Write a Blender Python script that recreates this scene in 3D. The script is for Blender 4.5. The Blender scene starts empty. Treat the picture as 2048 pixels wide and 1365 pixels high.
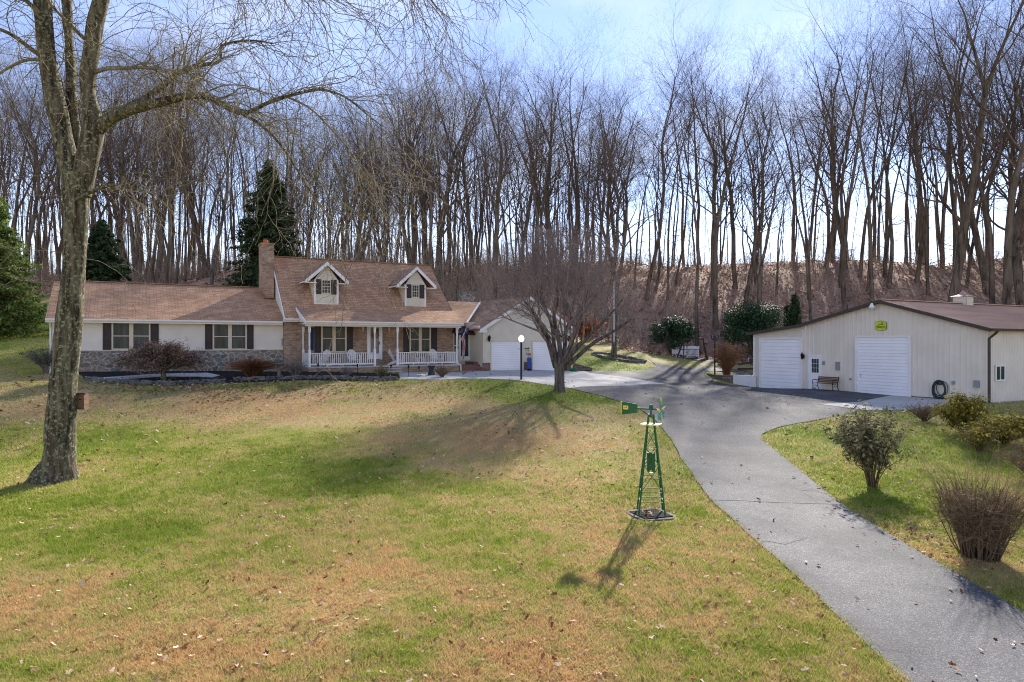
import bpy, math, random
import numpy as np
from mathutils import Vector, Matrix, geometry
rnd = random.Random(7)
R = math.radians
D = bpy.data
scene = bpy.context.scene
COL = scene.collection
F = 1365.33
HOR = 683.0
AL = R(29.0)
CA, SA = math.cos(AL), math.sin(AL)

# ---------------------------------------------------------------- camera and light
cam = D.objects.new('camera', D.cameras.new('camera'))
COL.objects.link(cam)
cam.location = (0, 0, 0)
cam.rotation_euler = (R(90), 0, 0)
cam.data.lens = 24
cam.data.sensor_width = 36
cam.data.clip_end = 6000
scene.camera = cam
SUN_AZ = R(22)          # to the right of the view axis, behind the woods
SUN_EL = R(29)
sun = D.objects.new('sun', D.lights.new('sun', 'SUN'))
COL.objects.link(sun)
sd = Vector((math.sin(SUN_AZ) * math.cos(SUN_EL), math.cos(SUN_AZ) * math.cos(SUN_EL), math.sin(SUN_EL)))
sun.rotation_euler = sd.to_track_quat('Z', 'Y').to_euler()
sun.location = (30, 60, 60)
sun.data.energy = 4.2
sun.data.angle = R(1.0)
sun.data.color = (1.0, 0.93, 0.82)

world = D.worlds.new('World')
scene.world = world
world.use_nodes = True
wn, wl = world.node_tree.nodes, world.node_tree.links
wn.clear()
out = wn.new('ShaderNodeOutputWorld')
bg = wn.new('ShaderNodeBackground')
sky = wn.new('ShaderNodeTexSky')
sky.sky_type = 'NISHITA'
sky.sun_disc = False
sky.sun_elevation = SUN_EL
sky.sun_rotation = SUN_AZ
sky.air_density = 1.0
sky.dust_density = 0.0
sky.ozone_density = 2.0
tc = wn.new('ShaderNodeTexCoord')
mp = wn.new('ShaderNodeMapping')
mp.inputs['Scale'].default_value = (1.2, 1.2, 3.2)
mp.inputs['Rotation'].default_value = (0.1, 0.25, 0.3)
nz = wn.new('ShaderNodeTexNoise')
nz.inputs['Scale'].default_value = 1.9
nz.inputs['Detail'].default_value = 9
nz.inputs['Roughness'].default_value = 0.6
nz.inputs['Distortion'].default_value = 0.5
cr = wn.new('ShaderNodeValToRGB')
cr.color_ramp.elements[0].position = 0.47
cr.color_ramp.elements[0].color = (0, 0, 0, 1)
cr.color_ramp.elements[1].position = 0.80
cr.color_ramp.elements[1].color = (0.7, 0.7, 0.7, 1)
mixc = wn.new('ShaderNodeMix')
mixc.data_type = 'RGBA'
mixc.inputs[7].default_value = (5.2, 5.4, 5.9, 1)
wl.new(tc.outputs['Generated'], mp.inputs[0])
wl.new(mp.outputs[0], nz.inputs['Vector'])
wl.new(nz.outputs[0], cr.inputs[0])
wl.new(cr.outputs[0], mixc.inputs[0])
tint = wn.new('ShaderNodeMix')
tint.data_type = 'RGBA'
tint.blend_type = 'MULTIPLY'
tint.inputs[0].default_value = 1.0
tint.inputs[7].default_value = (1.12, 0.945, 1.02, 1)
wl.new(sky.outputs[0], tint.inputs[6])
wl.new(tint.outputs[2], mixc.inputs[6])
wl.new(mixc.outputs[2], bg.inputs[0])
bg.inputs[1].default_value = 0.078
wl.new(bg.outputs[0], out.inputs[0])
scene.view_settings.view_transform = 'Standard'
scene.view_settings.look = 'None'
scene.view_settings.exposure = 1.65
scene.view_settings.gamma = 1
scene.render.engine = 'CYCLES'
scene.cycles.max_bounces = 5
scene.cycles.use_denoising = True
scene.cycles.denoiser = 'OPENIMAGEDENOISE'
scene.cycles.denoising_prefilter = 'NONE'
scene.cycles.sample_clamp_indirect = 4
scene.cycles.filter_width = 1.05
scene.cycles.diffuse_bounces = 3
scene.cycles.transparent_max_bounces = 8

# ---------------------------------------------------------------- frames
def uw(u, w):
    return (u * CA - w * SA, u * SA + w * CA)
def pu(px, W):                      # along the house front (plane w=W)
    x = px - 1024
    return W * (x * CA + F * SA) / (F * CA - x * SA)
def pz(px, py, W):
    x = px - 1024
    return (HOR - py) * (W * F / (F * CA - x * SA)) / F
def bw(px, U):                      # along the barn front (plane u=U)
    x = px - 1024
    return U * (F * CA - x * SA) / (x * CA + F * SA)
def bz(px, py, U):
    return (HOR - py) * (U * SA + bw(px, U) * CA) / F

# ---------------------------------------------------------------- terrain
ctl = []
for px, py, Y in [(-300, 1365, 8.3), (400, 1365, 8.4), (1024, 1365, 8.5), (1500, 1365, 8.55), (2048, 1365, 8.6), (2500, 1365, 8.8),
                  (-300, 960, 20), (115, 960, 19), (700, 960, 19.4), (1300, 1035, 15.5), (1735, 975, 18.9), (1980, 1120, 13.2), (2300, 1000, 18.2),
                  (-300, 770, 34), (-100, 720, 42), (60, 745, 33.5), (165, 747, 35.8), (345, 745, 38), (570, 745, 40.6), (618, 748, 38.4), (760, 751, 39.6), (920, 751, 41.6), (600, 790, 33),
                  (965, 750, 42.0), (1140, 744, 48.0), (1118, 783, 36.2), (1042, 761, 37), (1300, 800, 35.6), (1507, 776, 51.7), (1618, 778, 46.8), (1750, 791, 42.4), (1890, 803, 38.2), (1974, 808, 37.1),
                  (2150, 790, 43), (1800, 850, 28.5), (2048, 870, 25), (2400, 850, 28), (1330, 768, 48),
                  (1230, 718, 60), (1310, 722, 63), (1390, 717, 70), (1510, 722, 72), (1430, 756, 55), (1340, 706, 76), (1620, 690, 78),
                  (1160, 702, 62), (1100, 690, 62),
                  (0, 690, 48), (-200, 660, 60), (0, 637, 62), (60, 603, 78), (300, 640, 62), (-300, 590, 90), (200, 575, 100), (-400, 560, 125), (200, 560, 125), (500, 590, 82), (500, 552, 115),
                  (800, 600, 78), (800, 542, 112), (1000, 640, 70), (1000, 600, 80), (1000, 536, 105), (1250, 600, 86), (1250, 528, 106), (1500, 650, 80), (1500, 590, 90), (1500, 526, 104),
                  (1700, 660, 80), (1750, 524, 102), (2048, 640, 80), (2048, 524, 100), (2400, 600, 82), (2500, 520, 102), (3000, 620, 75), (3200, 530, 95), (-1000, 640, 60), (-1000, 1000, 16), (3000, 1000, 17), (2700, 1365, 9)]:
    ctl.append(((px - 1024) * Y / F, Y, -(py - HOR) * Y / F))
for x in range(-240, 300, 60):      # the ground falls away behind the ridge
    ctl.append((x, 150, 8.0)); ctl.append((x, 230, -6.0))
for x in range(-60, 100, 30):
    ctl.append((x, -10, -4.6)); ctl.append((x, -60, -7))
for y in (0, 50, 110):
    ctl.append((-150, y, -4 + y * .1)); ctl.append((190, y, -4 + y * .1))
CT = np.array(ctl)
CC = 4.0
def kern(d2):
    return np.sqrt(d2 + CC * CC)
_n = len(CT)
A = kern((CT[:, None, 0] - CT[None, :, 0]) ** 2 + (CT[:, None, 1] - CT[None, :, 1]) ** 2)
P = np.c_[np.ones(_n), CT[:, 0], CT[:, 1]]
K = np.block([[A - 0.25 * np.eye(_n), P], [P.T, np.zeros((3, 3))]])
COEF = np.linalg.solve(K, np.r_[CT[:, 2], 0, 0, 0])
def G(x, y):
    x = np.atleast_1d(np.asarray(x, float)); y = np.atleast_1d(np.asarray(y, float))
    res = np.empty(x.shape)
    fx, fy, fr = x.ravel(), y.ravel(), res.ravel()
    for i in range(0, fx.size, 20000):
        a, b = fx[i:i + 20000], fy[i:i + 20000]
        k = kern((a[:, None] - CT[None, :, 0]) ** 2 + (b[:, None] - CT[None, :, 1]) ** 2)
        fr[i:i + 20000] = np.clip((b - 78) / 18, 0, 1) * (2.2 * (vn(a, b, .055) - .5) + .8 * (vn2(a, b, .21) - .5)) + k @ COEF[:_n] + COEF[_n] + COEF[_n + 1] * a + COEF[_n + 2] * b
    return fr.reshape(x.shape)
def g1(x, y):
    return float(G(x, y)[0])
def gh(u, w):
    return g1(*uw(u, w))
_Y = np.concatenate([np.arange(5, 40, .1), np.arange(40, 160, .25)])
def gp(px, py):                     # where the ray of a pixel meets the terrain
    X = (px - 1024) / F * _Y
    d = -(py - HOR) / F * _Y - G(X, _Y)
    k = np.where(d < 0)[0]
    if len(k) == 0:
        i = int(np.argmin(d))
    else:
        i = int(k[0])
    if i > 0 and len(k):
        t = d[i - 1] / (d[i - 1] - d[i])
        Y = _Y[i - 1] + t * (_Y[i] - _Y[i - 1])
    else:
        Y = _Y[i]
    x = (px - 1024) / F * Y
    return (x, Y, g1(x, Y))

# numpy value noise
class VN:
    def __init__(s, seed):
        s.t = np.random.RandomState(seed).rand(256, 256)
    def __call__(s, x, y, sc):
        x = np.asarray(x) * sc + 1000.3; y = np.asarray(y) * sc + 1000.7
        xi = np.floor(x).astype(int); yi = np.floor(y).astype(int)
        fx = x - xi; fy = y - yi
        fx = fx * fx * (3 - 2 * fx); fy = fy * fy * (3 - 2 * fy)
        t = s.t
        a = t[xi % 256, yi % 256]; b = t[(xi + 1) % 256, yi % 256]
        c = t[xi % 256, (yi + 1) % 256]; d = t[(xi + 1) % 256, (yi + 1) % 256]
        return (a * (1 - fx) + b * fx) * (1 - fy) + (c * (1 - fx) + d * fx) * fy
vn = VN(3); vn2 = VN(11)
def inpoly(x, y, poly):
    x = np.asarray(x); y = np.asarray(y)
    r = np.zeros(x.shape, bool)
    n = len(poly)
    for i in range(n):
        x0, y0 = poly[i][:2]; x1, y1 = poly[(i + 1) % n][:2]
        c = ((y0 > y) != (y1 > y)) & (x < (x1 - x0) * (y - y0) / (y1 - y0 + 1e-12) + x0)
        r ^= c
    return r

# ---------------------------------------------------------------- materials
def nodemat(name, rough=0.8, spec=0.3):
    m = D.materials.new(name)
    m.use_nodes = True
    n, l = m.node_tree.nodes, m.node_tree.links
    b = n['Principled BSDF']
    b.inputs['Roughness'].default_value = rough
    b.inputs['Specular IOR Level'].default_value = spec
    return m, n, l, b
def ramp(n, stops):
    r = n.new('ShaderNodeValToRGB')
    e = r.color_ramp.elements
    while len(e) < len(stops):
        e.new(0.5)
    for i, (p, c) in enumerate(stops):
        e[i].position = p
        e[i].color = (c[0], c[1], c[2], 1)
    return r
def mat(name, a, b=None, scale=6, rough=0.8, spec=0.3, bump=0.0, detail=4, stretch=None, metal=0, lo=.35, hi=.65):
    """two tones mixed by noise"""
    m, n, l, p = nodemat(name, rough, spec)
    p.inputs['Metallic'].default_value = metal
    b = b or tuple(x * .82 for x in a)
    tc = n.new('ShaderNodeTexCoord')
    nz = n.new('ShaderNodeTexNoise')
    nz.inputs['Scale'].default_value = scale
    nz.inputs['Detail'].default_value = detail
    if stretch:
        mp = n.new('ShaderNodeMapping')
        mp.inputs['Scale'].default_value = stretch
        l.new(tc.outputs['Object'], mp.inputs[0]); l.new(mp.outputs[0], nz.inputs['Vector'])
    else:
        l.new(tc.outputs['Object'], nz.inputs['Vector'])
    r = ramp(n, [(lo, b), (hi, a)])
    l.new(nz.outputs[0], r.inputs[0]); l.new(r.outputs[0], p.inputs['Base Color'])
    if bump:
        bp = n.new('ShaderNodeBump')
        bp.inputs['Strength'].default_value = min(1, bump)
        bp.inputs['Distance'].default_value = 0.02 if bump <= 1 else .05
        l.new(nz.outputs[0], bp.inputs['Height']); l.new(bp.outputs[0], p.inputs['Normal'])
    return m
def brickmat(name, c1, c2, mortar, bw_=.21, bh=.075, ms=.012, noise=.5, rough=.9, offs=.5, bump=.5):
    m, n, l, p = nodemat(name, rough, .2)
    uv = n.new('ShaderNodeUVMap')
    br = n.new('ShaderNodeTexBrick')
    br.offset = offs
    br.inputs['Scale'].default_value = 1
    br.inputs['Brick Width'].default_value = bw_
    br.inputs['Row Height'].default_value = bh
    br.inputs['Mortar Size'].default_value = ms
    br.inputs['Mortar Smooth'].default_value = .3
    br.inputs['Color1'].default_value = (*c1, 1)
    br.inputs['Color2'].default_value = (*c2, 1)
    br.inputs['Mortar'].default_value = (*mortar, 1)
    l.new(uv.outputs[0], br.inputs['Vector'])
    nz = n.new('ShaderNodeTexNoise')
    nz.inputs['Scale'].default_value = 1.3
    nz.inputs['Detail'].default_value = 8
    l.new(uv.outputs[0], nz.inputs['Vector'])
    r = ramp(n, [(.3, (1 - noise,) * 3), (.7, (1.0,) * 3)])
    l.new(nz.outputs[0], r.inputs[0])
    mx = n.new('ShaderNodeMix'); mx.data_type = 'RGBA'; mx.blend_type = 'MULTIPLY'
    mx.inputs[0].default_value = 1
    l.new(br.outputs[0], mx.inputs[6]); l.new(r.outputs[0], mx.inputs[7])
    l.new(mx.outputs[2], p.inputs['Base Color'])
    bp = n.new('ShaderNodeBump')
    bp.inputs['Strength'].default_value = bump
    bp.inputs['Distance'].default_value = .01
    bp.invert = True
    l.new(br.outputs['Fac'], bp.inputs['Height']); l.new(bp.outputs[0], p.inputs['Normal'])
    return m
def attrmat(name, attr, stops, rough=.9, nscale=30, namt=.25, spec=.1, trans=0.0, bump=0):
    """colour ramp driven by a stored attribute plus fine noise"""
    m, n, l, p = nodemat(name, rough, spec)
    at = n.new('ShaderNodeAttribute'); at.attribute_name = attr
    tc = n.new('ShaderNodeTexCoord')
    nz = n.new('ShaderNodeTexNoise'); nz.inputs['Scale'].default_value = nscale; nz.inputs['Detail'].default_value = 7
    nz.inputs['Roughness'].default_value = .7
    l.new(tc.outputs['Object'], nz.inputs['Vector'])
    ma = n.new('ShaderNodeMath'); ma.operation = 'MULTIPLY_ADD'
    ma.inputs[1].default_value = namt * 2; ma.inputs[2].default_value = -namt
    l.new(nz.outputs[0], ma.inputs[0])
    ad = n.new('ShaderNodeMath'); ad.operation = 'ADD'
    l.new(at.outputs['Fac'], ad.inputs[0]); l.new(ma.outputs[0], ad.inputs[1])
    r = ramp(n, stops)
    l.new(ad.outputs[0], r.inputs[0]); l.new(r.outputs[0], p.inputs['Base Color'])
    if bump:
        bp = n.new('ShaderNodeBump'); bp.inputs['Strength'].default_value = bump; bp.inputs['Distance'].default_value = .04
        l.new(nz.outputs[0], bp.inputs['Height']); l.new(bp.outputs[0], p.inputs['Normal'])
    if trans:
        tr = n.new('ShaderNodeBsdfTranslucent'); l.new(r.outputs[0], tr.inputs[0])
        mx = n.new('ShaderNodeMixShader'); mx.inputs[0].default_value = trans
        o = n['Material Output']
        l.new(p.outputs[0], mx.inputs[1]); l.new(tr.outputs[0], mx.inputs[2]); l.new(mx.outputs[0], o.inputs[0])
    return m

M = {}
M['siding'] = mat('siding', (.70, .66, .56), (.64, .60, .51), 1.5, .6)
M['siding_ranch'] = mat('siding_ranch', (.74, .70, .64), (.68, .64, .58), 1.5, .6)
M['white'] = mat('white_paint', (.80, .78, .77), (.74, .72, .71), 2, .5)
M['white_door'] = mat('white_door', (.84, .84, .86), (.78, .78, .81), 1, .5)
M['cream'] = mat('cream_trim', (.66, .58, .45), (.6, .52, .4), 3, .6)
M['barn_wall'] = mat('barn_panel', (.74, .675, .58), (.67, .605, .52), .8, .6, detail=7)
M['brown_trim'] = mat('brown_trim', (.07, .05, .042), None, 3, .5)
M['shutter'] = mat('shutter', (.045, .032, .034), (.03, .022, .025), 4, .5)
M['brick'] = brickmat('brick', (.54, .34, .23), (.25, .14, .10), (.44, .38, .31), noise=.4)
M['brick_red'] = brickmat('brick_red', (.26, .10, .075), (.17, .07, .06), (.34, .27, .24), noise=.35)
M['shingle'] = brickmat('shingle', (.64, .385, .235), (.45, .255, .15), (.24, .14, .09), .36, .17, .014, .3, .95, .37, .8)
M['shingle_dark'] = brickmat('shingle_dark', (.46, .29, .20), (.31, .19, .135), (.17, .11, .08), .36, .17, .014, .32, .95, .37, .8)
M['block'] = brickmat('block', (.27, .21, .17), (.17, .135, .115), (.05, .045, .04), .4, .2, .02, .4)
M['concrete'] = mat('concrete', (.50, .48, .45), (.40, .385, .37), .9, .9, detail=9, bump=.2, lo=.3, hi=.7)
M['slab_old'] = mat('slab_old', (.17, .16, .15), (.09, .085, .08), 3, .95, detail=9, bump=.3)
M['metal_roof'] = mat('metal_roof', (.46, .29, .205), (.36, .225, .16), .6, .45, .5, detail=8, stretch=(.3, 2, 1))
M['black'] = mat('black_metal', (.018, .018, .02), None, 5, .8, .12)
M['navy'] = mat('navy_paint', (.01, .014, .05), None, 5, .4)
M['awning'] = mat('awning_cloth', (.045, .025, .055), None, 5, .8)
M['grey_box'] = mat('grey_box', (.28, .3, .32), None, 5, .5)
M['green'] = mat('green_paint', (.012, .13, .045), (.008, .085, .03), 5, .4)
M['yellow'] = mat('yellow_paint', (.75, .62, .12), (.65, .52, .1), 6, .5)
M['pale_yellow'] = mat('pale_yellow', (.8, .72, .42), None, 6, .6)
M['wood'] = mat('weathered_wood', (.20, .12, .075), (.11, .065, .04), 4, .85, stretch=(1, 1, 12), bump=.3)
M['wood_dark'] = mat('dark_wood', (.065, .04, .028), (.04, .026, .018), 4, .8, bump=.3)
M['orange_clay'] = mat('clay', (.5, .12, .04), None, 5, .8)
M['joint_tar'] = mat('joint_tar', (.03, .03, .033), None, 9, .9)
M['urn'] = mat('urn_stone', (.03, .04, .045), (.018, .025, .03), 6, .6)
M['birdbath'] = mat('birdbath_stone', (.22, .2, .18), None, 8, .9)
M['mulch'] = mat('mulch', (.02, .015, .013), (.008, .006, .006), 30, 1, bump=1)
M['pale_gravel'] = mat('pale_gravel', (.55, .56, .6), (.35, .36, .4), 12, .9, bump=.6)
M['green_hose'] = mat('green_hose', (.02, .045, .04), (.03, .05, .05), 8, .5)
M['blue_bag'] = mat('blue_bag', (.02, .07, .33), (.015, .05, .24), 6, .5)
M['teal'] = mat('teal_cloth', (.012, .05, .10), (.01, .035, .08), 6, .7)
M['metal'] = mat('grey_metal', (.4, .4, .42), None, 5, .4, metal=.8)
M['red_leaf'] = mat('wreath_leaf', (.35, .09, .03), (.2, .1, .03), 30, .8)
def glassmat(name, c, rough=.08):
    m, n, l, p = nodemat(name, rough, .14)
    tc = n.new('ShaderNodeTexCoord'); nz = n.new('ShaderNodeTexNoise')
    mp = n.new('ShaderNodeMapping'); mp.inputs['Scale'].default_value = (9, 1, .7)
    nz.inputs['Scale'].default_value = 1.2; nz.inputs['Detail'].default_value = 5
    l.new(tc.outputs['Object'], mp.inputs[0]); l.new(mp.outputs[0], nz.inputs['Vector'])
    r = ramp(n, [(.35, tuple(x * .4 for x in c)), (.65, c)])
    l.new(nz.outputs[0], r.inputs[0]); l.new(r.outputs[0], p.inputs['Base Color'])
    bp = n.new('ShaderNodeBump'); bp.inputs['Strength'].default_value = .08; bp.inputs['Distance'].default_value = .02
    nb = n.new('ShaderNodeTexNoise'); nb.inputs['Scale'].default_value = 1.1
    l.new(tc.outputs['Object'], nb.inputs['Vector']); l.new(nb.outputs[0], bp.inputs['Height']); l.new(bp.outputs[0], p.inputs['Normal'])
    return m
M['glass'] = glassmat('window_glass', (.055, .08, .08))
M['glass_light'] = glassmat('curtained_glass', (.3, .3, .3))
# lamp globe, lit
m, n, l, p = nodemat('lamp_globe', .4)
p.inputs['Base Color'].default_value = (.9, .8, .6, 1)
p.inputs['Emission Color'].default_value = (1, .8, .45, 1)
p.inputs['Emission Strength'].default_value = 0.9
M['globe'] = m
# fieldstone: big cells with pale mortar
m, n, l, p = nodemat('fieldstone', .9, .2)
uv = n.new('ShaderNodeUVMap')
nz = n.new('ShaderNodeTexNoise'); nz.inputs['Scale'].default_value = 2.5
l.new(uv.outputs[0], nz.inputs['Vector'])
mxv = n.new('ShaderNodeMix'); mxv.data_type = 'RGBA'; mxv.inputs[0].default_value = .12
l.new(uv.outputs[0], mxv.inputs[6]); l.new(nz.outputs['Color'], mxv.inputs[7])
mpp = n.new('ShaderNodeMapping'); mpp.inputs['Scale'].default_value = (3.0, 4.6, 1)
l.new(mxv.outputs[2], mpp.inputs[0])
ve = n.new('ShaderNodeTexVoronoi'); ve.feature = 'DISTANCE_TO_EDGE'; ve.inputs['Scale'].default_value = 1
vc = n.new('ShaderNodeTexVoronoi'); vc.inputs['Scale'].default_value = 1
l.new(mpp.outputs[0], ve.inputs['Vector']); l.new(mpp.outputs[0], vc.inputs['Vector'])
sep = n.new('ShaderNodeSeparateColor'); l.new(vc.outputs['Color'], sep.inputs[0])
rc = ramp(n, [(0, (.15, .145, .135)), (.3, (.24, .21, .18)), (.6, (.36, .28, .20)), (.8, (.22, .20, .18)), (1, (.16, .17, .19))])
l.new(sep.outputs[0], rc.inputs[0])
re = ramp(n, [(.03, (1, 1, 1)), (.07, (0, 0, 0))]); l.new(ve.outputs[0], re.inputs[0])
mx = n.new('ShaderNodeMix'); mx.data_type = 'RGBA'; mx.inputs[7].default_value = (.46, .42, .36, 1)
l.new(re.outputs[0], mx.inputs[0]); l.new(rc.outputs[0], mx.inputs[6])
n2 = n.new('ShaderNodeTexNoise'); n2.inputs['Scale'].default_value = 8; n2.inputs['Detail'].default_value = 6; l.new(uv.outputs[0], n2.inputs['Vector'])
r2 = ramp(n, [(.3, (.65,) * 3), (.7, (1.15,) * 3)]); l.new(n2.outputs[0], r2.inputs[0])
mm = n.new('ShaderNodeMix'); mm.data_type = 'RGBA'; mm.blend_type = 'MULTIPLY'; mm.inputs[0].default_value = 1
l.new(mx.outputs[2], mm.inputs[6]); l.new(r2.outputs[0], mm.inputs[7]); l.new(mm.outputs[2], p.inputs['Base Color'])
bp = n.new('ShaderNodeBump'); bp.inputs['Strength'].default_value = .7; bp.inputs['Distance'].default_value = .03
l.new(ve.outputs[0], bp.inputs['Height']); l.new(bp.outputs[0], p.inputs['Normal'])
M['fieldstone'] = m
# asphalt
m, n, l, p = nodemat('asphalt', .88, .3)
tc = n.new('ShaderNodeTexCoord')
vo = n.new('ShaderNodeTexVoronoi'); vo.inputs['Scale'].default_value = 75
l.new(tc.outputs['Object'], vo.inputs['Vector'])
sp = n.new('ShaderNodeSeparateColor'); l.new(vo.outputs['Color'], sp.inputs[0])
ra = ramp(n, [(0, (.04, .04, .045)), (.5, (.078, .078, .086)), (.85, (.115, .115, .124)), (1, (.21, .21, .215))]); l.new(sp.outputs[0], ra.inputs[0])
nz = n.new('ShaderNodeTexNoise'); nz.inputs['Scale'].default_value = .45; nz.inputs['Detail'].default_value = 8; nz.inputs['Roughness'].default_value = .62
l.new(tc.outputs['Object'], nz.inputs['Vector'])
rb = ramp(n, [(.32, (.5, .5, .55)), (.5, (.95, .95, .96)), (.68, (1.45, 1.42, 1.38))]); l.new(nz.outputs[0], rb.inputs[0])
mx = n.new('ShaderNodeMix'); mx.data_type = 'RGBA'; mx.blend_type = 'MULTIPLY'; mx.inputs[0].default_value = 1
l.new(ra.outputs[0], mx.inputs[6]); l.new(rb.outputs[0], mx.inputs[7])
# fine cracks
vk = n.new('ShaderNodeTexVoronoi'); vk.feature = 'DISTANCE_TO_EDGE'; vk.inputs['Scale'].default_value = .55
nk = n.new('ShaderNodeTexNoise'); nk.inputs['Scale'].default_value = 2.2; nk.inputs['Detail'].default_value = 6
l.new(tc.outputs['Object'], nk.inputs['Vector'])
mk = n.new('ShaderNodeMix'); mk.data_type = 'RGBA'; mk.inputs[0].default_value = .3
l.new(tc.outputs['Object'], mk.inputs[6]); l.new(nk.outputs['Color'], mk.inputs[7]); l.new(mk.outputs[2], vk.inputs['Vector'])
rk = ramp(n, [(.002, (.35, .35, .35)), (.006, (1, 1, 1))]); l.new(vk.outputs[0], rk.inputs[0])
m3 = n.new('ShaderNodeMix'); m3.data_type = 'RGBA'; m3.blend_type = 'MULTIPLY'
rm = ramp(n, [(.5, (0, 0, 0)), (.62, (1, 1, 1))]); nm = n.new('ShaderNodeTexNoise'); nm.inputs['Scale'].default_value = .3
l.new(tc.outputs['Object'], nm.inputs['Vector']); l.new(nm.outputs[0], rm.inputs[0]); l.new(rm.outputs[0], m3.inputs[0])
l.new(mx.outputs[2], m3.inputs[6]); l.new(rk.outputs[0], m3.inputs[7]); l.new(m3.outputs[2], p.inputs['Base Color'])
bp = n.new('ShaderNodeBump'); bp.inputs['Strength'].default_value = .5; bp.inputs['Distance'].default_value = .008
l.new(sp.outputs[0], bp.inputs['Height']); l.new(bp.outputs[0], p.inputs['Normal'])
M['asphalt'] = m
# bark with lichen
def barkmat(name, a, b, lichen=None, vs=7.0, stretch=(1, 1, .16), lim=(.52, .62), bump=.9):
    m, n, l, p = nodemat(name, .95, .15)
    tc = n.new('ShaderNodeTexCoord')
    mp = n.new('ShaderNodeMapping'); mp.inputs['Scale'].default_value = stretch
    l.new(tc.outputs['Object'], mp.inputs[0])
    nz = n.new('ShaderNodeTexNoise'); nz.inputs['Scale'].default_value = vs; nz.inputs['Detail'].default_value = 9; nz.inputs['Roughness'].default_value = .65
    l.new(mp.outputs[0], nz.inputs['Vector'])
    r = ramp(n, [(.36, tuple(x * .35 for x in b)), (.46, b), (.64, a)]); l.new(nz.outputs[0], r.inputs[0])
    colr = r.outputs[0]
    if lichen:
        n2 = n.new('ShaderNodeTexNoise'); n2.inputs['Scale'].default_value = 11; n2.inputs['Detail'].default_value = 9; n2.inputs['Roughness'].default_value = .72
        l.new(tc.outputs['Object'], n2.inputs['Vector'])
        r2 = ramp(n, [(lim[0], (0, 0, 0)), (lim[1], (1, 1, 1))]); l.new(n2.outputs[0], r2.inputs[0])
        mx = n.new('ShaderNodeMix'); mx.data_type = 'RGBA'; mx.inputs[7].default_value = (*lichen, 1)
        l.new(r2.outputs[0], mx.inputs[0]); l.new(colr, mx.inputs[6]); colr = mx.outputs[2]
    l.new(colr, p.inputs['Base Color'])
    bp = n.new('ShaderNodeBump'); bp.inputs['Strength'].default_value = bump; bp.inputs['Distance'].default_value = .05
    l.new(nz.outputs[0], bp.inputs['Height']); l.new(bp.outputs[0], p.inputs['Normal'])
    return m
M['bark_near'] = barkmat('bark_near', (.17, .145, .10), (.07, .055, .038), (.23, .27, .16), 9, (1, 1, .13), (.53, .6), 1)
M['bark_twig'] = barkmat('bark_twig', (.27, .225, .155), (.16, .13, .09), (.27, .29, .2), 9)
M['bark_woods'] = barkmat('bark_woods', (.20, .155, .12), (.105, .082, .064), (.16, .165, .12), 3, lim=(.55, .7))
M['bark_crown'] = barkmat('bark_crown', (.18, .135, .105), (.11, .084, .068), None, 3)
M['bark_yard'] = barkmat('bark_yard', (.17, .14, .13), (.09, .072, .066), (.2, .21, .17), 8, lim=(.56, .66))
M['bark_yard_twig'] = barkmat('bark_yard_twig', (.32, .26, .255), (.21, .17, .165), None, 8)
M['evergreen'] = attrmat('evergreen', 'tint', [(0, (.012, .024, .012)), (.5, (.04, .07, .03)), (1, (.10, .14, .05))], nscale=2, trans=.2)
M['evergreen_bright'] = attrmat('evergreen_bright', 'tint', [(0, (.02, .045, .01)), (.5, (.12, .19, .045)), (1, (.34, .40, .10))], nscale=2, trans=.4)
M['rhodo'] = attrmat('rhododendron_leaf', 'tint', [(0, (.01, .025, .012)), (.5, (.03, .065, .028)), (1, (.09, .15, .07))], rough=.6, nscale=3, spec=.1, trans=.15)
M['maple_leaf'] = attrmat('maple_leaf', 'tint', [(0, (.08, .05, .04)), (.5, (.21, .135, .105)), (1, (.38, .26, .2))], nscale=3, trans=.2)
M['bush_leaf'] = attrmat('bush_leaf', 'tint', [(0, (.04, .05, .024)), (.5, (.12, .13, .06)), (1, (.30, .28, .16))], nscale=3, trans=.25)
M['azalea'] = attrmat('azalea_leaf', 'tint', [(0, (.05, .06, .012)), (.5, (.20, .19, .03)), (1, (.5, .38, .05))], nscale=3, trans=.3)
M['dry_grass'] = attrmat('dry_grass', 'tint', [(0, (.12, .05, .03)), (.5, (.28, .13, .07)), (1, (.45, .28, .16))], nscale=3, trans=.2)
M['bush_twig'] = attrmat('bush_twig', 'tint', [(0, (.07, .05, .035)), (.5, (.17, .12, .075)), (1, (.34, .25, .15))], nscale=3)
M['brush'] = attrmat('brush', 'tint', [(0, (.13, .105, .085)), (.5, (.31, .24, .185)), (1, (.52, .40, .31))], nscale=.5)
M['leaves'] = attrmat('fallen_leaf', 'tint', [(0, (.09, .03, .015)), (.35, (.22, .075, .035)), (.7, (.40, .25, .15)), (1, (.68, .53, .43))], nscale=20, namt=.05, trans=.15)
LAWN = [(0, (.15, .20, .026)), (.22, (.235, .262, .048)), (.48, (.31, .285, .09)), (.72, (.38, .30, .145)), (1, (.42, .275, .13))]
M['grass'] = attrmat('grass_blade', 'tint', [(p_, tuple(min(.9, x * 1.35) for x in c_)) for p_, c_ in LAWN], nscale=6, namt=.08, trans=.35)
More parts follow.
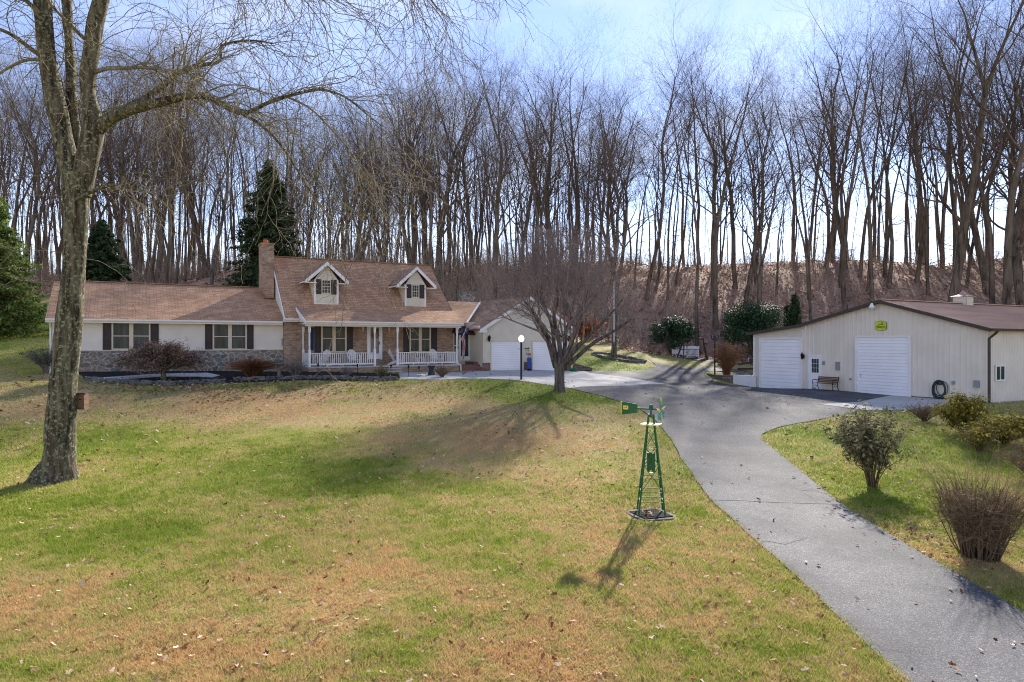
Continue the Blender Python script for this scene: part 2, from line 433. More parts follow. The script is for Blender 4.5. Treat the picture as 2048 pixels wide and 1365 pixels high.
# ground: lawn colour by attribute, woods floor by another
m = attrmat('ground_soil', 'tint', [(p_, tuple(x * .85 for x in c_)) for p_, c_ in LAWN], nscale=7, namt=.22, bump=1)
n, l = m.node_tree.nodes, m.node_tree.links
p = n['Principled BSDF']
src = p.inputs['Base Color'].links[0].from_socket
tc = n.new('ShaderNodeTexCoord')
nz = n.new('ShaderNodeTexNoise'); nz.inputs['Scale'].default_value = 3.5; nz.inputs['Detail'].default_value = 9; nz.inputs['Roughness'].default_value = .75
l.new(tc.outputs['Object'], nz.inputs['Vector'])
rw = ramp(n, [(.3, (.16, .115, .095)), (.5, (.33, .22, .17)), (.62, (.46, .30, .22)), (.75, (.62, .46, .36))]); l.new(nz.outputs[0], rw.inputs[0])
at = n.new('ShaderNodeAttribute'); at.attribute_name = 'woods'
mx = n.new('ShaderNodeMix'); mx.data_type = 'RGBA'
l.new(at.outputs['Fac'], mx.inputs[0]); l.new(src, mx.inputs[6]); l.new(rw.outputs[0], mx.inputs[7]); l.new(mx.outputs[2], p.inputs['Base Color'])
M['ground'] = m

# ---------------------------------------------------------------- mesh building
ORG = {}
def link(o, parent=None):
    COL.objects.link(o)
    if parent:
        o.parent = parent
    return o
def setuv(me):
    uvl = me.uv_layers.new(name='UVMap')
    n = len(me.loops)
    co = np.empty(len(me.vertices) * 3); me.vertices.foreach_get('co', co); co = co.reshape(-1, 3)
    vi = np.empty(n, int); me.loops.foreach_get('vertex_index', vi)
    nn = len(me.polygons)
    no = np.empty(nn * 3); me.polygons.foreach_get('normal', no); no = no.reshape(-1, 3)
    tot = np.empty(nn, int); me.polygons.foreach_get('loop_total', tot)
    pn = np.repeat(no, tot, axis=0)
    flat = np.abs(pn[:, 2]) > .93
    t = np.c_[-pn[:, 1], pn[:, 0], np.zeros(n)]
    t[flat] = (1, 0, 0)
    t /= np.maximum(1e-9, np.linalg.norm(t, axis=1))[:, None]
    b = np.cross(pn, t)
    p = co[vi]
    uv = np.c_[(p * t).sum(1), (p * b).sum(1)]
    uvl.data.foreach_set('uv', uv.ravel())
def arr_mesh(name, V, Fc, mt, parent=None, tint=None, smooth=False, extra=None):
    """mesh from numpy arrays; Fc is an (n,k) index array or a list of them"""
    Fl = Fc if isinstance(Fc, list) else [Fc]
    me = D.meshes.new(name)
    V = np.asarray(V, float)
    me.vertices.add(len(V)); me.vertices.foreach_set('co', V.ravel())
    loops = np.concatenate([f.ravel() for f in Fl])
    tot = np.concatenate([np.full(len(f), f.shape[1]) for f in Fl])
    start = np.concatenate([[0], np.cumsum(tot)[:-1]])
    me.loops.add(len(loops)); me.loops.foreach_set('vertex_index', loops.astype(np.int32))
    me.polygons.add(len(tot)); me.polygons.foreach_set('loop_start', start.astype(np.int32)); me.polygons.foreach_set('loop_total', tot.astype(np.int32))
    if smooth:
        me.polygons.foreach_set('use_smooth', np.ones(len(tot), bool))
    me.update(calc_edges=True)
    for nm, a in [('tint', tint)] + list((extra or {}).items()):
        if a is not None:
            at = me.attributes.new(nm, 'FLOAT', 'POINT')
            at.data.foreach_set('value', np.asarray(a, np.float32).ravel())
    me.materials.append(M[mt])
    o = D.objects.new(name, me)
    return link(o, parent)
class MB:
    def __init__(s):
        s.v = []; s.f = []
    def face(s, pts):
        k = len(s.v); s.v += [tuple(p) for p in pts]; s.f.append(tuple(range(k, k + len(pts)))); return s
    def box(s, a, b):
        x0, y0, z0 = (min(a[i], b[i]) for i in range(3)); x1, y1, z1 = (max(a[i], b[i]) for i in range(3))
        k = len(s.v)
        s.v += [(x0, y0, z0), (x1, y0, z0), (x1, y1, z0), (x0, y1, z0), (x0, y0, z1), (x1, y0, z1), (x1, y1, z1), (x0, y1, z1)]
        s.f += [tuple(k + i for i in q) for q in [(0, 3, 2, 1), (4, 5, 6, 7), (0, 1, 5, 4), (1, 2, 6, 5), (2, 3, 7, 6), (3, 0, 4, 7)]]
        return s
    def ext(s, poly, d):
        """extrude a planar polygon (3-D points) along d"""
        k = len(s.v); n = len(poly)
        s.v += [tuple(p) for p in poly] + [tuple(p[i] + d[i] for i in range(3)) for p in poly]
        s.f.append(tuple(range(k, k + n))); s.f.append(tuple(range(k + 2 * n - 1, k + n - 1, -1)))
        for i in range(n):
            j = (i + 1) % n
            s.f.append((k + i, k + n + i, k + n + j, k + j))
        return s
    def bar(s, p, q, w, h=None):
        """square bar between two points"""
        h = h or w
        p = Vector(p); q = Vector(q); d = (q - p).normalized()
        a = d.cross(Vector((0, 0, 1)))
        if a.length < .01: a = Vector((1, 0, 0))
        a.normalize(); b = a.cross(d).normalized()
        a *= w / 2; b *= h / 2
        k = len(s.v)
        for c in (p, q):
            s.v += [tuple(c - a - b), tuple(c + a - b), tuple(c + a + b), tuple(c - a + b)]
        s.f += [tuple(k + i for i in r) for r in [(3, 2, 1, 0), (4, 5, 6, 7), (0, 1, 5, 4), (1, 2, 6, 5), (2, 3, 7, 6), (3, 0, 4, 7)]]
        return s
    def tube(s, pts, rad, n=8, cap=True):
        pts = [Vector(p) for p in pts]
        if not hasattr(rad, '__len__'): rad = [rad] * len(pts)
        k = len(s.v)
        ref = None
        for i, p in enumerate(pts):
            d = (pts[min(i + 1, len(pts) - 1)] - pts[max(i - 1, 0)])
            if d.length < 1e-7: d = Vector((0, 0, 1))
            d.normalize()
            if ref is None:
                ref = d.orthogonal().normalized()
            ref = (ref - d * ref.dot(d)).normalized()
            b = d.cross(ref)
            for j in range(n):
                t = 2 * math.pi * j / n
                s.v.append(tuple(p + (ref * math.cos(t) + b * math.sin(t)) * rad[i]))
        for i in range(len(pts) - 1):
            for j in range(n):
                j2 = (j + 1) % n
                s.f.append((k + i * n + j, k + i * n + j2, k + (i + 1) * n + j2, k + (i + 1) * n + j))
        if cap:
            s.f.append(tuple(k + j for j in range(n - 1, -1, -1)))
            e = k + (len(pts) - 1) * n
            s.f.append(tuple(e + j for j in range(n)))
        return s
    def lathe(s, c, prof, n=14):
        """profile of (radius, z) about the vertical axis through c"""
        return s.tube([(c[0], c[1], c[2] + z + i * 1e-6) for i, (r, z) in enumerate(prof)], [max(.001, r) for r, z in prof], n)
    def build(s, name, mt, parent=None, smooth=False, label=None):
        me = D.meshes.new(name)
        o0 = ORG.get(parent.name, (0, 0, 0)) if parent else (0, 0, 0)
        me.from_pydata([(v[0] - o0[0], v[1] - o0[1], v[2] - o0[2]) for v in s.v], [], s.f)
        me.validate()
        me.update()
        if smooth:
            me.polygons.foreach_set('use_smooth', [True] * len(me.polygons))
        setuv(me)
        me.materials.append(M[mt])
        o = D.objects.new(name, me)
        link(o, parent)
        if parent:
            ORG[o.name] = o0
        if label: o['label'] = label
        return o
def tag(o, label=None, cat=None, group=None, kind=None):
    if label: o['label'] = label
    if cat: o['category'] = cat
    if group: o['group'] = group
    if kind: o['kind'] = kind
    return o
def thing(name, label, cat, loc=(0, 0, 0), rz=0, group=None, house=False, local=False):
    """an Empty at the thing's base; house=True: loc in house axes and children use those axes"""
    o = D.objects.new(name, None)
    o.empty_display_size = .3
    COL.objects.link(o)
    if house:
        x, y = uw(loc[0], loc[1]); o.location = (x, y, loc[2]); o.rotation_euler = (0, 0, AL)
        ORG[o.name] = loc
    else:
        o.location = loc; o.rotation_euler = (0, 0, rz)
        ORG[o.name] = (0, 0, 0) if local else loc
    return tag(o, label, cat, group)
def dup(root, loc=None, rz=None, label=None, group=None, scale=None):
    r = root.copy(); COL.objects.link(r)
    if loc is not None: r.location = loc
    if rz is not None: r.rotation_euler = (0, 0, rz)
    if scale is not None: r.scale = scale if hasattr(scale, '__len__') else (scale,) * 3
    if label: r['label'] = label
    if group: r['group'] = group
    for ch in list(root.children):
        c = ch.copy(); COL.objects.link(c); c.parent = r
        for g in list(ch.children):
            d = g.copy(); COL.objects.link(d); d.parent = c
    return r
def clipz(poly, lo, hi):
    def half(ps, z, keep_above):
        r = []
        for i in range(len(ps)):
            a, b = ps[i], ps[(i + 1) % len(ps)]
            ia = (a[1] >= z) == keep_above or abs(a[1] - z) < 1e-9; ib = (b[1] >= z) == keep_above or abs(b[1] - z) < 1e-9
            if ia: r.append(a)
            if ia != ib:
                t = (z - a[1]) / (b[1] - a[1]); r.append((a[0] + t * (b[0] - a[0]), z))
        return r
    r = half(poly, lo, True)
    return half(r, hi, False) if len(r) > 2 else []
def lapwall(mb, poly, place, lap=.12, out_=.034):
    """clapboards over a convex (s,z) polygon; place(s, off, z) gives the 3-D point, off>0 outward"""
    z0 = min(p[1] for p in poly); z1 = max(p[1] for p in poly)
    k = z0
    while k < z1 - 1e-6:
        t = min(k + lap, z1)
        q = clipz(poly, k, t)
        if len(q) > 2:
            gz = max(k + .01, t - .03)
            q1, q2 = clipz(poly, k, gz), clipz(poly, gz, t)
            if len(q1) > 2: mb.face([place(a, out_, b) for a, b in q1])
            if len(q2) > 2: mb.face([place(a, 0, b) for a, b in q2])
            for qq, zz in ((q1, k), (q2, gz)):
                bs = [a for a, b in qq if abs(b - zz) < 1e-6]
                if len(bs) >= 2:
                    mb.face([place(min(bs), 0, zz), place(max(bs), 0, zz), place(max(bs), out_, zz), place(min(bs), out_, zz)])
        k = t
    return mb

# fast tubes for trees
class Tubes:
    def __init__(s):
        s.g = {}
    def add(s, pts, rad, sides=5, tint=.5):
        s.g.setdefault((len(pts), sides), []).append((pts, rad, tint))
    def arrays(s):
        V, Fc, T = [], [], []
        off = 0
        for (n, sd), L in s.g.items():
            P = np.array([a[0] for a in L], float)
            Rr = np.array([a[1] for a in L], float)
            tn = np.array([a[2] for a in L], float)
            d = np.empty_like(P)
            d[:, 1:-1] = P[:, 2:] - P[:, :-2]; d[:, 0] = P[:, 1] - P[:, 0]; d[:, -1] = P[:, -1] - P[:, -2]
            d /= np.maximum(1e-9, np.linalg.norm(d, axis=2))[..., None]
            m0 = d.mean(axis=1)
            ref = np.where(np.abs(m0[:, 2:3]) < .8, np.array([[0, 0, 1.]]), np.array([[1., 0, 0]]))
            a = np.cross(d, ref[:, None, :]); a /= np.maximum(1e-9, np.linalg.norm(a, axis=2))[..., None]
            b = np.cross(d, a)
            th = np.arange(sd) * 2 * np.pi / sd
            ring = P[:, :, None, :] + Rr[:, :, None, None] * (a[:, :, None, :] * np.cos(th)[None, None, :, None] + b[:, :, None, :] * np.sin(th)[None, None, :, None])
            N = len(L)
            idx = (np.arange(N * n * sd).reshape(N, n, sd)) + off
            j2 = (np.arange(sd) + 1) % sd
            q = np.stack([idx[:, :-1, :], idx[:, :-1, :][:, :, j2], idx[:, 1:, :][:, :, j2], idx[:, 1:, :]], axis=-1).reshape(-1, 4)
            V.append(ring.reshape(-1, 3)); Fc.append(q); T.append(np.repeat(tn, n * sd))
            off += N * n * sd
        return np.concatenate(V), np.concatenate(Fc), np.concatenate(T)
    def build(s, name, mt, parent=None, smooth=True):
        V, Fc, T = s.arrays()
        return arr_mesh(name, V, Fc, mt, parent, T, smooth)
def leaf_cloud(P, Nrm, size, aspect=.45, rs=None, tint=None):
    """one bent leaf quad per point, facing roughly along Nrm"""
    rs = rs or np.random.RandomState(1)
    n = len(P)
    Nrm = Nrm + rs.normal(0, .45, (n, 3)); Nrm /= np.linalg.norm(Nrm, axis=1)[:, None]
    t = np.cross(Nrm, rs.normal(0, 1, (n, 3))); t /= np.linalg.norm(t, axis=1)[:, None]
    b = np.cross(Nrm, t)
    sz = (size * (.6 + .8 * rs.rand(n)))[:, None]
    V = np.stack([P - t * sz, P - b * sz * aspect, P + t * sz + Nrm * sz * .2, P + b * sz * aspect], axis=1).reshape(-1, 3)
    Fc = np.arange(n * 4).reshape(n, 4)
    T = np.repeat(tint if tint is not None else rs.rand(n), 4)
    return V, Fc, T
def rdir(rs, d, spread):
    v = d + rs.normal(0, spread, 3)
    return v / np.linalg.norm(v)
# ================================================================ ground
def pxpoly(L):
    return [gp(a, b)[:2] for a, b in L]
DRIVE = pxpoly([(2010, 1560), (1810, 1365), (1640, 1200), (1520, 1090), (1420, 1000), (1370, 930), (1342, 880), (1310, 840), (1270, 813), (1205, 793), (1140, 778), (1162, 775),
                (1240, 773), (1329, 769), (1260, 757), (1180, 748), (1166, 742), (1205, 743), (1255, 744), (1295, 741), (1315, 733), (1303, 724), (1288, 713), (1340, 714), (1400, 717), (1460, 719), (1560, 721), (1600, 730),
                (1530, 738), (1500, 744), (1412, 743), (1409, 750), (1430, 764), (1465, 772), (1500, 772), (1560, 772), (1618, 774), (1700, 781), (1792, 791), (1716, 806), (1640, 810), (1735, 822), (1690, 830), (1640, 840), (1560, 855), (1522, 870), (1524, 882),
                (1545, 898), (1600, 942), (1700, 1022), (1850, 1112), (2048, 1226), (2400, 1440)])
CONC = pxpoly([(925, 752), (935, 745), (1000, 743), (1140, 739), (1166, 742), (1180, 748), (1260, 757), (1329, 769), (1240, 773), (1162, 775), (1140, 778), (1080, 769), (1040, 763), (925, 759)])
WALK = pxpoly([(798, 747), (860, 746), (925, 747), (925, 759), (880, 761), (800, 759)])
SLAB = pxpoly([(1640, 810), (1716, 806), (1792, 791), (1800, 791), (1915, 797), (1935, 803), (1890, 813), (1800, 822), (1735, 822)])
BED = pxpoly([(158, 746), (350, 742), (600, 745), (720, 748), (796, 750), (798, 762), (700, 763), (600, 762), (540, 765), (440, 768), (340, 771), (230, 768), (170, 762)])
GSTRIP = pxpoly([(188, 760), (230, 757), (300, 752), (360, 750), (415, 749), (440, 754), (425, 758), (395, 756), (330, 756), (270, 760), (215, 763)])
def hs(u0, u1, w0, w1):
    return [uw(u0, w0), uw(u1, w0), uw(u1, w1), uw(u0, w1)]
HOUSEFP = [hs(-4, 27.2, 40.4, 50.5), hs(40.7, 66, 20, 36.5)]
WB = gp(1302, 1030)                    # windmill base
# colour patches of the lawn: (px, py, radius m, amount); negative is greener
PATCH = [(gp(a, b)[:2], r, k) for a, b, r, k in [
    (130, 900, 2.6, -.5), (420, 940, 3.4, -.34), (620, 985, 1.6, -.15), (60, 1010, 2.2, -.4), (300, 1060, 1.5, -.3), (700, 1000, 2.6, -.32), (1150, 785, 3.5, -.7), (1010, 785, 3.0, -.35), (1240, 735, 4, -.45),
    (1620, 865, 2.5, -.5), (1850, 905, 3, -.4), (1700, 960, 2.4, -.1), (1900, 1010, 2.4, -.2), (1000, 900, 3.0, -.08), (500, 880, 3, -.2), (1230, 1060, 1.0, -.15),
    (100, 800, 5, .22), (330, 820, 3.0, .15), (760, 845, 4.8, .42), (1040, 870, 4.4, .34), (1250, 900, 3, .15), (520, 815, 4, .18), (860, 950, 2.2, .2), (1130, 920, 2.5, .05), (560, 800, 3, .12),
    (1120, 1230, 1.5, .34), (1000, 1280, 1.2, .22), (700, 1180, 1.1, .25), (760, 1130, .9, .24), (1300, 1100, 1.2, .12), (60, 1180, 1.1, .3), (560, 1250, .8, .1), (900, 1170, .8, .2),
    (350, 1290, 1.0, .15), (1450, 1150, .9, .15), (1700, 1330, .8, -.1), (1600, 1300, 1, -.1), (-150, 700, 9, -.25), (20, 660, 8, -.3), (40, 620, 5, -.3), (200, 1200, .9, -.05)]]
def dry(x, y):
    n = .4 * vn(x, y, .33) + .3 * vn2(x, y, .9) + .3 * vn(x, y, 2.7)
    t = .47 + (n - .5) * 1.35
    for (cx, cy), r, k in PATCH:
        t = t + k * np.exp(-((x - cx) ** 2 + ((y - cy) * .8) ** 2) / (r * r))
    # mowing streaks curving away from the camera
    s = np.sin((x * .8 + y * .55 + 1.2 * vn(x, y, .15)) * 5.2)
    return np.clip(t + .035 * s, 0, 1)
def woodsmask(x, y):
    e = np.where(x > -6, 69.5, 69.5 + np.clip((-6 - x) * .45, 0, 16)) + (vn(x, y, .12) - .5) * 7 + (vn2(x, y, .5) - .5) * 2
    return np.clip((y - e) / 3.0, 0, 1)
def axis(lo, hi, fine, coarse, a, b):
    v = [lo]
    while v[-1] < hi:
        t = v[-1]
        d = fine if a <= t < b else coarse
        if t < a: d = min(max(fine, (a - t) * .12 + fine), coarse)
        if t >= b: d = min(fine + (t - b) * .12, coarse)
        v.append(t + d)
    return np.array(v)
gx = axis(-420, 420, .5, 25, -42, 45)
gy = axis(-60, 420, .5, 25, 5, 110)
GX, GY = np.meshgrid(gx, gy)
GZ = G(GX, GY) + np.where((GY < 60), 0.03 * (vn(GX, GY, .5) - .5), .35 * (vn(GX, GY, .25) - .5))
far = np.clip((np.hypot(GX, GY) - 230) / 100, 0, 1)
GZ = GZ * (1 - far) + (-10) * far
for fp in HOUSEFP:
    GZ = np.where(inpoly(GX, GY, fp), GZ - .12, GZ)
# slight dip beneath paved sheets so that they never interpenetrate
paved = np.zeros(GX.shape, bool)
for pl in (DRIVE, CONC, WALK, SLAB):
    paved |= inpoly(GX, GY, pl)
pv = paved.copy()
GZ = GZ - .03 * pv
ny, nx = GX.shape
idx = np.arange(nx * ny).reshape(ny, nx)
Fc = np.stack([idx[:-1, :-1], idx[:-1, 1:], idx[1:, 1:], idx[1:, :-1]], axis=-1).reshape(-1, 4)
gr = arr_mesh('ground', np.c_[GX.ravel(), GY.ravel(), GZ.ravel()], Fc, 'ground', tint=dry(GX, GY).ravel(), smooth=True, extra={'woods': woodsmask(GX, GY).ravel()})
tag(gr, 'grassy lawn rising to a leaf covered wooded hillside', kind='structure')

def sheet(name, poly, off, mt, label, step=.5, skirt=.08, kind='structure', jit=0.0):
    # subdivide the outline, add inner grid points, triangulate
    P = []
    for i in range(len(poly)):
        a, b = Vector(poly[i]), Vector(poly[(i + 1) % len(poly)])
        k = max(1, int((b - a).length / step))
        for j in range(k):
            q = a.lerp(b, j / k)
            if jit: q = q + Vector(((rnd.random() - .5) * jit, (rnd.random() - .5) * jit))
            P.append(q)
    nb = len(P)
    xs = [p.x for p in P]; ys = [p.y for p in P]
    g = [Vector((x, y)) for x in np.arange(min(xs), max(xs), step) for y in np.arange(min(ys), max(ys), step)]
    pa = np.array([(q.x, q.y) for q in g]) if g else np.zeros((0, 2))
    if len(pa):
        ok = inpoly(pa[:, 0], pa[:, 1], [(p.x, p.y) for p in P])
        bp = np.array([(p.x, p.y) for p in P])
        dmin = np.array([np.min(np.hypot(bp[:, 0] - q[0], bp[:, 1] - q[1])) if o else 0 for q, o in zip(pa, ok)])
        g = [q for q, o, dd in zip(g, ok, dmin) if o and dd > step * .45]
    vs, es, fs, *_ = geometry.delaunay_2d_cdt(P + g, [(i, (i + 1) % nb) for i in range(nb)], [], 1, 1e-5)
    X = np.array([v.x for v in vs]); Y = np.array([v.y for v in vs])
    Z = G(X, Y) + off
    V = [(x, y, z) for x, y, z in zip(X, Y, Z)]
    Fs = []
    for f in fs:
        a, b, c = (Vector(V[i]) for i in f[:3])
        Fs.append(tuple(f) if (b - a).cross(c - a).z > 0 else tuple(reversed(f)))
    k = len(V)
    V += [(V[i][0], V[i][1], V[i][2] - skirt) for i in range(nb)]
    for i in range(nb):
        j = (i + 1) % nb
        Fs.append((i, j, k + j, k + i))
    me = D.meshes.new(name); me.from_pydata(V, [], Fs); me.validate(); me.update(); setuv(me)
    me.materials.append(M[mt])
    o = D.objects.new(name, me); link(o)
    return tag(o, label, kind=kind)
sheet('driveway', DRIVE, .022, 'asphalt', 'grey asphalt driveway curving up to the garages', .5, jit=.05)
a_, b_ = gp(1424, 1003), gp(1692, 1013)
sm = [((a_[0] + (b_[0] - a_[0]) * t), (a_[1] + (b_[1] - a_[1]) * t + .03 * math.sin(t * 9))) for t in [i / 12 for i in range(13)]]
sheet('asphalt_joint', [(x, y - .018) for x, y in sm] + [(x, y + .018) for x, y in reversed(sm)], .026, 'joint_tar', 'dark joint across the driveway', 1.0, .001)
for pts in (([1560, 958], [1580, 972], [1600, 985], [1625, 1000], [1640, 1012]), ([1600, 985], [1625, 982], [1650, 990], [1668, 1000]), ([1490, 1100], [1530, 1085], [1570, 1092], [1610, 1080])):
    q = [gp(*p) for p in pts]
    sheet('asphalt_crack', [(x, y - .007) for x, y, z in q] + [(x + .004, y + .007) for x, y, z in reversed(q)], .026, 'joint_tar', 'thin crack in the asphalt', 1.0, .001)
sheet('concrete_apron', CONC, .03, 'concrete', 'pale concrete apron before the house garage', .5)
sheet('walkway', WALK, .035, 'concrete', 'pale concrete walk along the porch', .5)
sheet('concrete_slab', SLAB, .03, 'concrete', 'concrete slab before the big door of the metal building', .5)
sheet('flower_bed', BED, .05, 'mulch', 'black mulch flower bed along the house front', .4, .12)
sheet('gravel_strip', GSTRIP, .075, 'pale_gravel', 'pale grey stone strip winding through the mulch bed', .4, .06)

# ================================================================ house
HL = 'long cream and brick house with brown shingle roofs, dormers, white porch and double garage'
W0 = 42.2                      # brick wall of the main part and of the breezeway
WP = 40.3                      # front edge of the porch
house = thing('house', HL, 'house', (8.0, W0, -1.9), house=True)
def B(): return MB()
def wallface(poly, W, mt, name='wall', label=None, lap=True):
    m = B()
    if lap:
        lapwall(m, poly, lambda s_, o_, z_: (s_, W - o_, z_))
    else:
        m.ext([(a, W, b) for a, b in poly], (0, .25, 0))
    return m.build(name, mt, house, label=label)
# --- ranch wing
WR = 42.6
ur0, ur1 = pu(104, WR), pu(569, WR)
zc = pz(340, 702.5, WR)        # cap of the stone
eaveR = 1.08
wallface([(ur0, zc + .06), (ur1, zc + .06), (ur1, eaveR), (ur0, eaveR)], WR, 'siding_ranch', 'front_wall', 'pale clapboard wall of the long low wing')
B().box((ur0, WR + .02, -3), (ur1, WR + 8.2, eaveR)).build('side_wall', 'siding_ranch', house)
B().box((ur0 - .02, WR - .10, -3.0), (ur1, WR + .01, zc)).build('stone_base', 'fieldstone', house, label='fieldstone base with pale mortar')
B().box((ur0 - .04, WR - .15, zc), (ur1, WR + .005, zc + .055)).build('ledge', 'cream', house)
def roofslab(name, pts, th=.10, mt='shingle', parent=None, label=None):
    a, b, c = (Vector(p) for p in pts[:3])
    n = (b - a).cross(c - a).normalized()
    if n.z < 0: n = -n
    return B().ext(pts, tuple(-n * th)).build(name, mt, parent or house, label=label)
ul, urr = -3.95, 7.9
wE, zE = 42.05, 1.17
wRg, zRg = WR + 4.1, 3.46
roofslab('roof', [(ul, wE, zE), (urr + .0, wE, zE), (urr, wRg, zRg), (ul, wRg, zRg)], label='long brown shingle roof of the low wing')
roofslab('rear_roof', [(ul, wRg, zRg - .005), (urr, wRg, zRg - .005), (urr, wRg + 4.6, zE - .1), (ul, wRg + 4.6, zE - .1)])
B().ext([(ul + .2, WR + .02, eaveR), (ul + .2, wRg, zRg - .15), (ul + .2, WR + 8.2, eaveR)], (.15, 0, 0)).build('gable_wall', 'siding_ranch', house)
B().bar((ul, wRg, zRg + .02), (urr, wRg, zRg + .02), .22, .05).build('ridge_cap', 'shingle_dark', house)
def gutter(u0, u1, w, z, name='gutter'):
    m = B()
    m.ext([(u0, w, z + .05), (u0, w - .12, z + .05), (u0, w - .12, z - .02), (u0, w - .08, z - .07), (u0, w, z - .07)], (u1 - u0, 0, 0))
    m.box((u0, w + .002, z - .15), (u1, w + .05, z + .04))
    m.box((u0, w + .05, z - .15), (u1, w + .75, z - .12))
    return m.build(name, 'white', house)
gutter(ul, 7.75, wE + .02, zE - .06)
def downspout(u, w, ztop, zbot, kick=.35, off=.45):
    m = B()
    m.tube([(u, w - off, ztop), (u, w - off * .7, ztop - .12), (u, w - .06, ztop - .4), (u, w - .06, zbot + .15), (u, w - kick, zbot)], .045, 6)
    return m.build('downspout', 'white', house)
downspout(ur0 - .06, WR, 1.08, -1.7)
def window(px0, px1, py0, py1, W, sh=None, mullion=True, frame='cream', parent=None, muntin=False, mt='glass', shutter_y=None, fr=.07, parent_label=None):
    u0, u1 = pu(px0, W), pu(px1, W)
    pm = (px0 + px1) / 2
    z1, z0 = pz(pm, py0, W), pz(pm, py1, W)
    f = B()
    t = .08
    f.box((u0, W - t, z0), (u0 + fr, W, z1)).box((u1 - fr, W - t, z0), (u1, W, z1))
    f.box((u0 + fr, W - t, z1 - fr), (u1 - fr, W, z1)).box((u0 + fr, W - t, z0), (u1 - fr, W, z0 + fr))
    um = (u0 + u1) / 2
    mw = .10
    if mullion:
        f.box((um - mw, W - t - .003, z0 + fr), (um + mw, W, z1 - fr))
    spans = [(u0 + fr, um - mw), (um + mw, u1 - fr)] if mullion else [(u0 + fr, u1 - fr)]
    zm = z0 + (z1 - z0) * .5
    for a, b in spans:
        f.box((a, W - .05, zm - .022), (b, W - .001, zm + .022))
        if muntin:
            for q in (1 / 3, 2 / 3):
                f.box((a + (b - a) * q - .012, W - .045, z0 + fr), (a + (b - a) * q + .012, W - .002, z1 - fr))
            for q in (.25, .75):
                zz = z0 + (z1 - z0) * q
                f.box((a, W - .044, zz - .012), (b, W - .002, zz + .012))
    fo = f.build('window', frame, parent or house)
    g = B()
    for a, b in spans:
        g.box((a, W - .03, z0 + fr), (b, W - .012, z1 - fr))
    g.build('pane', mt, fo)
    if sh:
        zs1, zs0 = (z1, z0) if not shutter_y else (pz(pm, shutter_y[0], W), pz(pm, shutter_y[1], W))
        for a, b in sh:
            a, b = pu(a, W), pu(b, W)
            s = B()
            s.box((a, W - .045, zs0), (a + .06, W, zs1)).box((b - .06, W - .045, zs0), (b, W, zs1))
            h = (zs1 - zs0)
            for q in (0, .47, .96):
                s.box((a + .06, W - .045, zs0 + h * q), (b - .06, W, zs0 + h * q + .07))
            s.box((a + .06, W - .02, zs0), (b - .06, W, zs1))
            for q in (.09, .56):
                s.box((a + .12, W - .035, zs0 + h * q + .06), (b - .12, W - .02, zs0 + h * (q + .33)))
            s.build('shutter', 'shutter', parent or house)
    return fo
window(223.6, 300.5, 645.5, 700.5, WR - .02, [(205.5, 222.5), (301.5, 317.5)])
window(425.6, 493, 648, 700.5, WR - .02, [(410, 424.5), (494, 507)])
# --- main brick block
um0, um1 = 7.83, 18.9
ub1 = pu(906.5, W0)
zEm, wEm = 1.34, 41.8
slope = (5.49 - 1.34) / (46.4 - 41.8)
B().box((um0 + .02, W0, -3), (ub1, W0 + .3, 1.45)).build('brick_wall', 'brick', house, label='tan and red brick wall behind the porch')
m = B()
wside = [(W0 + .3, -3), (W0 + .3, zEm + (W0 - wEm) * slope), (46.4, 5.34), (50.6, zEm + (W0 - wEm) * slope), (50.6, -3)]
m.ext([(um0 + .03, a, b) for a, b in wside], (.2, 0, 0))
B().ext([(um1 - .3, a, b) for a, b in wside], (.2, 0, 0)).build('gable_wall', 'siding', house)
m.build('gable_wall', 'siding', house)
B().box((um0 + .05, 50.3, -3), (um1 - .1, 50.55, 1.4)).build('rear_wall', 'siding', house)
# roof with its porch extension
wK, zK = 42.54, zEm + (42.54 - wEm) * slope      # where the shallow porch roof meets the steep roof
wPE, zPE = 39.95, 1.16
uP0 = 8.63
uP1 = pu(926, wPE)
roofslab('roof', [(um0, wEm, zEm), (uP0 + .1, wEm, zEm), (uP0 + .1, wK, zK), (um1, wK, zK), (um1, 46.4, 5.49), (um0, 46.4, 5.49)], .12, label='steep brown shingle roof with two dormers')
roofslab('rear_roof', [(um0, 46.4, 5.485), (um1, 46.4, 5.485), (um1, 51.2, 1.2), (um0, 51.2, 1.2)], .12)
roofslab('porch_roof', [(uP0, wPE, zPE), (uP1, wPE, zPE), (um1 + .35, wK + .04, zK + .03), (uP0, wK + .04, zK + .03)], .10)
B().bar((um0, 46.4, 5.52), (um1, 46.4, 5.52), .24, .05).build('ridge_cap', 'shingle_dark', house)
# rake boards
m = B()
m.ext([(um0 - .05, wEm - .02, zEm - .17), (um0 - .05, wEm - .02, zEm + .0), (um0 - .05, 46.4, 5.49), (um0 - .05, 46.4, 5.30)], (.05, 0, 0))
m.build('rake_board', 'white', house)
m = B()
m.ext([(uP0 - .05, wPE - .03, zPE - .17), (uP0 - .05, wPE - .03, zPE + .02), (uP0 - .05, wK, zK + .03), (uP0 - .05, wK, zK - .15)], (.05, 0, 0))
m.build('rake_board', 'white', house)
m = B(); m.ext([(um1, wK, zK - .17), (um1, wK, zK), (um1, 46.4, 5.49), (um1, 46.4, 5.3)], (.05, 0, 0)); m.build('rake_board', 'brown_trim', house)
gutter(um0 - .1, uP0 - .02, wEm, zEm - .05)
ug0 = 20.1                       # garage front-left corner
WG = 40.2
gutter(uP0 - .02, uP1 + .02, wPE + .01, zPE - .05)
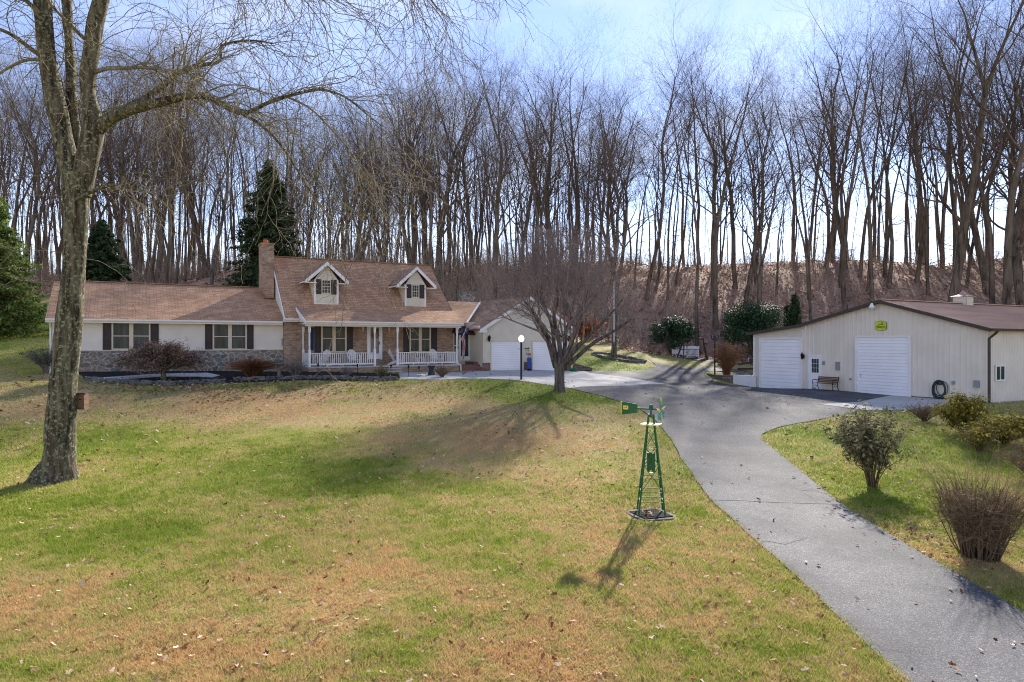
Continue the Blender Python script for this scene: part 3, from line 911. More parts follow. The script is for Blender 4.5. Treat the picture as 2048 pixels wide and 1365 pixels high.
# porch ceiling and beam
B().box((uP0 + .05, WP - .1, zPE - .30), (pu(921, WP), WP + .08, zPE - .12)).build('porch_beam', 'white', house)
B().box((uP0 + .05, WP + .09, zPE - .16), (ub1, W0 - .01, zPE - .125)).build('porch_ceiling', 'white', house)
# left cheek under the porch roof
B().ext([(uP0 + .01, W0, zPE), (uP0 + .01, W0, zK - .2), (uP0 + .01, WP, zPE - .1)], (.04, 0, 0)).build('porch_gable', 'siding', house)
# brick windows
window(642, 692.7, 649.5, 706, W0 - .02, [(629, 641), (693.5, 705.5)], fr=.09, shutter_y=(648, 708))
window(818.6, 860.8, 653, 706, W0 - .02, [(806.8, 817.8), (863, 873.5)], fr=.09, shutter_y=(652, 708))
# front door with storm glass and a wreath
def pbox(mb, x0, x1, y0, y1, W, t, t2=0):
    u0, u1 = pu(x0, W), pu(x1, W); pm = (x0 + x1) / 2
    return mb.box((u0, W - t, pz(pm, y1, W)), (u1, W - t2, pz(pm, y0, W)))
dr = pbox(pbox(pbox(B(), 734, 738, 650.7, 720, W0, .08), 760, 764, 650.7, 720, W0, .08), 738, 760, 650.7, 653, W0, .08)
dr = dr.build('door_frame', 'white_door', house)
dd = pbox(pbox(pbox(pbox(B(), 738, 740.5, 653.3, 719, W0, .06), 757.5, 760, 653.3, 719, W0, .06), 740.5, 757.5, 653.3, 656, W0, .06), 740.5, 757.5, 708, 719, W0, .06).build('door', 'white_door', house, label='white front door with a full glass storm panel and wreath')
pbox(B(), 740.5, 757.5, 656, 708, W0, .03, .01).build('pane', 'glass_light', dd)
pbox(B(), 757.9, 758.9, 684, 690, W0 - .06, .06).build('handle', 'black', dd)
m = B()
uc, zcw = pu(749, W0), pz(749, 670, W0)
for i in range(60):
    a = i * .7; r_ = .17 + .05 * rnd.random()
    m.tube([(uc + r_ * math.cos(a), W0 - .12 + .03 * rnd.random(), zcw + r_ * math.sin(a)), (uc + (r_ + .07) * math.cos(a + .5), W0 - .16, zcw + (r_ + .07) * math.sin(a + .5))], [.035, .012], 4)
wr = thing('wreath', 'autumn leaf wreath hanging on the white front door', 'wreath', (uc, W0 - .1, zcw), house=True)
m.build('leaf_ring', 'red_leaf', wr)
m = B(); m.box((uc - .14, W0 - .18, zcw + .2), (uc + .14, W0 - .1, zcw + .33)); m.box((uc - .1, W0 - .17, zcw - .05), (uc + .02, W0 - .14, zcw + .1)); m.build('bow', 'awning', wr)
# porch deck
zF = -1.50
uq0, uq1 = pu(617, WP), pu(919, WP)
B().box((uq0, WP, -3.2), (uq1, WP + .22, zF - .09)).build('porch_base', 'brick', house, label='brick base of the porch')
B().box((uq0 + .01, WP + .22, -3.2), (uq0 + .22, W0, zF - .09)).build('porch_base', 'brick', house)
B().box((uq0 - .05, WP - .06, zF - .09), (uq1 + .05, W0 - .002, zF)).build('porch_floor', 'concrete', house)
B().box((pu(741, W0), W0 - .35, zF), (pu(768, W0), W0 - .01, -1.27)).build('door_step', 'brick', house)
ud0, ud1 = pu(752, WP), pu(798, WP)
m = B(); mc = B()
for i in range(3):
    z_ = zF - .02 - .15 * (i + 1)
    m.box((ud0 + .02, WP - .08 - .34 * (i + 1), -3), (ud1 - .02, WP - .062 - .34 * i, z_ - .05))
    mc.box((ud0, WP - .10 - .34 * (i + 1), z_ - .05), (ud1, WP - .064 - .34 * i, z_))
so = m.build('front_steps', 'brick', house); mc.build('tread', 'concrete', so)
# posts
def post(u, w):
    z0, z1 = zF, zPE - .3
    h = z1 - z0
    m = B()
    m.box((u - .065, w - .065, z0), (u + .065, w + .065, z0 + h * .42))
    m.lathe((u, w, z0 + h * .42), [(.05, 0), (.065, .03), (.045, .07), (.055, h * .2), (.045, h * .38), (.062, h * .41), (.05, h * .44)], 10)
    m.box((u - .065, w - .065, z0 + h * .86), (u + .065, w + .065, z1))
    return m.build('post', 'white', house)
PU = [pu(x, WP + .1) for x in (619, 749.5, 795, 914)]
for u in PU: post(u, WP + .1)
post(PU[0], W0 - .12); 
def railing(p, q, z0=zF, h=.80, step=.125, label=None):
    m = B(); P, Q = Vector(p), Vector(q); L = (Q - P).length
    m.bar((p[0], p[1], z0 + h - .02), (q[0], q[1], z0 + h - .02), .07, .04).bar((p[0], p[1], z0 + .13), (q[0], q[1], z0 + .13), .06, .09)
    n = int(L / step)
    for i in range(1, n):
        c = P.lerp(Q, i / n)
        m.bar((c.x, c.y, z0 + .17), (c.x, c.y, z0 + h - .04), .035)
    for t in (.25, .5, .75):
        c = P.lerp(Q, t); m.box((c.x - .025, c.y - .025, z0), (c.x + .025, c.y + .025, z0 + .1))
    return m.build('railing', 'white', house, label=label)
railing((PU[0] + .07, WP + .1), (PU[1] - .07, WP + .1)); railing((PU[2] + .07, WP + .1), (PU[3] - .07, WP + .1))
railing((PU[0], WP + .17), (PU[0], W0 - .2)); railing((PU[3], WP + .17), (PU[3], W0 - .05))
B().box((PU[0] - .05, WP + .2, zF + .12), (PU[0] - .035, W0 - .25, zF + .74)).build('railing_panel', 'white', house)
m = B(); m.tube([(uq1 - .1, wPE - .02, zPE - .12), (uq1 - .12, wPE + .1, zPE - .25), (uq1 - .2, WP - .02, zPE - .5), (uq1 - .2, WP - .02, zF + .05), (uq1 + .05, WP - .1, zF - .05), (uq1 + .07, WP - .1, -2.2)], .045, 6); m.build('downspout', 'white', house)
# chimney on the low wing's roof, against the gable
wc0, wc1 = 45.05, 46.3
c0, c1 = pu(524, wc0), um0 - .055
ztc = pz(540, 490, wc0)
m = B()
m.ext([(c0 + .28, wc0, .3), (c1, wc0, .3), (c1, wc0, ztc), (c0, wc0, ztc), (c0, wc0, 3.35), (c0 + .28, wc0, 2.75)], (0, wc1 - wc0, 0))
ch = m.build('chimney', 'brick', house, label='tall brick chimney with a clay flue')
m = B(); m.box((c0 - .05, wc0 - .05, ztc), (c1 + .05, wc1 + .05, ztc + .09)); m.build('chimney_cap', 'brick', ch)
m = B(); m.lathe(((c0 + c1) / 2 - .05, (wc0 + wc1) / 2, ztc + .09), [(.15, 0), (.14, .28)], 12); m.build('flue', 'orange_clay', ch)
B().lathe(((c0 + c1) / 2 - .05, (wc0 + wc1) / 2, ztc + .4), [(.02, -.04), (.19, 0), (.02, .06)], 12).build('flue_cap', 'black', ch)
B().box((c0 + .1, wc0 - .03, 2.55), (c1 + .02, wc0 + .02, 2.72)).build('flashing', 'brown_trim', ch)
# dormers
def dormer(xl, xr, ybot, yeave, apex, rl, rr, wx, wy, shs):
    Wd = 42.9
    u0, u1 = pu(xl, Wd), pu(xr, Wd); xm = (xl + xr) / 2; uc = (u0 + u1) / 2
    z0 = pz(xm, ybot, Wd); ze = pz(xm, yeave, Wd); za = pz(apex[0], apex[1], Wd - .25)
    d = B()
    lapwall(d, [(u0, z0), (u1, z0), (u1, ze + .05), (uc, za - .12), (u0, ze + .05)], lambda s_, o_, z_: (s_, Wd - o_, z_), .1)
    root = d.build('dormer', 'siding', house, label='gabled dormer with a small dark shuttered window')
    def wroof(z): return wEm + (z - zEm) / slope
    s = B()
    for uu, sg in ((u0, -1), (u1, 1)):
        lapwall(s, [(Wd, z0 - .05), (Wd, ze + .05), (wroof(ze + .05) + .2, ze + .05)], lambda a, o_, z_: (uu + sg * o_, a, z_), .1)
    s.build('cheek_wall', 'siding', root)
    b = B()
    for uu in (u0, u1):
        b.box((uu - .05 if uu == u0 else uu - .06, Wd - .035, z0), (uu + .06 if uu == u0 else uu + .05, Wd + .02, ze))
    b.box((u0 - .05, Wd - .04, z0 - .03), (u1 + .05, Wd + .02, z0 + .02))
    b.build('corner_board', 'white', root)
    Wf = Wd - .28
    ua, ub_ = pu(rl[0], Wf), pu(rr[0], Wf)
    hw = (ub_ - ua) / 2; ua, ub_ = uc - hw, uc + hw
    zr = (pz(rl[0], rl[1], Wf) + pz(rr[0], rr[1], Wf)) / 2
    r_ = B()
    for e in (ua, ub_):
        n = Vector((za - zr, 0, (uc - e))) if e > uc else Vector((zr - za, 0, (uc - e)))
        r_.ext([(e, Wf, zr), (uc, Wf, za), (uc, wroof(za) + .05, za), (e, wroof(zr) + .05, zr)], (0, 0, -.07))
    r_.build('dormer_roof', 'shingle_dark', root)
    t = B()
    wd = .20
    t.ext([(ua, Wf - .03, zr - .03), (uc, Wf - .03, za - .01), (uc, Wf - .03, za - .01 - wd * 1.15), (ua + .12, Wf - .03, zr - wd * .9), (ua, Wf - .03, zr - wd * .9)], (0, .03, 0))
    t.ext([(ub_, Wf - .03, zr - .03), (ub_, Wf - .03, zr - wd * .9), (ub_ - .12, Wf - .03, zr - wd * .9), (uc, Wf - .03, za - .01 - wd * 1.15), (uc, Wf - .03, za - .01)], (0, .03, 0))
    # returns under the eaves
    t.box((ua, Wf - .03, zr - wd * 1.1), (u0 + .06, Wd - .025, zr - wd * .85)).box((u1 - .06, Wf - .03, zr - wd * 1.1), (ub_, Wd - .025, zr - wd * .85))
    t.ext([(ua, Wf, zr - .08), (ua, wroof(zr), zr - .08), (ua, wroof(zr), zr - .16), (ua, Wf, zr - .16)], (.03, 0, 0))
    t.build('fascia', 'white', root)
    # window as parts of the dormer
    a, b2 = pu(wx[0], Wd), pu(wx[1], Wd); zb, zt = pz(xm, wy[1], Wd), pz(xm, wy[0], Wd)
    f = B(); W = Wd - .025
    f.box((a, W - .05, zb), (a + .04, W, zt)).box((b2 - .04, W - .05, zb), (b2, W, zt)).box((a + .04, W - .05, zt - .04), (b2 - .04, W, zt)).box((a + .04, W - .05, zb), (b2 - .04, W, zb + .04))
    for q in (.5,): f.box((a + .04, W - .045, zb + (zt - zb) * q - .02), (b2 - .04, W - .001, zb + (zt - zb) * q + .02))
    for q in (.27, .75): f.box((a + .04, W - .04, zb + (zt - zb) * q - .01), (b2 - .04, W - .002, zb + (zt - zb) * q + .01))
    for q in (1 / 3, 2 / 3): f.box((a + (b2 - a) * q - .01, W - .038, zb + .04), (a + (b2 - a) * q + .01, W - .003, zt - .04))
    f.build('window_frame', 'cream', root)
    B().box((a + .04, W - .02, zb + .04), (b2 - .04, W - .01, zt - .04)).build('window_pane', 'glass', root)
    for x0, x1 in shs:
        p0, p1 = pu(x0, Wd), pu(x1, Wd); s = B()
        s.box((p0, W - .04, zb - .05), (p1, W, zt + .03)).box((p0 + .05, W - .05, zb), (p1 - .05, W - .04, (zb + zt) / 2 - .03)).box((p0 + .05, W - .05, (zb + zt) / 2 + .03), (p1 - .05, W - .04, zt - .03))
        s.build('shutter', 'shutter', root)
dormer(629.5, 675.3, 609, 561, (654.5, 524), (602, 559), (688.5, 562), (643, 661), (561, 588), [(632, 642), (662, 672.5)])
dormer(811, 850.5, 615, 571, (833.6, 533.7), (784, 569), (863, 571), (823, 837.5), (571, 596), [(813, 822), (838.5, 848)])
# --- breezeway
B().box((ub1 + .005, W0 + .05, -3), (22.5, W0 + .3, 1.3)).build('breezeway_wall', 'siding', house)
da, db = pu(919, W0), pu(939, W0)
zt_, zb_ = pz(928, 664, W0), pz(928, 722, W0)
m = B(); W = W0 + .05
for a, b in ((da, da + .08), (db - .08, db)): m.box((a, W - .08, zb_), (b, W, zt_))
m.box((da + .08, W - .08, zt_ - .08), (db - .08, W, zt_)); m.box((da + .08, W - .05, zb_), (db - .08, W, zb_ + .28))
d2 = m.build('door', 'white_door', house, label='white glass side door under the awning')
B().box((da + .08, W - .03, zb_ + .28), (db - .08, W - .01, zt_ - .08)).build('pane', 'glass', d2)
m = B(); ua_ = ub1 + .03
m.box((ua_, W - .06, zb_), (ua_ + .04, W, zt_)).box((da - .06, W - .06, zb_), (da - .01, W, zt_)).box((ua_ + .04, W - .06, (zb_ + zt_) / 2), (da - .06, W, (zb_ + zt_) / 2 + .05))
sl = m.build('window', 'white', house, label='tall narrow sidelight beside the side door')
B().box((ua_ + .04, W - .03, zb_), (da - .06, W - .01, zt_)).build('pane', 'glass', sl)
# awning
a0, a1 = pu(909, W0) , pu(951, 41.2)
m = B(); zA1, zA0 = pz(930, 650, W0), pz(930, 667, 41.4)
m.ext([(a0, W0 - .02, zA1), (a1 - .35, W0 - .02, zA1), (a1, 41.25, zA0), (a0 - .2, 41.25, zA0)], (0, 0, -.03))
m.face([(a1 - .35, W0 - .02, zA1), (a1, W0 - .02, zA0), (a1, 41.25, zA0)]).face([(a0, W0 - .02, zA1), (a0 - .2, 41.25, zA0), (a0 - .2, W0 - .02, zA0)])
m.box((a0 - .2, 41.23, zA0 - .14), (a1, 41.25, zA0))
m.build('awning', 'awning', house, label='dark plum awning over the side door')
# connector roof
zCr = 2.86
roofslab('roof', [(um1 + .06, 41.9, 1.22), (19.7, 41.9, 1.22), (22.8, 46.0, 2.92), (um1 + .06, 46.0, 2.92)], .1, label='brown roof joining the main part to the garage')
m = B(); m.bar((19.72, 41.88, 1.25), (22.75, 45.95, 2.95), .14, .03); m.ext([(ug0 - .36, WG - .3, 1.0), (ug0 - .48, WG - .3, 1.0), (ug0 - .46, WG - .3, .88), (ug0 - .36, WG - .3, .88)], (0, 2.2, 0)); m.build('valley_flashing', 'white', house)
# brick landing and steps by the side door
s0, s1 = pu(922, 40.4), pu(968, 41)
m = B(); zL = zb_ - .06
m.box((ub1 + .9, 40.9, -3), (ug0 - .03, W0 + .04, zL))
for i in range(4):
    m.box((uq1 + .15, 40.9 - .32 * (i + 1), -3), (ug0 - .03 + .12 * i, 40.9 - .32 * i - .004, zL - .16 * (i + 1)))
m.build('side_steps', 'brick_red', house, label='red brick steps up to the side door')
# --- garage
ug1 = 26.97; ugc = (ug0 + ug1) / 2
zeg = 1.0; zag = pz(1056, 593, WG - .3)
wallface([(ug0, -2.3), (ug1, -2.3), (ug1, zeg), (ugc, zag - .18), (ug0, zeg)], WG, 'siding', 'garage_wall', 'cream clapboard gable wall of the garage')
B().ext([(ug0 + .01, WG + .01, -3), (ug1 - .01, WG + .01, -3), (ug1 - .01, WG + .01, zeg), (ugc, WG + .01, zag - .2), (ug0 + .01, WG + .01, zeg)], (0, .15, 0)).build('wall_core', 'siding', house)
m = B(); lapwall(m, [(WG, -3), (W0 + .05, -3), (W0 + .05, zeg), (WG, zeg)], lambda a, o_, z_: (ug0 - o_, a, z_)); m.build('garage_side_wall', 'siding', house)
B().box((ug1 - .2, WG + .2, -3), (ug1, 48.4, zeg)).build('garage_side_wall', 'siding', house)
B().box((ug0, 48.2, -3), (ug1 - .2, 48.4, zag - 1)).build('rear_wall', 'siding', house)
el, er = ug0 - .38, ug1 + .38
zl = zag - (zag - zeg) * (ugc - el) / (ugc - ug0)
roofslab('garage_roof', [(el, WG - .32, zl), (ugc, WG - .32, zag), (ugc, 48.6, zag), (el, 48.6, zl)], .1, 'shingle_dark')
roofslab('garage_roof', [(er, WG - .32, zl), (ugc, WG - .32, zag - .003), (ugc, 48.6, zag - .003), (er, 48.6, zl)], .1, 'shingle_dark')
m = B()
m.ext([(el, WG - .36, zl - .02), (ugc, WG - .36, zag - .02), (ugc, WG - .36, zag - .24), (el, WG - .36, zl - .24)], (0, .04, 0))
m.ext([(er, WG - .36, zl - .02), (er, WG - .36, zl - .24), (ugc, WG - .36, zag - .24), (ugc, WG - .36, zag - .02)], (0, .04, 0))
m.ext([(el, WG - .32, zl - .22), (ug0 + .15, WG - .32, zl - .22), (ug0 + .15, WG - .32, zl + .0), (el, WG - .32, zl - .12)], (0, .28, 0))
m.ext([(er, WG - .32, zl - .22), (ug1 - .15, WG - .32, zl - .22), (ug1 - .15, WG - .32, zl + .0), (er, WG - .32, zl - .12)], (0, .28, 0))
m.build('fascia', 'white', house)
m = B(); m.box((ug0 - .03, WG - .035, -2.0), (ug0 + .1, WG + .02, zeg)).box((ug1 - .1, WG - .035, -2.2), (ug1 + .03, WG + .02, zeg)); m.build('corner_board', 'cream', house)
m = B(); m.box((er - .02, WG - .3, zl - .06), (er + .1, 48.5, zl + .04)); m.tube([(er, WG - .25, zl), (ug1 + .08, WG + .05, zl - .4), (ug1 + .08, WG + .05, -2)], .045, 6); m.build('gutter', 'white', house)
def overhead(x0, x1, y0, y1, place, umap, n=4, groove=True, name='garage_door', parent=None, frame=True, zz=None, cols=0):
    pass
def gdoor(x0, x1, y0):
    W = WG - .03
    u0, u1 = pu(x0, W), pu(x1, W); z1 = pz((x0 + x1) / 2, y0, W); z0 = gh((u0 + u1) / 2, WG) - .02
    m = B(); h = (z1 - z0) / 16
    m.box((u0, W, z0), (u1, W + .02, z1))
    for i in range(16):
        a = z0 + i * h
        m.ext([(u0, W - .002, a + h), (u0, W - .028, a + .02), (u0, W - .028, a + .006), (u0, W - .002, a + .004)], (u1 - u0, 0, 0))
    d = m.build('garage_door', 'white_door', house)
    t = B(); t.box((u0 - .09, W - .04, z0), (u0 - .002, W + .02, z1 + .09)).box((u1 + .002, W - .04, z0), (u1 + .09, W + .02, z1 + .09)).box((u0, W - .04, z1 + .002), (u1, W + .02, z1 + .09))
    t.build('door_frame', 'cream', house)
    return u0, u1
g1a = gdoor(982.5, 1045, 685); g2a = gdoor(1065.5, 1129, 685)
m = B(); zbk = pz(1000, 726, WG)
m.box((ug0 - .05, WG - .09, -3), (g1a[0] - .1, WG - .03, zbk)).box((g1a[1] + .1, WG - .09, -3), (g2a[0] - .1, WG - .03, zbk)).box((g2a[1] + .1, WG - .09, -3), (ug1 + .02, WG - .03, zbk))
m.build('brick_base', 'brick_red', house)
def lantern(u, w, z, parent, s=1.0, along=(0, -1), mt='black', name='wall_lamp'):
    m = B(); o = .16 * s
    x, y = u + along[0] * o, w + along[1] * o
    m.box((u - .04 * s, w - .04 * s, z - .1 * s), (u + .04 * s, w + .04 * s, z + .1 * s))
    m.tube([(u, w, z + .05 * s), (x, y, z + .22 * s)], .015 * s, 5)
    m.lathe((x, y, z - .18 * s), [(.05 * s, 0), (.055 * s, .02), (.095 * s, .28 * s), (.12 * s, .29 * s), (.03 * s, .4 * s), (.015 * s, .46 * s)], 6)
    return m.build(name, mt, parent)
lantern(pu(976, WG), WG - .03, pz(976, 679, WG), house); lantern(pu(1135, WG), WG - .03, pz(1135, 679, WG), house)
for x in (724.5, 777): lantern(pu(x, W0), W0 - .02, pz(x, 659, W0), house, .8, mt='cream')
# rear stone chimney
m = B(); cz = pz(937, 586, 47.2)
a, b = pu(925, 47.2), pu(951, 47.2)
m.box((a, 47.2, 1.5), (b, 48.0, cz)); cm = m.build('chimney', 'fieldstone', house, label='low stone chimney behind the roof valley')
B().box((a - .06, 47.14, cz), (b + .06, 48.06, cz + .09)).build('chimney_cap', 'birdbath', cm)
# electric meter and pipe, corner boards
um_ = pu(570, WR)
m = B(); m.box((um_ - .2, WR - .16, pz(570, 692, WR)), (um_ + .02, WR - .02, pz(570, 678, WR))); m.tube([(um_ - .08, WR - .1, -1.9), (um_ - .08, WR - .1, -.2)], .03, 6); m.build('meter_box', 'grey_box', house)
m = B(); m.box((um_ + .03, WR - .06, -2), (um0 + .01, WR, 1.1)); m.build('corner_board', 'siding', house)
m = B(); m.tube([(um0 - .05, wEm, 1.2), (um_ - .0, WR - .2, .95), (um_ + .05, WR - .1, .7), (um_ + .05, WR - .1, -1.9)], .04, 6); m.build('downspout', 'white', house)
# hanging blue cloth by the left post
tl = thing('banner', 'narrow blue banner hanging behind the left porch post', 'banner', (PU[0] + .12, WP + .35, .1), house=True)
m = B()
n = 6
for i in range(n):
    a = PU[0] + .03 + i * .045; m.face([(a, WP + .35 + .03 * (i % 2), -.55), (a + .045, WP + .35 + .03 * ((i + 1) % 2), -.55), (a + .045, WP + .35 + .03 * ((i + 1) % 2), .75), (a, WP + .35 + .03 * (i % 2), .75)])
m.build('cloth', 'teal', tl); B().tube([(PU[0] - .02, WP + .36, .77), (PU[0] + .42, WP + .36, .77)], .012, 6).build('rod', 'black', tl)
tl.children[0].modifiers.new('thickness', 'SOLIDIFY').thickness = .006

# ================================================================ metal building
UB = 40.8
BC = (UB, 20.04)
bwL, bwS, bwM, bwR = bw(1507, UB), bw(1602.5, UB), bw(1764, UB), bw(1974, UB)
zr_ = bz(1974, 656, UB); za_ = bz(1764, 603, UB); zs_ = bz(1602.5, 652, UB); zl_ = bz(1507, 667, UB)
barn = thing('metal_building', 'big cream ribbed metal garage building with brown metal roof, cupola and attached lean-to', 'garage building', (UB, bwM, -3.4), house=True)
LB = 24.0
zb0 = -4.2
m = B()
m.ext([(UB, bwR, zb0), (UB, bwR, zr_ - .05), (UB, bwM, za_ - .1), (UB, bwS, zs_ - .05), (UB, bwS, zb0)], (.15, 0, 0))
dL = (bw(1716, UB), bw(1818, UB)); dS = (bw(1524, UB), bw(1601.5, UB)); dP = (bw(1620, UB), bw(1641, UB))
w_ = bwR + .12
def zroof(w):
    if w < bwM: return zr_ + (za_ - zr_) * (w - bwR) / (bwM - bwR)
    return zs_ + (za_ - zs_) * (bwS - w) / (bwS - bwM)
while w_ < bwS - .05:
    m.ext([(UB - .002, w_ - .035, zb0), (UB - .002, w_ + .035, zb0), (UB - .03, w_ + .015, zb0), (UB - .03, w_ - .015, zb0)], (0, 0, zroof(w_) - .12 - zb0))
    w_ += .30
m.build('front_wall', 'barn_wall', barn)
m = B()
m.box((UB + .15, bwR, zb0), (UB + LB, bwR + .15, zr_ - .05)).box((UB + LB - .15, bwR + .15, zb0), (UB + LB, bwS, zs_ - .1)).box((UB + .15, bwS - .15, zb0), (UB + LB - .15, bwS, zs_ - .1))
u_ = UB + .25
while u_ < UB + LB:
    m.ext([(u_ - .035, bwR + .002, zb0), (u_ + .035, bwR + .002, zb0), (u_ + .015, bwR - .026, zb0), (u_ - .015, bwR - .026, zb0)], (0, 0, zr_ - .08 - zb0)); u_ += .3
m.build('side_wall', 'barn_wall', barn)
# lean-to
m = B(); lapwall(m, [(bwS + .002, zb0), (bwS + .002, zs_ - .1), (bwL, zl_ - .1), (bwL, zb0)], lambda a, o_, z_: (UB + .02 - o_, a, z_), .13)
m.box((UB + .03, bwL - .15, zb0), (UB + 12, bwL, zl_ - .12)); m.build('lean_to_wall', 'siding', barn)
B().box((UB - .02, bwL - .13, zb0), (UB + .02, bwL + .02, zl_ - .15)).build('corner_trim', 'white', barn)
ov = .35
def slopez(w): 
    if w < bwM: return zr_ + (za_ - zr_) * (w - bwR) / (bwM - bwR)
    if w < bwS: return za_ + (zs_ - za_) * (w - bwM) / (bwS - bwM)
    return zs_ + (zl_ - zs_) * (w - bwS) / (bwL - bwS)
def broof(name, wa, wb, u1):
    za, zb = slopez(wa), slopez(wb)
    m = B(); m.ext([(UB - ov, wa, za + .06), (u1, wa, za + .06), (u1, wb, zb + .06), (UB - ov, wb, zb + .06)], (0, 0, -.06))
    u = UB - ov + .2
    while u < u1:
        m.ext([(u - .03, wa, za + .06), (u + .03, wa, za + .06), (u + .012, wa, za + .085), (u - .012, wa, za + .085)], (0, wb - wa, zb - za)); u += .3
    return m.build(name, 'metal_roof', barn)
broof('roof', bwR - ov, bwM, UB + LB + .3); broof('rear_roof', bwM + .001, bwS, UB + LB + .3); broof('lean_to_roof', bwS + .002, bwL + .4, UB + 12)
B().bar((UB - ov, bwM, za_ + .1), (UB + LB + .3, bwM, za_ + .1), .4, .05).build('ridge_cap', 'metal_roof', barn)
m = B()
for a, b in ((bwR - ov, bwM), (bwM, bwS), (bwS, bwL + .4)):
    za, zb = slopez(a), slopez(b)
    m.ext([(UB - ov - .05, a, za + .07), (UB - ov - .05, b, zb + .07), (UB - ov - .05, b, zb - .14), (UB - ov - .05, a, za - .14)], (.05, 0, 0))
m.build('rake_trim', 'brown_trim', barn)
m = B(); zz = slopez(bwR - ov)
m.ext([(UB - ov, bwR - ov, zz + .05), (UB - ov, bwR - ov - .13, zz + .05), (UB - ov, bwR - ov - .1, zz - .09), (UB - ov, bwR - ov, zz - .09)], (LB + .6, 0, 0)); m.build('gutter', 'brown_trim', barn)
m = B(); m.tube([(UB + .3, bwR - ov - .06, zz - .05), (UB + .2, bwR - ov, zz - .2), (UB + .06, bwR - .08, zz - .5), (UB + .06, bwR - .08, -3.35), (UB + .1, bwR - .4, -3.45)], .075, 6); m.build('downspout', 'brown_trim', barn)
B().box((UB - .03, bwR - .03, zb0), (UB + .06, bwR + .06, zr_)).build('corner_trim', 'barn_wall', barn)
B().box((UB - .035, bwR, zb0), (UB - .005, bwS, -3.30)).build('base_trim', 'brown_trim', barn)
def bdoor(wa, wb, ytop, pxm, n, recess, frame_w=.16):
    z1 = bz(pxm, ytop, UB); z0 = -3.75
    lo, hi = min(wa, wb), max(wa, wb)
    X = UB - .04
    m = B(); m.box((X, lo, z0), (X + .03, hi, z1))
    h = (z1 - z0) / n
    for i in range(n):
        a = z0 + i * h
        m.ext([(X - .002, lo, a + h), (X - .026, lo, a + .03), (X - .026, lo, a + .012), (X - .002, lo, a + .006)], (0, hi - lo, 0))
    d = m.build('garage_door', 'white_door', barn)
    t = B(); t.box((X - .07, lo - frame_w, z0), (X + .03, lo - .002, z1 + frame_w * .6)).box((X - .07, hi + .002, z0), (X + .03, hi + frame_w, z1 + frame_w * .6)).box((X - .07, lo, z1 + .002), (X + .03, hi, z1 + frame_w * .6))
    t.build('door_frame', 'white', barn)
    return d
bd = bdoor(dL[0], dL[1], 675.5, 1766, 20, 0); bdoor(dS[0], dS[1], 679.5, 1562, 15, 0, .2)
B().tube([(UB - .08, bw(1723, UB), -2.3), (UB - .08, bw(1723, UB), -2.1)], .02, 5).build('handle', 'metal', bd)
# walk door
z1 = bz(1630, 714, UB); z0 = -3.62; a, b = sorted((bw(1619, UB), bw(1643, UB)))
m = B(); m.box((UB - .06, a, z0), (UB - .035, b, z1)); m.box((UB - .075, a + .12, z0 + .5), (UB - .06, b - .12, z0 + .9))
wd_ = m.build('door', 'white_door', barn, label='white walk-in door with a small paned window')
m = B(); m.box((UB - .09, a - .09, z0), (UB, a - .002, z1 + .09)).box((UB - .09, b + .002, z0), (UB, b + .09, z1 + .09)).box((UB - .09, a, z1 + .002), (UB, b, z1 + .09)); m.build('door_frame', 'white', barn)
p0, p1 = sorted((bw(1625, UB), bw(1638.5, UB))); q0, q1 = bz(1632, 746, UB), bz(1632, 718.5, UB)
B().box((UB - .075, p0, q0), (UB - .062, p1, q1)).build('pane', 'glass', wd_)
m = B()
for t in (1 / 3, 2 / 3): m.box((UB - .085, p0 + (p1 - p0) * t - .01, q0), (UB - .076, p0 + (p1 - p0) * t + .01, q1)); m.box((UB - .087, p0, q0 + (q1 - q0) * t - .01), (UB - .0765, p1, q0 + (q1 - q0) * t + .01))
m.build('muntin', 'white', wd_); B().box((UB - .075, (a + b) / 2 - .12, z0 + .2), (UB - .061, (a + b) / 2 + .12, z0 + .45)).build('pet_flap', 'grey_box', wd_)
B().lathe((UB - .12, a + .08, z0 + 1.0), [(.03, 0), (.03, .05)], 6).build('handle', 'black', wd_)
lantern(UB - .03, bw(1608, UB), bz(1608, 714, UB), barn, 1.1, (-1, 0))
for i, (x, y, w2, h2) in enumerate(((1676, 733, .14, .28), (1648.5, 727, .08, .12), (1702, 759, .06, .06), (1908, 766, .09, .09), (1954.5, 769, .14, .2))):
    c = bw(x, UB); zc_ = bz(x, y, UB)
    B().box((UB - .09, c - w2, zc_ - h2), (UB - .028, c + w2, zc_ + h2)).build('wall_box', 'grey_box', barn)
# floodlight under the peak
c = bw(1752, UB); zc_ = bz(1752, 613, UB)
m = B(); m.tube([(UB - .1, c - .15, za_ - .1), (UB - .35, c, za_ - .15), (UB - .42, c, zc_ + .15)], .03, 6).lathe((UB - .42, c, zc_ - .15), [(.14, -.02), (.2, .05), (.1, .22), (.06, .32)], 10); m.build('floodlight', 'white', barn)
# side window
sw0, sw1 = pu(1989, bwR), pu(2008, bwR)
zt2, zb2 = pz(1998, 731, bwR), pz(1998, 763, bwR)
m = B(); W = bwR - .03
m.box((sw0, W - .05, zb2), (sw0 + .08, W, zt2)).box((sw1 - .08, W - .05, zb2), (sw1, W, zt2)).box((sw0 + .08, W - .05, zt2 - .08), (sw1 - .08, W, zt2)).box((sw0 + .08, W - .05, zb2), (sw1 - .08, W, zb2 + .08)).box(((sw0 + sw1) / 2 - .03, W - .045, zb2 + .08), ((sw0 + sw1) / 2 + .03, W, zt2 - .08))
wf = m.build('window', 'white', barn); B().box((sw0 + .08, W - .02, zb2 + .08), (sw1 - .08, W - .01, zt2 - .08)).build('pane', 'glass', wf)
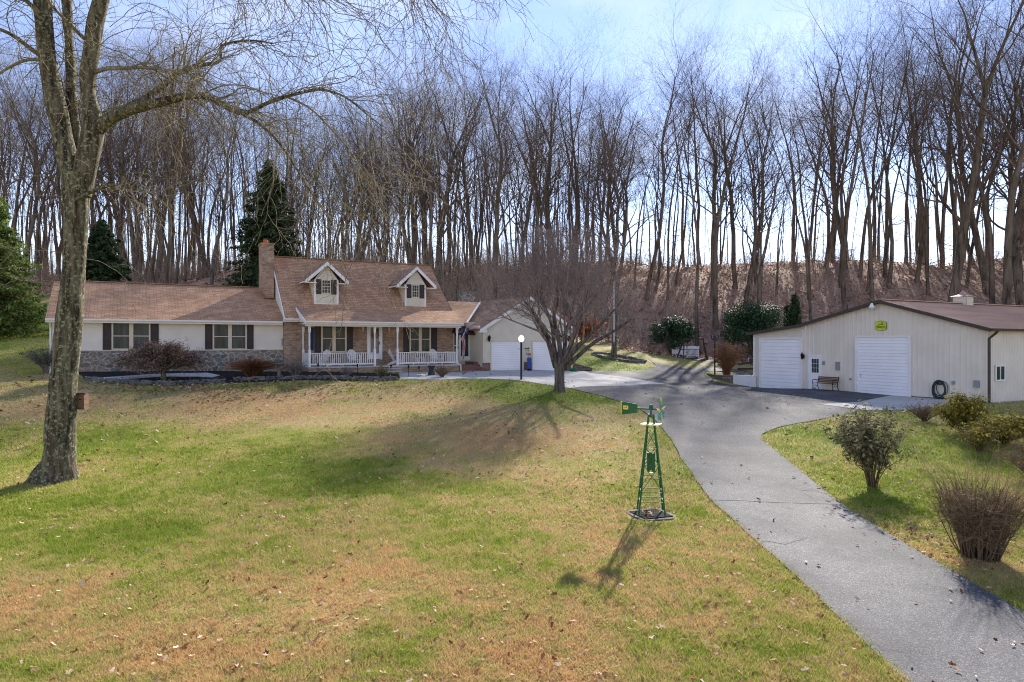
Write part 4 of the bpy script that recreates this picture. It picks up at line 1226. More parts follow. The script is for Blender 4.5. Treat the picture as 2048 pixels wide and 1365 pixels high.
# cupola
def onroof(px, py):     # point on the ridge plane w=bwM
    return pu(px, bwM)
cu = onroof(1926, 600); cs = .42
m = B(); lapwall(m, [(cu - cs, za_ - .3), (cu + cs, za_ - .3), (cu + cs, za_ + .55), (cu - cs, za_ + .55)], lambda s_, o_, z_: (s_, bwM - cs - o_, z_), .09)
lapwall(m, [(bwM - cs, za_ - .3), (bwM + cs, za_ - .3), (bwM + cs, za_ + .55), (bwM - cs, za_ + .55)], lambda s_, o_, z_: (cu - cs - o_, s_, z_), .09)
m.box((cu - cs + .01, bwM - cs + .01, za_ - .3), (cu + cs, bwM + cs, za_ + .55))
cup = m.build('cupola', 'siding', barn)
m = B(); z_ = za_ + .55; e = cs + .16
apx = (cu, bwM, z_ + .48)
cor = [(cu - e, bwM - e, z_), (cu + e, bwM - e, z_), (cu + e, bwM + e, z_), (cu - e, bwM + e, z_)]
mid = [(cu - .2, bwM - .2, z_ + .17), (cu + .2, bwM - .2, z_ + .17), (cu + .2, bwM + .2, z_ + .17), (cu - .2, bwM + .2, z_ + .17)]
for i in range(4):
    j = (i + 1) % 4; m.face([cor[i], cor[j], mid[j], mid[i]]).face([mid[i], mid[j], apx])
m.face(list(reversed(cor))).build('cupola_roof', 'metal_roof', cup)
# round-cornered yellow sign with green lettering and deer mark
sc_, szc = bw(1762.6, UB), bz(1762.6, 652.5, UB)
sign = thing('emblem_sign', 'yellow and green eight sided emblem sign above the big door', 'sign', (UB - .03, sc_, szc), house=True)
hw_, hh_ = .36, .30
oct_ = [(-hw_, -hh_ * .55), (-hw_ * .7, -hh_ * .85), (0, -hh_), (hw_ * .7, -hh_ * .85), (hw_, -hh_ * .55), (hw_, hh_ * .55), (hw_ * .7, hh_ * .85), (0, hh_), (-hw_ * .7, hh_ * .85), (-hw_, hh_ * .55)]
# sign faces -u; its right is -w
B().ext([(UB - .05, sc_ - a * 1.06, szc + b * 1.06) for a, b in oct_], (.02, 0, 0)).build('border', 'green', sign)
M['sign_yellow'] = mat('sign_yellow', (.62, .66, .04), None, 5, .5)
B().ext([(UB - .06, sc_ - a, szc + b) for a, b in oct_], (.008, 0, 0)).build('board', 'sign_yellow', sign)
DEER = [(-.26, .02), (-.18, .05), (-.20, -.01), (-.12, .04), (.0, .06), (.08, .09), (.10, .16), (.04, .20), (.06, .23), (.12, .18), (.12, .26), (.15, .19), (.22, .17), (.17, .13), (.14, .05), (.26, .0), (.25, -.03), (.1, .0), (-.02, .01), (-.12, -.01), (-.20, -.07), (-.28, -.06)]
B().ext([(UB - .068, sc_ - a * .75, szc + .06 + b * .65) for a, b in reversed(DEER)], (.007, 0, 0)).build('deer_mark', 'green', sign)
B().box((UB - .066, sc_ - hw_ * .86, szc - .15), (UB - .061, sc_ + hw_ * .86, szc - .02)).build('band', 'green', sign)
cu_ = D.curves.new('lettering', 'FONT'); cu_.body = 'JOHN DEERE'; cu_.size = .105; cu_.align_x = 'CENTER'; cu_.align_y = 'CENTER'; cu_.extrude = .002; cu_.offset = .003
cu_.materials.append(M['sign_yellow'])
to = D.objects.new('lettering', cu_); COL.objects.link(to); to.parent = sign
to.location = (-.042, 0, -.085); to.rotation_euler = (R(90), 0, R(-90))
bpy.context.view_layer.update()
me_ = D.meshes.new_from_object(to.evaluated_get(bpy.context.evaluated_depsgraph_get()))
t2 = D.objects.new('letters', me_); COL.objects.link(t2); t2.parent = sign; t2.location = to.location; t2.rotation_euler = to.rotation_euler
D.objects.remove(to); t2.name = 'lettering'
# ================================================================ props by the house
M['orange_leaf'] = attrmat('orange_leaf', 'tint', [(0, (.16, .05, .03)), (.5, (.42, .13, .05)), (1, (.65, .28, .12))], nscale=3, trans=.35)
M['slate'] = mat('slate', (.16, .17, .17), (.075, .08, .085), 2.5, .9, detail=8, bump=.3)
def make_chair():
    t = thing('porch_chair', 'x', 'chair', (0, 0, 0), local=True)
    m = B()
    for i in range(6):
        y = -.27 + i * .095; m.box((-.25, y - .04, .36 - i * .022), (.25, y + .04, .38 - i * .022))
    m.build('seat', 'white', t)
    m = B()
    for i in range(7):
        x = (i - 3) * .082; top = 1.0 - .018 * (i - 3) ** 2; fl = 1 + .25 * 1
        m.ext([(x * .8 - .034, .20, .26), (x * .8 + .034, .20, .26), (x * 1.15 + .039, .50, top - .03), (x * 1.15, .505, top), (x * 1.15 - .039, .50, top - .03)], (0, .022, 0))
    m.bar((-.3, .35, .55), (.3, .35, .55), .07, .03).bar((-.26, .45, .8), (.26, .45, .8), .05, .03)
    m.build('backrest', 'white', t)
    for sx in (-1, 1):
        B().ext([(sx * .3, -.33, .60), (sx * .42, -.33, .60), (sx * .42, -.1, .60), (sx * .35, .42, .60), (sx * .3, .42, .60)], (0, 0, .025)).build('armrest', 'white', t)
        B().box((sx * .3 - .015, -.32, 0), (sx * .3 + .015, -.22, .6)).build('leg', 'white', t)
        B().ext([(sx * .27, -.30, .36), (sx * .27, -.30, .26), (sx * .27, .45, 0), (sx * .27, .62, 0), (sx * .27, .3, .2)], (.022, 0, 0)).build('leg', 'white', t)
    return t
ch0 = make_chair()
CHL = ['white slatted porch chair turned sideways beside the left end post', 'white slatted porch chair between the left window and the front door',
       'white slatted porch chair turned sideways just right of the front steps', 'white slatted porch chair before the right shutter of the right window']
for i, (px, w, rz) in enumerate([(641, 41.0, -62), (708, 41.3, 4), (795, 41.3, 55), (873, 41.25, 8)]):
    u = pu(px, w); x, y = uw(u, w)
    lc = (x, y, zF)
    # the backrest leans to local +y; turn it so that the chair faces the lawn
    if i == 0:
        ch0.location = lc; ch0.rotation_euler = (0, 0, AL + R(rz)); tag(ch0, CHL[0], 'chair', 'white porch chairs')
    else:
        dup(ch0, lc, AL + R(rz), CHL[i])
tb = thing('side_table', 'small white slatted table between the two left porch chairs', 'table', (0, 0, 0), local=True, group='white porch tables')
m = B()
for i in range(5): m.box((-.25 + i * .1, -.25, .42), (-.16 + i * .1, .25, .44))
m.build('tabletop', 'white', tb)
for sx in (-1, 1):
    for sy in (-1, 1): B().bar((sx * .19, sy * .19, .42), (sx * .22, sy * .22, 0), .04).build('leg', 'white', tb)
for i, px in enumerate((672, 841)):
    w = 41.2; x, y = uw(pu(px, w), w)
    if i == 0: tb.location = (x, y, zF); tb.rotation_euler = (0, 0, AL)
    else: dup(tb, (x, y, zF), AL, 'small white slatted table behind the right porch railing')
# flags
def flagmat():
    m, n, l, p = nodemat('flag_cloth', .8)
    uv = n.new('ShaderNodeUVMap'); sx = n.new('ShaderNodeSeparateXYZ'); l.new(uv.outputs[0], sx.inputs[0])
    def math_(op, a, b=None):
        q = n.new('ShaderNodeMath'); q.operation = op
        for i, v in enumerate((a, b)):
            if v is None: continue
            if isinstance(v, (int, float)): q.inputs[i].default_value = v
            else: l.new(v, q.inputs[i])
        return q.outputs[0]
    st = math_('MODULO', math_('FLOOR', math_('MULTIPLY', sx.outputs[1], 13)), 2)
    mx = n.new('ShaderNodeMix'); mx.data_type = 'RGBA'; mx.inputs[6].default_value = (.45, .02, .03, 1); mx.inputs[7].default_value = (.75, .72, .70, 1)
    l.new(st, mx.inputs[0])
    can = math_('MULTIPLY', math_('LESS_THAN', sx.outputs[0], .4), math_('GREATER_THAN', sx.outputs[1], 6 / 13))
    fx = math_('SUBTRACT', math_('FRACT', math_('MULTIPLY', sx.outputs[0], 15)), .5); fy = math_('SUBTRACT', math_('FRACT', math_('MULTIPLY', sx.outputs[1], 13)), .5)
    star = math_('LESS_THAN', math_('ADD', math_('MULTIPLY', fx, fx), math_('MULTIPLY', fy, fy)), .07)
    c2 = n.new('ShaderNodeMix'); c2.data_type = 'RGBA'; c2.inputs[6].default_value = (.01, .015, .09, 1); c2.inputs[7].default_value = (.75, .75, .75, 1); l.new(star, c2.inputs[0])
    m3 = n.new('ShaderNodeMix'); m3.data_type = 'RGBA'; l.new(can, m3.inputs[0]); l.new(mx.outputs[2], m3.inputs[6]); l.new(c2.outputs[2], m3.inputs[7])
    l.new(m3.outputs[2], p.inputs['Base Color'])
    tr = n.new('ShaderNodeBsdfTranslucent'); l.new(m3.outputs[2], tr.inputs[0]); ms = n.new('ShaderNodeMixShader'); ms.inputs[0].default_value = .4
    l.new(p.outputs[0], ms.inputs[1]); l.new(tr.outputs[0], ms.inputs[2]); l.new(ms.outputs[0], n['Material Output'].inputs[0])
    return m
M['flag'] = flagmat()
def flagmesh(name, fn, parent, nu=40, nv=16):
    V = [fn(i / nu, j / nv) for j in range(nv + 1) for i in range(nu + 1)]
    Fs = [(j * (nu + 1) + i, j * (nu + 1) + i + 1, (j + 1) * (nu + 1) + i + 1, (j + 1) * (nu + 1) + i) for j in range(nv) for i in range(nu)]
    me = D.meshes.new(name); me.from_pydata(V, [], Fs); me.update()
    u = me.uv_layers.new(name='UVMap')
    for p in me.polygons:
        for li, vi in zip(p.loop_indices, p.vertices):
            u.data[li].uv = ((vi % (nu + 1)) / nu, (vi // (nu + 1)) / nv)
    me.materials.append(M['flag']); o = D.objects.new(name, me); link(o, parent)
    o.modifiers.new('thickness', 'SOLIDIFY').thickness = .004
    return o
# porch flag: short staff rising from the end post, cloth hanging from it
u_f = PU[3] + .05; w_f = WP - .05
fl = thing('porch_flag', 'striped flag hanging limp from an angled staff on the porch end post', 'flag', (u_f, w_f, -.25), house=True)
tipu, tipw, tipz = pu(932, WP - .5), WP - .5, pz(932, 659, WP - .5)
B().tube([(u_f, w_f, -.25), (tipu, tipw, tipz)], .016, 6).lathe((tipu, tipw, tipz), [(.01, 0), (.03, .03), (.01, .06)], 6).build('staff', 'white', fl)
du, dw, dz = tipu - u_f, tipw - w_f, tipz + .25
def ff(a, b):      # a along the fly (hangs down), b along the hoist (on the staff, 1 = tip)
    h = .42 + .5 * b
    x, y, z = u_f + du * h, w_f + dw * h, -.25 + dz * h
    fold = math.sin(b * 17) * .05 * min(1, a * 3) ; pull = (u_f + du * .72 - x) * .75 * min(1, a * 2.2)
    return (x + pull + .03 * math.sin(a * 6 + b * 4) - u_f, y + fold + .03 * math.sin(b * 9 + a * 3) - w_f, z - a * 1.42 + .12 * (b - .5) * (1 - a) + .25)
flagmesh('cloth', ff, fl)
# flagpole with a log stump collar
X, Y, Z = gp(1228, 717)
fp = thing('flagpole', 'tall white flagpole set in a log stump beside the drive', 'flagpole', (X, Y, Z))
Zt = (HOR - 566) * Y / F
B().tube([(X, Y, Z), (X, Y, Zt)], [.05, .035], 8).lathe((X, Y, Zt), [(.03, 0), (.07, .05), (.03, .1)], 8).build('pole', 'white', fp)
k = Y / F
B().tube([(X, Y, Z - .1), (X, Y + .02, Z + .5), (X + .03, Y, Z + 33 * k)], [.28, .25, .22], 12).build('log_collar', 'bark_near', fp)
ff2 = thing('pole_flag', 'striped flag hanging limp from the tall white flagpole', 'flag', (X - .05, Y, Zt - .6))
zf_ = (HOR - 582) * k
def fg(a, b):
    x = -.04 - .85 * (a ** .7) * (.4 + .3 * b) ; z = -1.35 * a * .78 + b * .55 - .2 * a * (1 - b)
    return (x + .04 * math.sin(b * 20), .09 * math.sin(b * 14 + a * 5) * min(1, 4 * a), z - .15)
flagmesh('cloth', fg, ff2)
ff2.location = (X - .03, Y - .03, zf_ - .4)
m = B()
for i in range(170):
    a = rnd.random() * 6.28; r_ = .3 * rnd.random()
    rr = (1.9 + rnd.random() * .35); x, y = X + .4 + rr * 1.05 * math.cos(a), Y - .2 + rr * .8 * math.sin(a)
    z = g1(x, y) + .12 * (i % 2)
    s = .07 + .1 * rnd.random(); m.box((x - s, y - s * .7, z - .05), (x + s, y + s * .7, z + .09))
sr = thing('stone_ring', 'low ring of dark flat stones around the flagpole stump', 'stone edging', (X, Y, Z)); m.build('stones', 'slate', sr)
# lamp post with crossbar and hanging plaque
X, Y, Z = gp(1042.6, 761)
lp = thing('lamp_post', 'dark blue lamp post with a glowing globe at the edge of the walk', 'lamp post', (X, Y, Z))
k = Y / F; zt = (HOR - 687) * k
B().tube([(X, Y, Z), (X, Y, zt)], .06, 10).lathe((X, Y, zt), [(.05, 0), (.09, .03), (.06, .06)], 10).build('pole', 'navy', lp)
B().lathe((X, Y, zt + .05), [(.06, 0), (.15, .12), (.165, .22), (.10, .34), (.04, .37)], 14).build('globe', 'globe', lp)
B().lathe((X, Y, zt + .42), [(.03, 0), (.04, .03), (.01, .09)], 8).build('finial', 'white', lp)
zb = (HOR - 699) * k
B().tube([(X - .2, Y, zb), (X + .38, Y, zb)], .014, 6).build('crossbar', 'navy', lp)
pl = thing('address_plaque', 'small green and white plaque hanging between the garage doors from the lamp post arm', 'sign', (X + .33, Y, zb))
m = B()
B().ext([(X + .2, Y - .01, zb - .03), (X + .46, Y - .01, zb - .03), (X + .46, Y - .01, zb - .14), (X + .2, Y - .01, zb - .14)], (0, .015, 0)).build('board', 'concrete', pl)
for i in range(9):
    a = rnd.random() * 3.14; m.tube([(X + .33, Y - .02, zb + .0), (X + .33 + .15 * math.cos(a), Y - .03, zb + .02 + .1 * math.sin(a))], [.03, .012], 5)
m.build('leaf_ornament', 'green', pl)
B().box((X + .24, Y - .02, zb - .34), (X + .42, Y, zb - .2)).build('lower_board', 'grey_box', pl)
B().tube([(X + .26, Y - .01, zb), (X + .26, Y - .01, zb - .2)], .006, 4).tube([(X + .4, Y - .01, zb), (X + .4, Y - .01, zb - .2)], .006, 4).build('chain', 'black', pl)
# golf bag
u = pu(1058.5, WG - .45); x, y = uw(u, WG - .45); z = g1(x, y) + .03
gb = thing('golf_bag', 'blue golf bag with clubs standing between the two garage doors', 'golf bag', (x, y, z), local=True)
B().tube([(0, 0, 0), (0, 0, .04), (0, .03, .8), (0, .04, .84)], [.13, .15, .15, .16], 12).build('body', 'blue_bag', gb)
B().box((-.1, -.2, .2), (.1, -.12, .55)).build('pocket', 'blue_bag', gb); B().lathe((0, .0, -.0), [(.16, 0), (.16, .1)], 12).build('base_cap', 'black', gb)
for i in range(6):
    a = i * 1.05; m = B(); m.tube([(.07 * math.cos(a), .04 + .07 * math.sin(a), .7), (.1 * math.cos(a), .05 + .1 * math.sin(a), 1.0 + .05 * (i % 3))], .01, 5); m.box((.1 * math.cos(a) - .05, .03 + .1 * math.sin(a), 1.0 + .05 * (i % 3)), (.1 * math.cos(a) + .05, .1 + .1 * math.sin(a), 1.08 + .05 * (i % 3))); m.build('club', ['metal', 'black', 'orange_clay'][i % 3], gb)
# brick retaining wall stepping down at the right of the garage
m = B()
A0 = gp(1147, 743); A1 = gp(1184, 743)
n = 8
for i in range(n):
    t0, t1 = i / n, (i + 1) / n
    x0, x1 = A0[0] + (A1[0] - A0[0]) * t0, A0[0] + (A1[0] - A0[0]) * t1
    y0 = A0[1] + (A1[1] - A0[1]) * t0; h = .55 - .42 * t0
    m.box((x0, y0, A0[2] - .3), (x1 - .002, y0 + .3, A0[2] + h))
rw_ = thing('retaining_wall', 'low brown block wall stepping down at the right garage corner', 'retaining wall', A0); m.build('blocks', 'block', rw_)
x, y, z = gp(1145, 744)
m = B()
for i in range(5): m.tube([(x + .28 * math.cos(a / 8 * 6.283), y + .22 * math.sin(a / 8 * 6.283), z + .04 + i * .04) for a in range(9)], .022, 5, False)
gh_ = thing('hose_pile', 'green garden hose coiled on the ground at the right garage corner', 'hose', (x, y, z)); M['hose_bright'] = mat('hose_bright', (.01, .16, .07), None, 5, .5); m.build('coil', 'hose_bright', gh_)
# ---------------- bed plants and ornaments
def stonewall(name, label, pts, rows=2, sz=.13, mt='birdbath'):
    m = B(); P = [gp(*p) for p in pts]
    o = thing(name, label, 'stone edging', P[0])
    for i in range(len(P) - 1):
        a, b = Vector(P[i]), Vector(P[i + 1]); L = (b - a).length; k = max(1, int(L / (sz * 1.3)))
        for j in range(k):
            for r_ in range(rows):
                c = a.lerp(b, (j + rnd.random() * .8) / k); s = sz * (.6 + .8 * rnd.random())
                z = g1(c.x, c.y) + r_ * .075
                q = [(c.x + s * math.cos(t) * (.8 + .4 * rnd.random()), c.y + (rnd.random() - .5) * .12 + s * .6 * math.sin(t) * (.8 + .4 * rnd.random()), z + (rnd.random() - .3) * .03) for t in (0, 1.1, 2.2, 3.3, 4.3, 5.3)]
                m.ext(q, (.0, 0, .075 * (.7 + .6 * rnd.random())))
    m.build('stones', mt, o); return o
stonewall('stone_edging', 'long dry stacked slate edging along the front of the mulch bed', [(172, 763), (225, 768), (290, 771), (345, 772), (400, 770), (450, 767)], 3, mt='slate')
stonewall('stone_edging', 'slate edging of the bed from the bird bath to the front steps', [(470, 764), (540, 762), (600, 760), (680, 761), (740, 763), (795, 762)], 3, mt='slate')
x, y, z = gp(558, 756)
bb = thing('bird_bath', 'grey pedestal bird bath in the mulch bed by the downspout', 'bird bath', (x, y, z))
B().lathe((x, y, z), [(.2, 0), (.2, .05), (.1, .12), (.08, .55), (.12, .66)], 12).build('pedestal', 'birdbath', bb)
B().lathe((x, y, z + .64), [(.1, 0), (.3, .08), (.32, .13), (.27, .13), (.1, .08)], 16).build('basin', 'birdbath', bb)
x, y, z = gp(863, 752.5)
ur = thing('planter_urn', 'dark hourglass shaped planter before the right part of the porch', 'planter', (x, y, z))
B().lathe((x, y, z), [(.24, 0), (.24, .04), (.17, .28), (.15, .33)], 14).build('base', 'urn', ur)
B().lathe((x, y, z + .33), [(.15, 0), (.2, .2), (.25, .26), (.23, .27), (.18, .25)], 14).build('bowl', 'urn', ur)
def lantern_stake(px, py, label, gl='black', h=.5):
    x, y, z = gp(px, py)
    o = thing('path_light', label, 'path light', (x, y, z), group='path lights along the bed')
    B().tube([(x, y, z), (x, y, z + h)], .014, 5).build('stake', 'black', o)
    B().lathe((x, y, z + h), [(.04, 0), (.045, .1), (.09, .12), (.02, .18)], 6).build('lamp_head', gl, o)
lantern_stake(636, 752, 'black path light before the left porch railing'); lantern_stake(715, 753, 'black path light below the left porch chairs'); lantern_stake(782, 754, 'black path light beside the front steps')
lantern_stake(817, 755, 'black path light at the start of the pale walk'); lantern_stake(838, 757, 'black path light with a pale head on the walk edge')
def shrub(name, label, cat, px, py, rx, ry, h, stems, twigs, mt, leaves=None, lmt=None, lsize=.05, seed=1, r0=.012, spread=.35, twig_len=.3, base_r=.1, z0=0, ltint=None, shape='fan', tr=.0035, leaf_lo=.25, group=None, tm='bush_twig', pos=None):
    """multi-stemmed shrub: thin stems fan from the base, each with side twigs; optional leaves along them"""
    rs = np.random.RandomState(seed)
    x, y, z = pos or gp(px, py)
    o = thing(name, label, cat, (x, y, z), local=True, group=group)
    T = Tubes(); LP = []; 
    for i in range(stems):
        a = rs.rand() * 6.283; b0 = np.array([base_r * math.cos(a) * rs.rand(), base_r * math.sin(a) * rs.rand(), 0])
        rr = math.sqrt(rs.rand())
        if shape == 'fan':
            top = np.array([rx * rr * math.cos(a), ry * rr * math.sin(a), h * (1 - .35 * rr * rr) * (.75 + .3 * rs.rand())])
        elif shape == 'dome':
            top = np.array([rx * rr * math.cos(a), ry * rr * math.sin(a), h * math.sqrt(max(.05, 1 - rr * rr * .85)) * (.85 + .15 * rs.rand())])
        K = 6
        pts = []
        for k_ in range(K):
            t = k_ / (K - 1)
            q = b0 + (top - b0) * np.array([t ** 1.4, t ** 1.4, t ** .85]) + rs.normal(0, .02 * h, 3) * (0 < k_)
            pts.append(q)
        T.add(pts, [r0 * (1 - .75 * k_ / (K - 1)) for k_ in range(K)], 4, rs.rand() * .6)
        for k_ in range(twigs):
            t = .3 + .7 * rs.rand(); f = t * (K - 1); i0 = min(K - 2, int(f)); p = pts[i0] + (pts[i0 + 1] - pts[i0]) * (f - i0)
            d = rs.normal(0, 1, 3); d[2] = abs(d[2]) * .7 + .2; d /= np.linalg.norm(d); L = twig_len * (.5 + rs.rand())
            q1 = p + d * L * .5 + rs.normal(0, .04 * L, 3); q2 = q1 + (d + rs.normal(0, .35, 3)) * L * .5
            T.add([p, q1, q2], [tr * 1.4, tr, tr * .5], 3, .3 + rs.rand() * .7)
            for q in (q1, q2, (p + q1) / 2, (q1 + q2) / 2): 
                if t > leaf_lo: LP.append(q)
    T.build('stems', tm, o)
    if leaves:
        LP = np.array(LP); n = min(leaves, len(LP) * 4); P = LP[rs.randint(0, len(LP), n)] + rs.normal(0, lsize * .9, (n, 3))
        N_ = P - np.array([0, 0, h * .4]); N_ /= np.maximum(.01, np.linalg.norm(N_, axis=1))[:, None]; N_[:, 2] += .4
        V, Fc, Tn = leaf_cloud(P, N_, lsize, .42, rs, ltint(rs.rand(n)) if ltint else None)
        arr_mesh('foliage', V, Fc, lmt, o, Tn)
    return o
# weeping maple
x, y, z = gp(326, 763)
jm = thing('weeping_maple', 'low dome shaped weeping maple with curled brown leaves in the mulch bed', 'tree', (x, y, z), local=True)
rs = np.random.RandomState(5); T = Tubes(); LP = []
for i in range(34):
    a = rs.rand() * 6.283; rr = .08 + .92 * rs.rand() ** .6
    e = np.array([2.15 * rr * math.cos(a), 1.5 * rr * math.sin(a), 1.62 - .95 * rr ** 2.2 + .12 * rs.rand()])
    pts = [np.array([0, 0, .62]) + (e - np.array([0, 0, .62])) * np.array([t, t, min(1, t * 1.6) * (1.15 - .15 * t)]) + rs.normal(0, .05, 3) * (t > 0) for t in (0, .25, .5, .75, 1)]
    T.add(pts, [.05, .04, .03, .02, .01], 5)
    for k_ in range(46):
        t = .3 + .7 * rs.rand(); f = t * 4; i0 = min(3, int(f)); p = pts[i0] + (pts[i0 + 1] - pts[i0]) * (f - i0)
        d = np.array([math.cos(a), math.sin(a), 0]) * .6 + rs.normal(0, .55, 3); q1 = p + d * .22 + [0, 0, .1]; q2 = q1 + d * .2 - [0, 0, .16]
        T.add([p, q1, q2], [.008, .006, .003], 3); LP += [q1, q2, (q1 + q2) / 2]
LP = np.array(LP); keep = LP[:, 2] > .5; LP = LP[keep]
T.build('crown', 'bark_near', jm)
B().tube([(0, 0, -.1), (.03, 0, .3), (-.05, 0, .5), (0, 0, .7)], [.17, .12, .11, .09], 9).tube([(0, 0, .45), (-.35, -.1, .75), (-.7, -.2, .95)], [.08, .06, .04], 7).tube([(0, 0, .45), (.4, -.1, .8), (.8, -.15, 1.0)], [.08, .06, .04], 7).build('trunk', 'bark_near', jm)
n = 15000; P = LP[rs.randint(0, len(LP), n)] + rs.normal(0, .07, (n, 3)); Nn = np.c_[P[:, 0] * .3, P[:, 1] * .3, np.ones(n)]
V, Fc, Tn = leaf_cloud(P, Nn, .055, .35, rs); arr_mesh('foliage', V, Fc, 'maple_leaf', jm, Tn)
# ornamental grass
def grassclump(px, py, label, n, h, r_, seed, mt='dry_grass', name='grass_clump', cat='grass clump'):
    rs = np.random.RandomState(seed); x, y, z = gp(px, py)
    o = thing(name, label, cat, (x, y, z), local=True); T = Tubes()
    for i in range(n):
        a = rs.rand() * 6.283; b = .18 * r_ * rs.rand(); L = h * (.6 + .5 * rs.rand()); f = r_ * (rs.rand() ** .7)
        p0 = np.array([b * math.cos(a), b * math.sin(a), 0]); p1 = p0 + [f * .35 * math.cos(a), f * .35 * math.sin(a), L * .6]; p2 = p0 + [f * math.cos(a), f * math.sin(a), L * (.95 - .3 * (f / r_))]
        T.add([p0, p1, p2], [.009, .007, .002], 3, rs.rand())
    T.build('blades', mt, o)
    return o
shrub('leafy_shrub', 'orange red leaved shrub on the slope behind the yard tree', 'shrub', 1195, 690, 2.2, 1.6, 2.8, 40, 16, 'bush_twig', 2600, 'orange_leaf', .14, seed=14, r0=.025, tr=.01, twig_len=.6, pos=(6.9, 66, g1(6.9, 66)))
grassclump(505, 757, 'reddish brown ornamental grass clump against the stone base', 2200, 1.2, 1.35, 2)
shrub('bare_shrub', 'dark leafless shrub at the left brick corner of the porch', 'shrub', 590, 757, .8, .5, 1.0, 40, 14, 'bush_twig', 500, 'rhodo', .04, seed=3, tm='bark_yard_twig')
shrub('bare_shrub', 'small dark purple shrub before the left porch base', 'shrub', 694, 756, .4, .3, .55, 30, 10, 'bush_twig', seed=4, tm='bark_yard_twig')
shrub('leafy_shrub', 'small dark leaved shrub beside the front steps', 'shrub', 764, 759, .5, .4, .7, 26, 10, 'bush_twig', 420, 'rhodo', .045, seed=5)
shrub('leafy_shrub', 'low rusty brown shrub right of the dark planter', 'shrub', 884, 756, .5, .3, .6, 30, 12, 'bush_twig', 700, 'maple_leaf', .04, seed=6)
shrub('bare_shrub', 'tangled dark shrub at the far left corner of the house', 'shrub', 92, 748, 1.3, .8, 1.5, 50, 16, 'bush_twig', 900, 'rhodo', .05, seed=8, tm='bark_yard_twig')
# ---------------- metal building props
bx, bwc = UB - .75, bw(1665, UB)
x, y = uw(bx, bwc); z = g1(x, y) + .04
bn = thing('garden_bench', 'wooden slat garden bench with black iron ends beside the walk-in door', 'bench', (x, y, z), local=True)
bn.rotation_euler = (0, 0, AL - R(90))
# local: x along the bench, -y is the front
m = B()
for i in range(4): m.box((-.72, -.25 + i * .12, .42), (.72, -.16 + i * .12, .45))
m.build('seat', 'wood', bn)
m = B()
for i in range(4): m.bar((-.72, .26 + i * .03, .52 + i * .1), (.72, .26 + i * .03, .52 + i * .1), .03, .08)
m.build('backrest', 'wood', bn)
for s_ in (-1, 1):
    m = B(); X_ = s_ * .74
    m.tube([(X_, -.3, 0), (X_, -.24, .2), (X_, -.28, .42), (X_, -.32, .6), (X_, -.2, .66), (X_, .05, .64), (X_, .28, .62)], .022, 6)
    m.tube([(X_, .36, 0), (X_, .24, .2), (X_, .24, .44), (X_, .3, .62), (X_, .38, .9)], .024, 6).tube([(X_, -.28, .42), (X_, .24, .42)], .02, 5).tube([(X_, -.25, .2), (X_, 0, .3), (X_, .24, .2)], .016, 5)
    m.build('iron_end', 'black', bn)
cw, cz = bw(1882, UB), bz(1882, 779, UB)
hc = thing('garden_hose', 'dark green hose coiled on the wall right of the big door', 'hose', (UB - .1, cw, cz), house=True)
m = B()
rs = np.random.RandomState(9)
for i in range(8):
    r_ = .40 + .05 * rs.rand(); ox, oz = rs.normal(0, .03, 2)
    m.tube([(UB - .1 - .02 * i, cw + ox + r_ * .8 * math.cos(t / 20 * 6.283), cz + oz + r_ * 1.02 * math.sin(t / 20 * 6.283) + (.0 if math.sin(t / 20 * 6.283) > 0 else -.12 * (i % 3) / 2)) for t in range(21)], .022, 6, False)
m.tube([(UB - .12, cw - .3, cz - .3), (UB - .15, cw - .1, cz - .62), (UB - .1, cw + .3, cz - .5)], .02, 6); m.build('coil', 'green_hose', hc)
B().box((UB - .2, cw - .1, cz + .25), (UB - .03, cw + .1, cz + .33)).build('hook', 'black', hc)
# curved block planter
def wallribbon(mb, P, h, t, base=-.4):
    for i in range(len(P) - 1):
        (x0, y0), (x1, y1) = P[i], P[i + 1]; d = Vector((x1 - x0, y1 - y0)); nrm = Vector((-d.y, d.x)).normalized() * t
        z0, z1 = g1(x0, y0), g1(x1, y1); zt0, zt1 = h[i], h[i + 1]
        v = [(x0, y0, z0 + base), (x1, y1, z1 + base), (x1 + nrm.x, y1 + nrm.y, z1 + base), (x0 + nrm.x, y0 + nrm.y, z0 + base), (x0, y0, zt0), (x1, y1, zt1), (x1 + nrm.x, y1 + nrm.y, zt1), (x0 + nrm.x, y0 + nrm.y, zt0)]
        k = len(mb.v); mb.v += v; mb.f += [tuple(k + i_ for i_ in q) for q in [(0, 3, 2, 1), (4, 5, 6, 7), (0, 1, 5, 4), (1, 2, 6, 5), (2, 3, 7, 6), (3, 0, 4, 7)]]
Pp = [gp(1471, 768)[:2], gp(1446, 763)[:2], gp(1425, 756)[:2], gp(1413, 749)[:2], gp(1413, 744)[:2], gp(1440, 742)[:2], gp(1478, 744)[:2]]
zt_pl = (HOR - 752) * Pp[0][1] / F
m = B(); tops = [zt_pl, zt_pl, zt_pl - .02, zt_pl, zt_pl + .0, zt_pl + .05, zt_pl + .05]
pln = thing('block_planter', 'curved brown block planter with a bare shrub beside the metal building', 'planter', (Pp[2][0], Pp[2][1], -3.2))
wallribbon(m, Pp, tops, -.25); m.build('blocks', 'block', pln)
cx_, cy_ = sum(p[0] for p in Pp) / 7, sum(p[1] for p in Pp) / 7
B().face([(p[0], p[1], zt_pl - .12) for p in Pp] + [(Pp[-1][0] + 1.4, Pp[-1][1], zt_pl - .12), (Pp[0][0] + 1.2, Pp[0][1] + .5, zt_pl - .12)]).build('soil', 'slab_old', pln)
m = B(); q0, q1 = uw(UB - .05, bwL - .3), gp(1471, 768)[:2]
wallribbon(m, [q1, q0], [zt_pl + .05, zt_pl + .1], -.25)
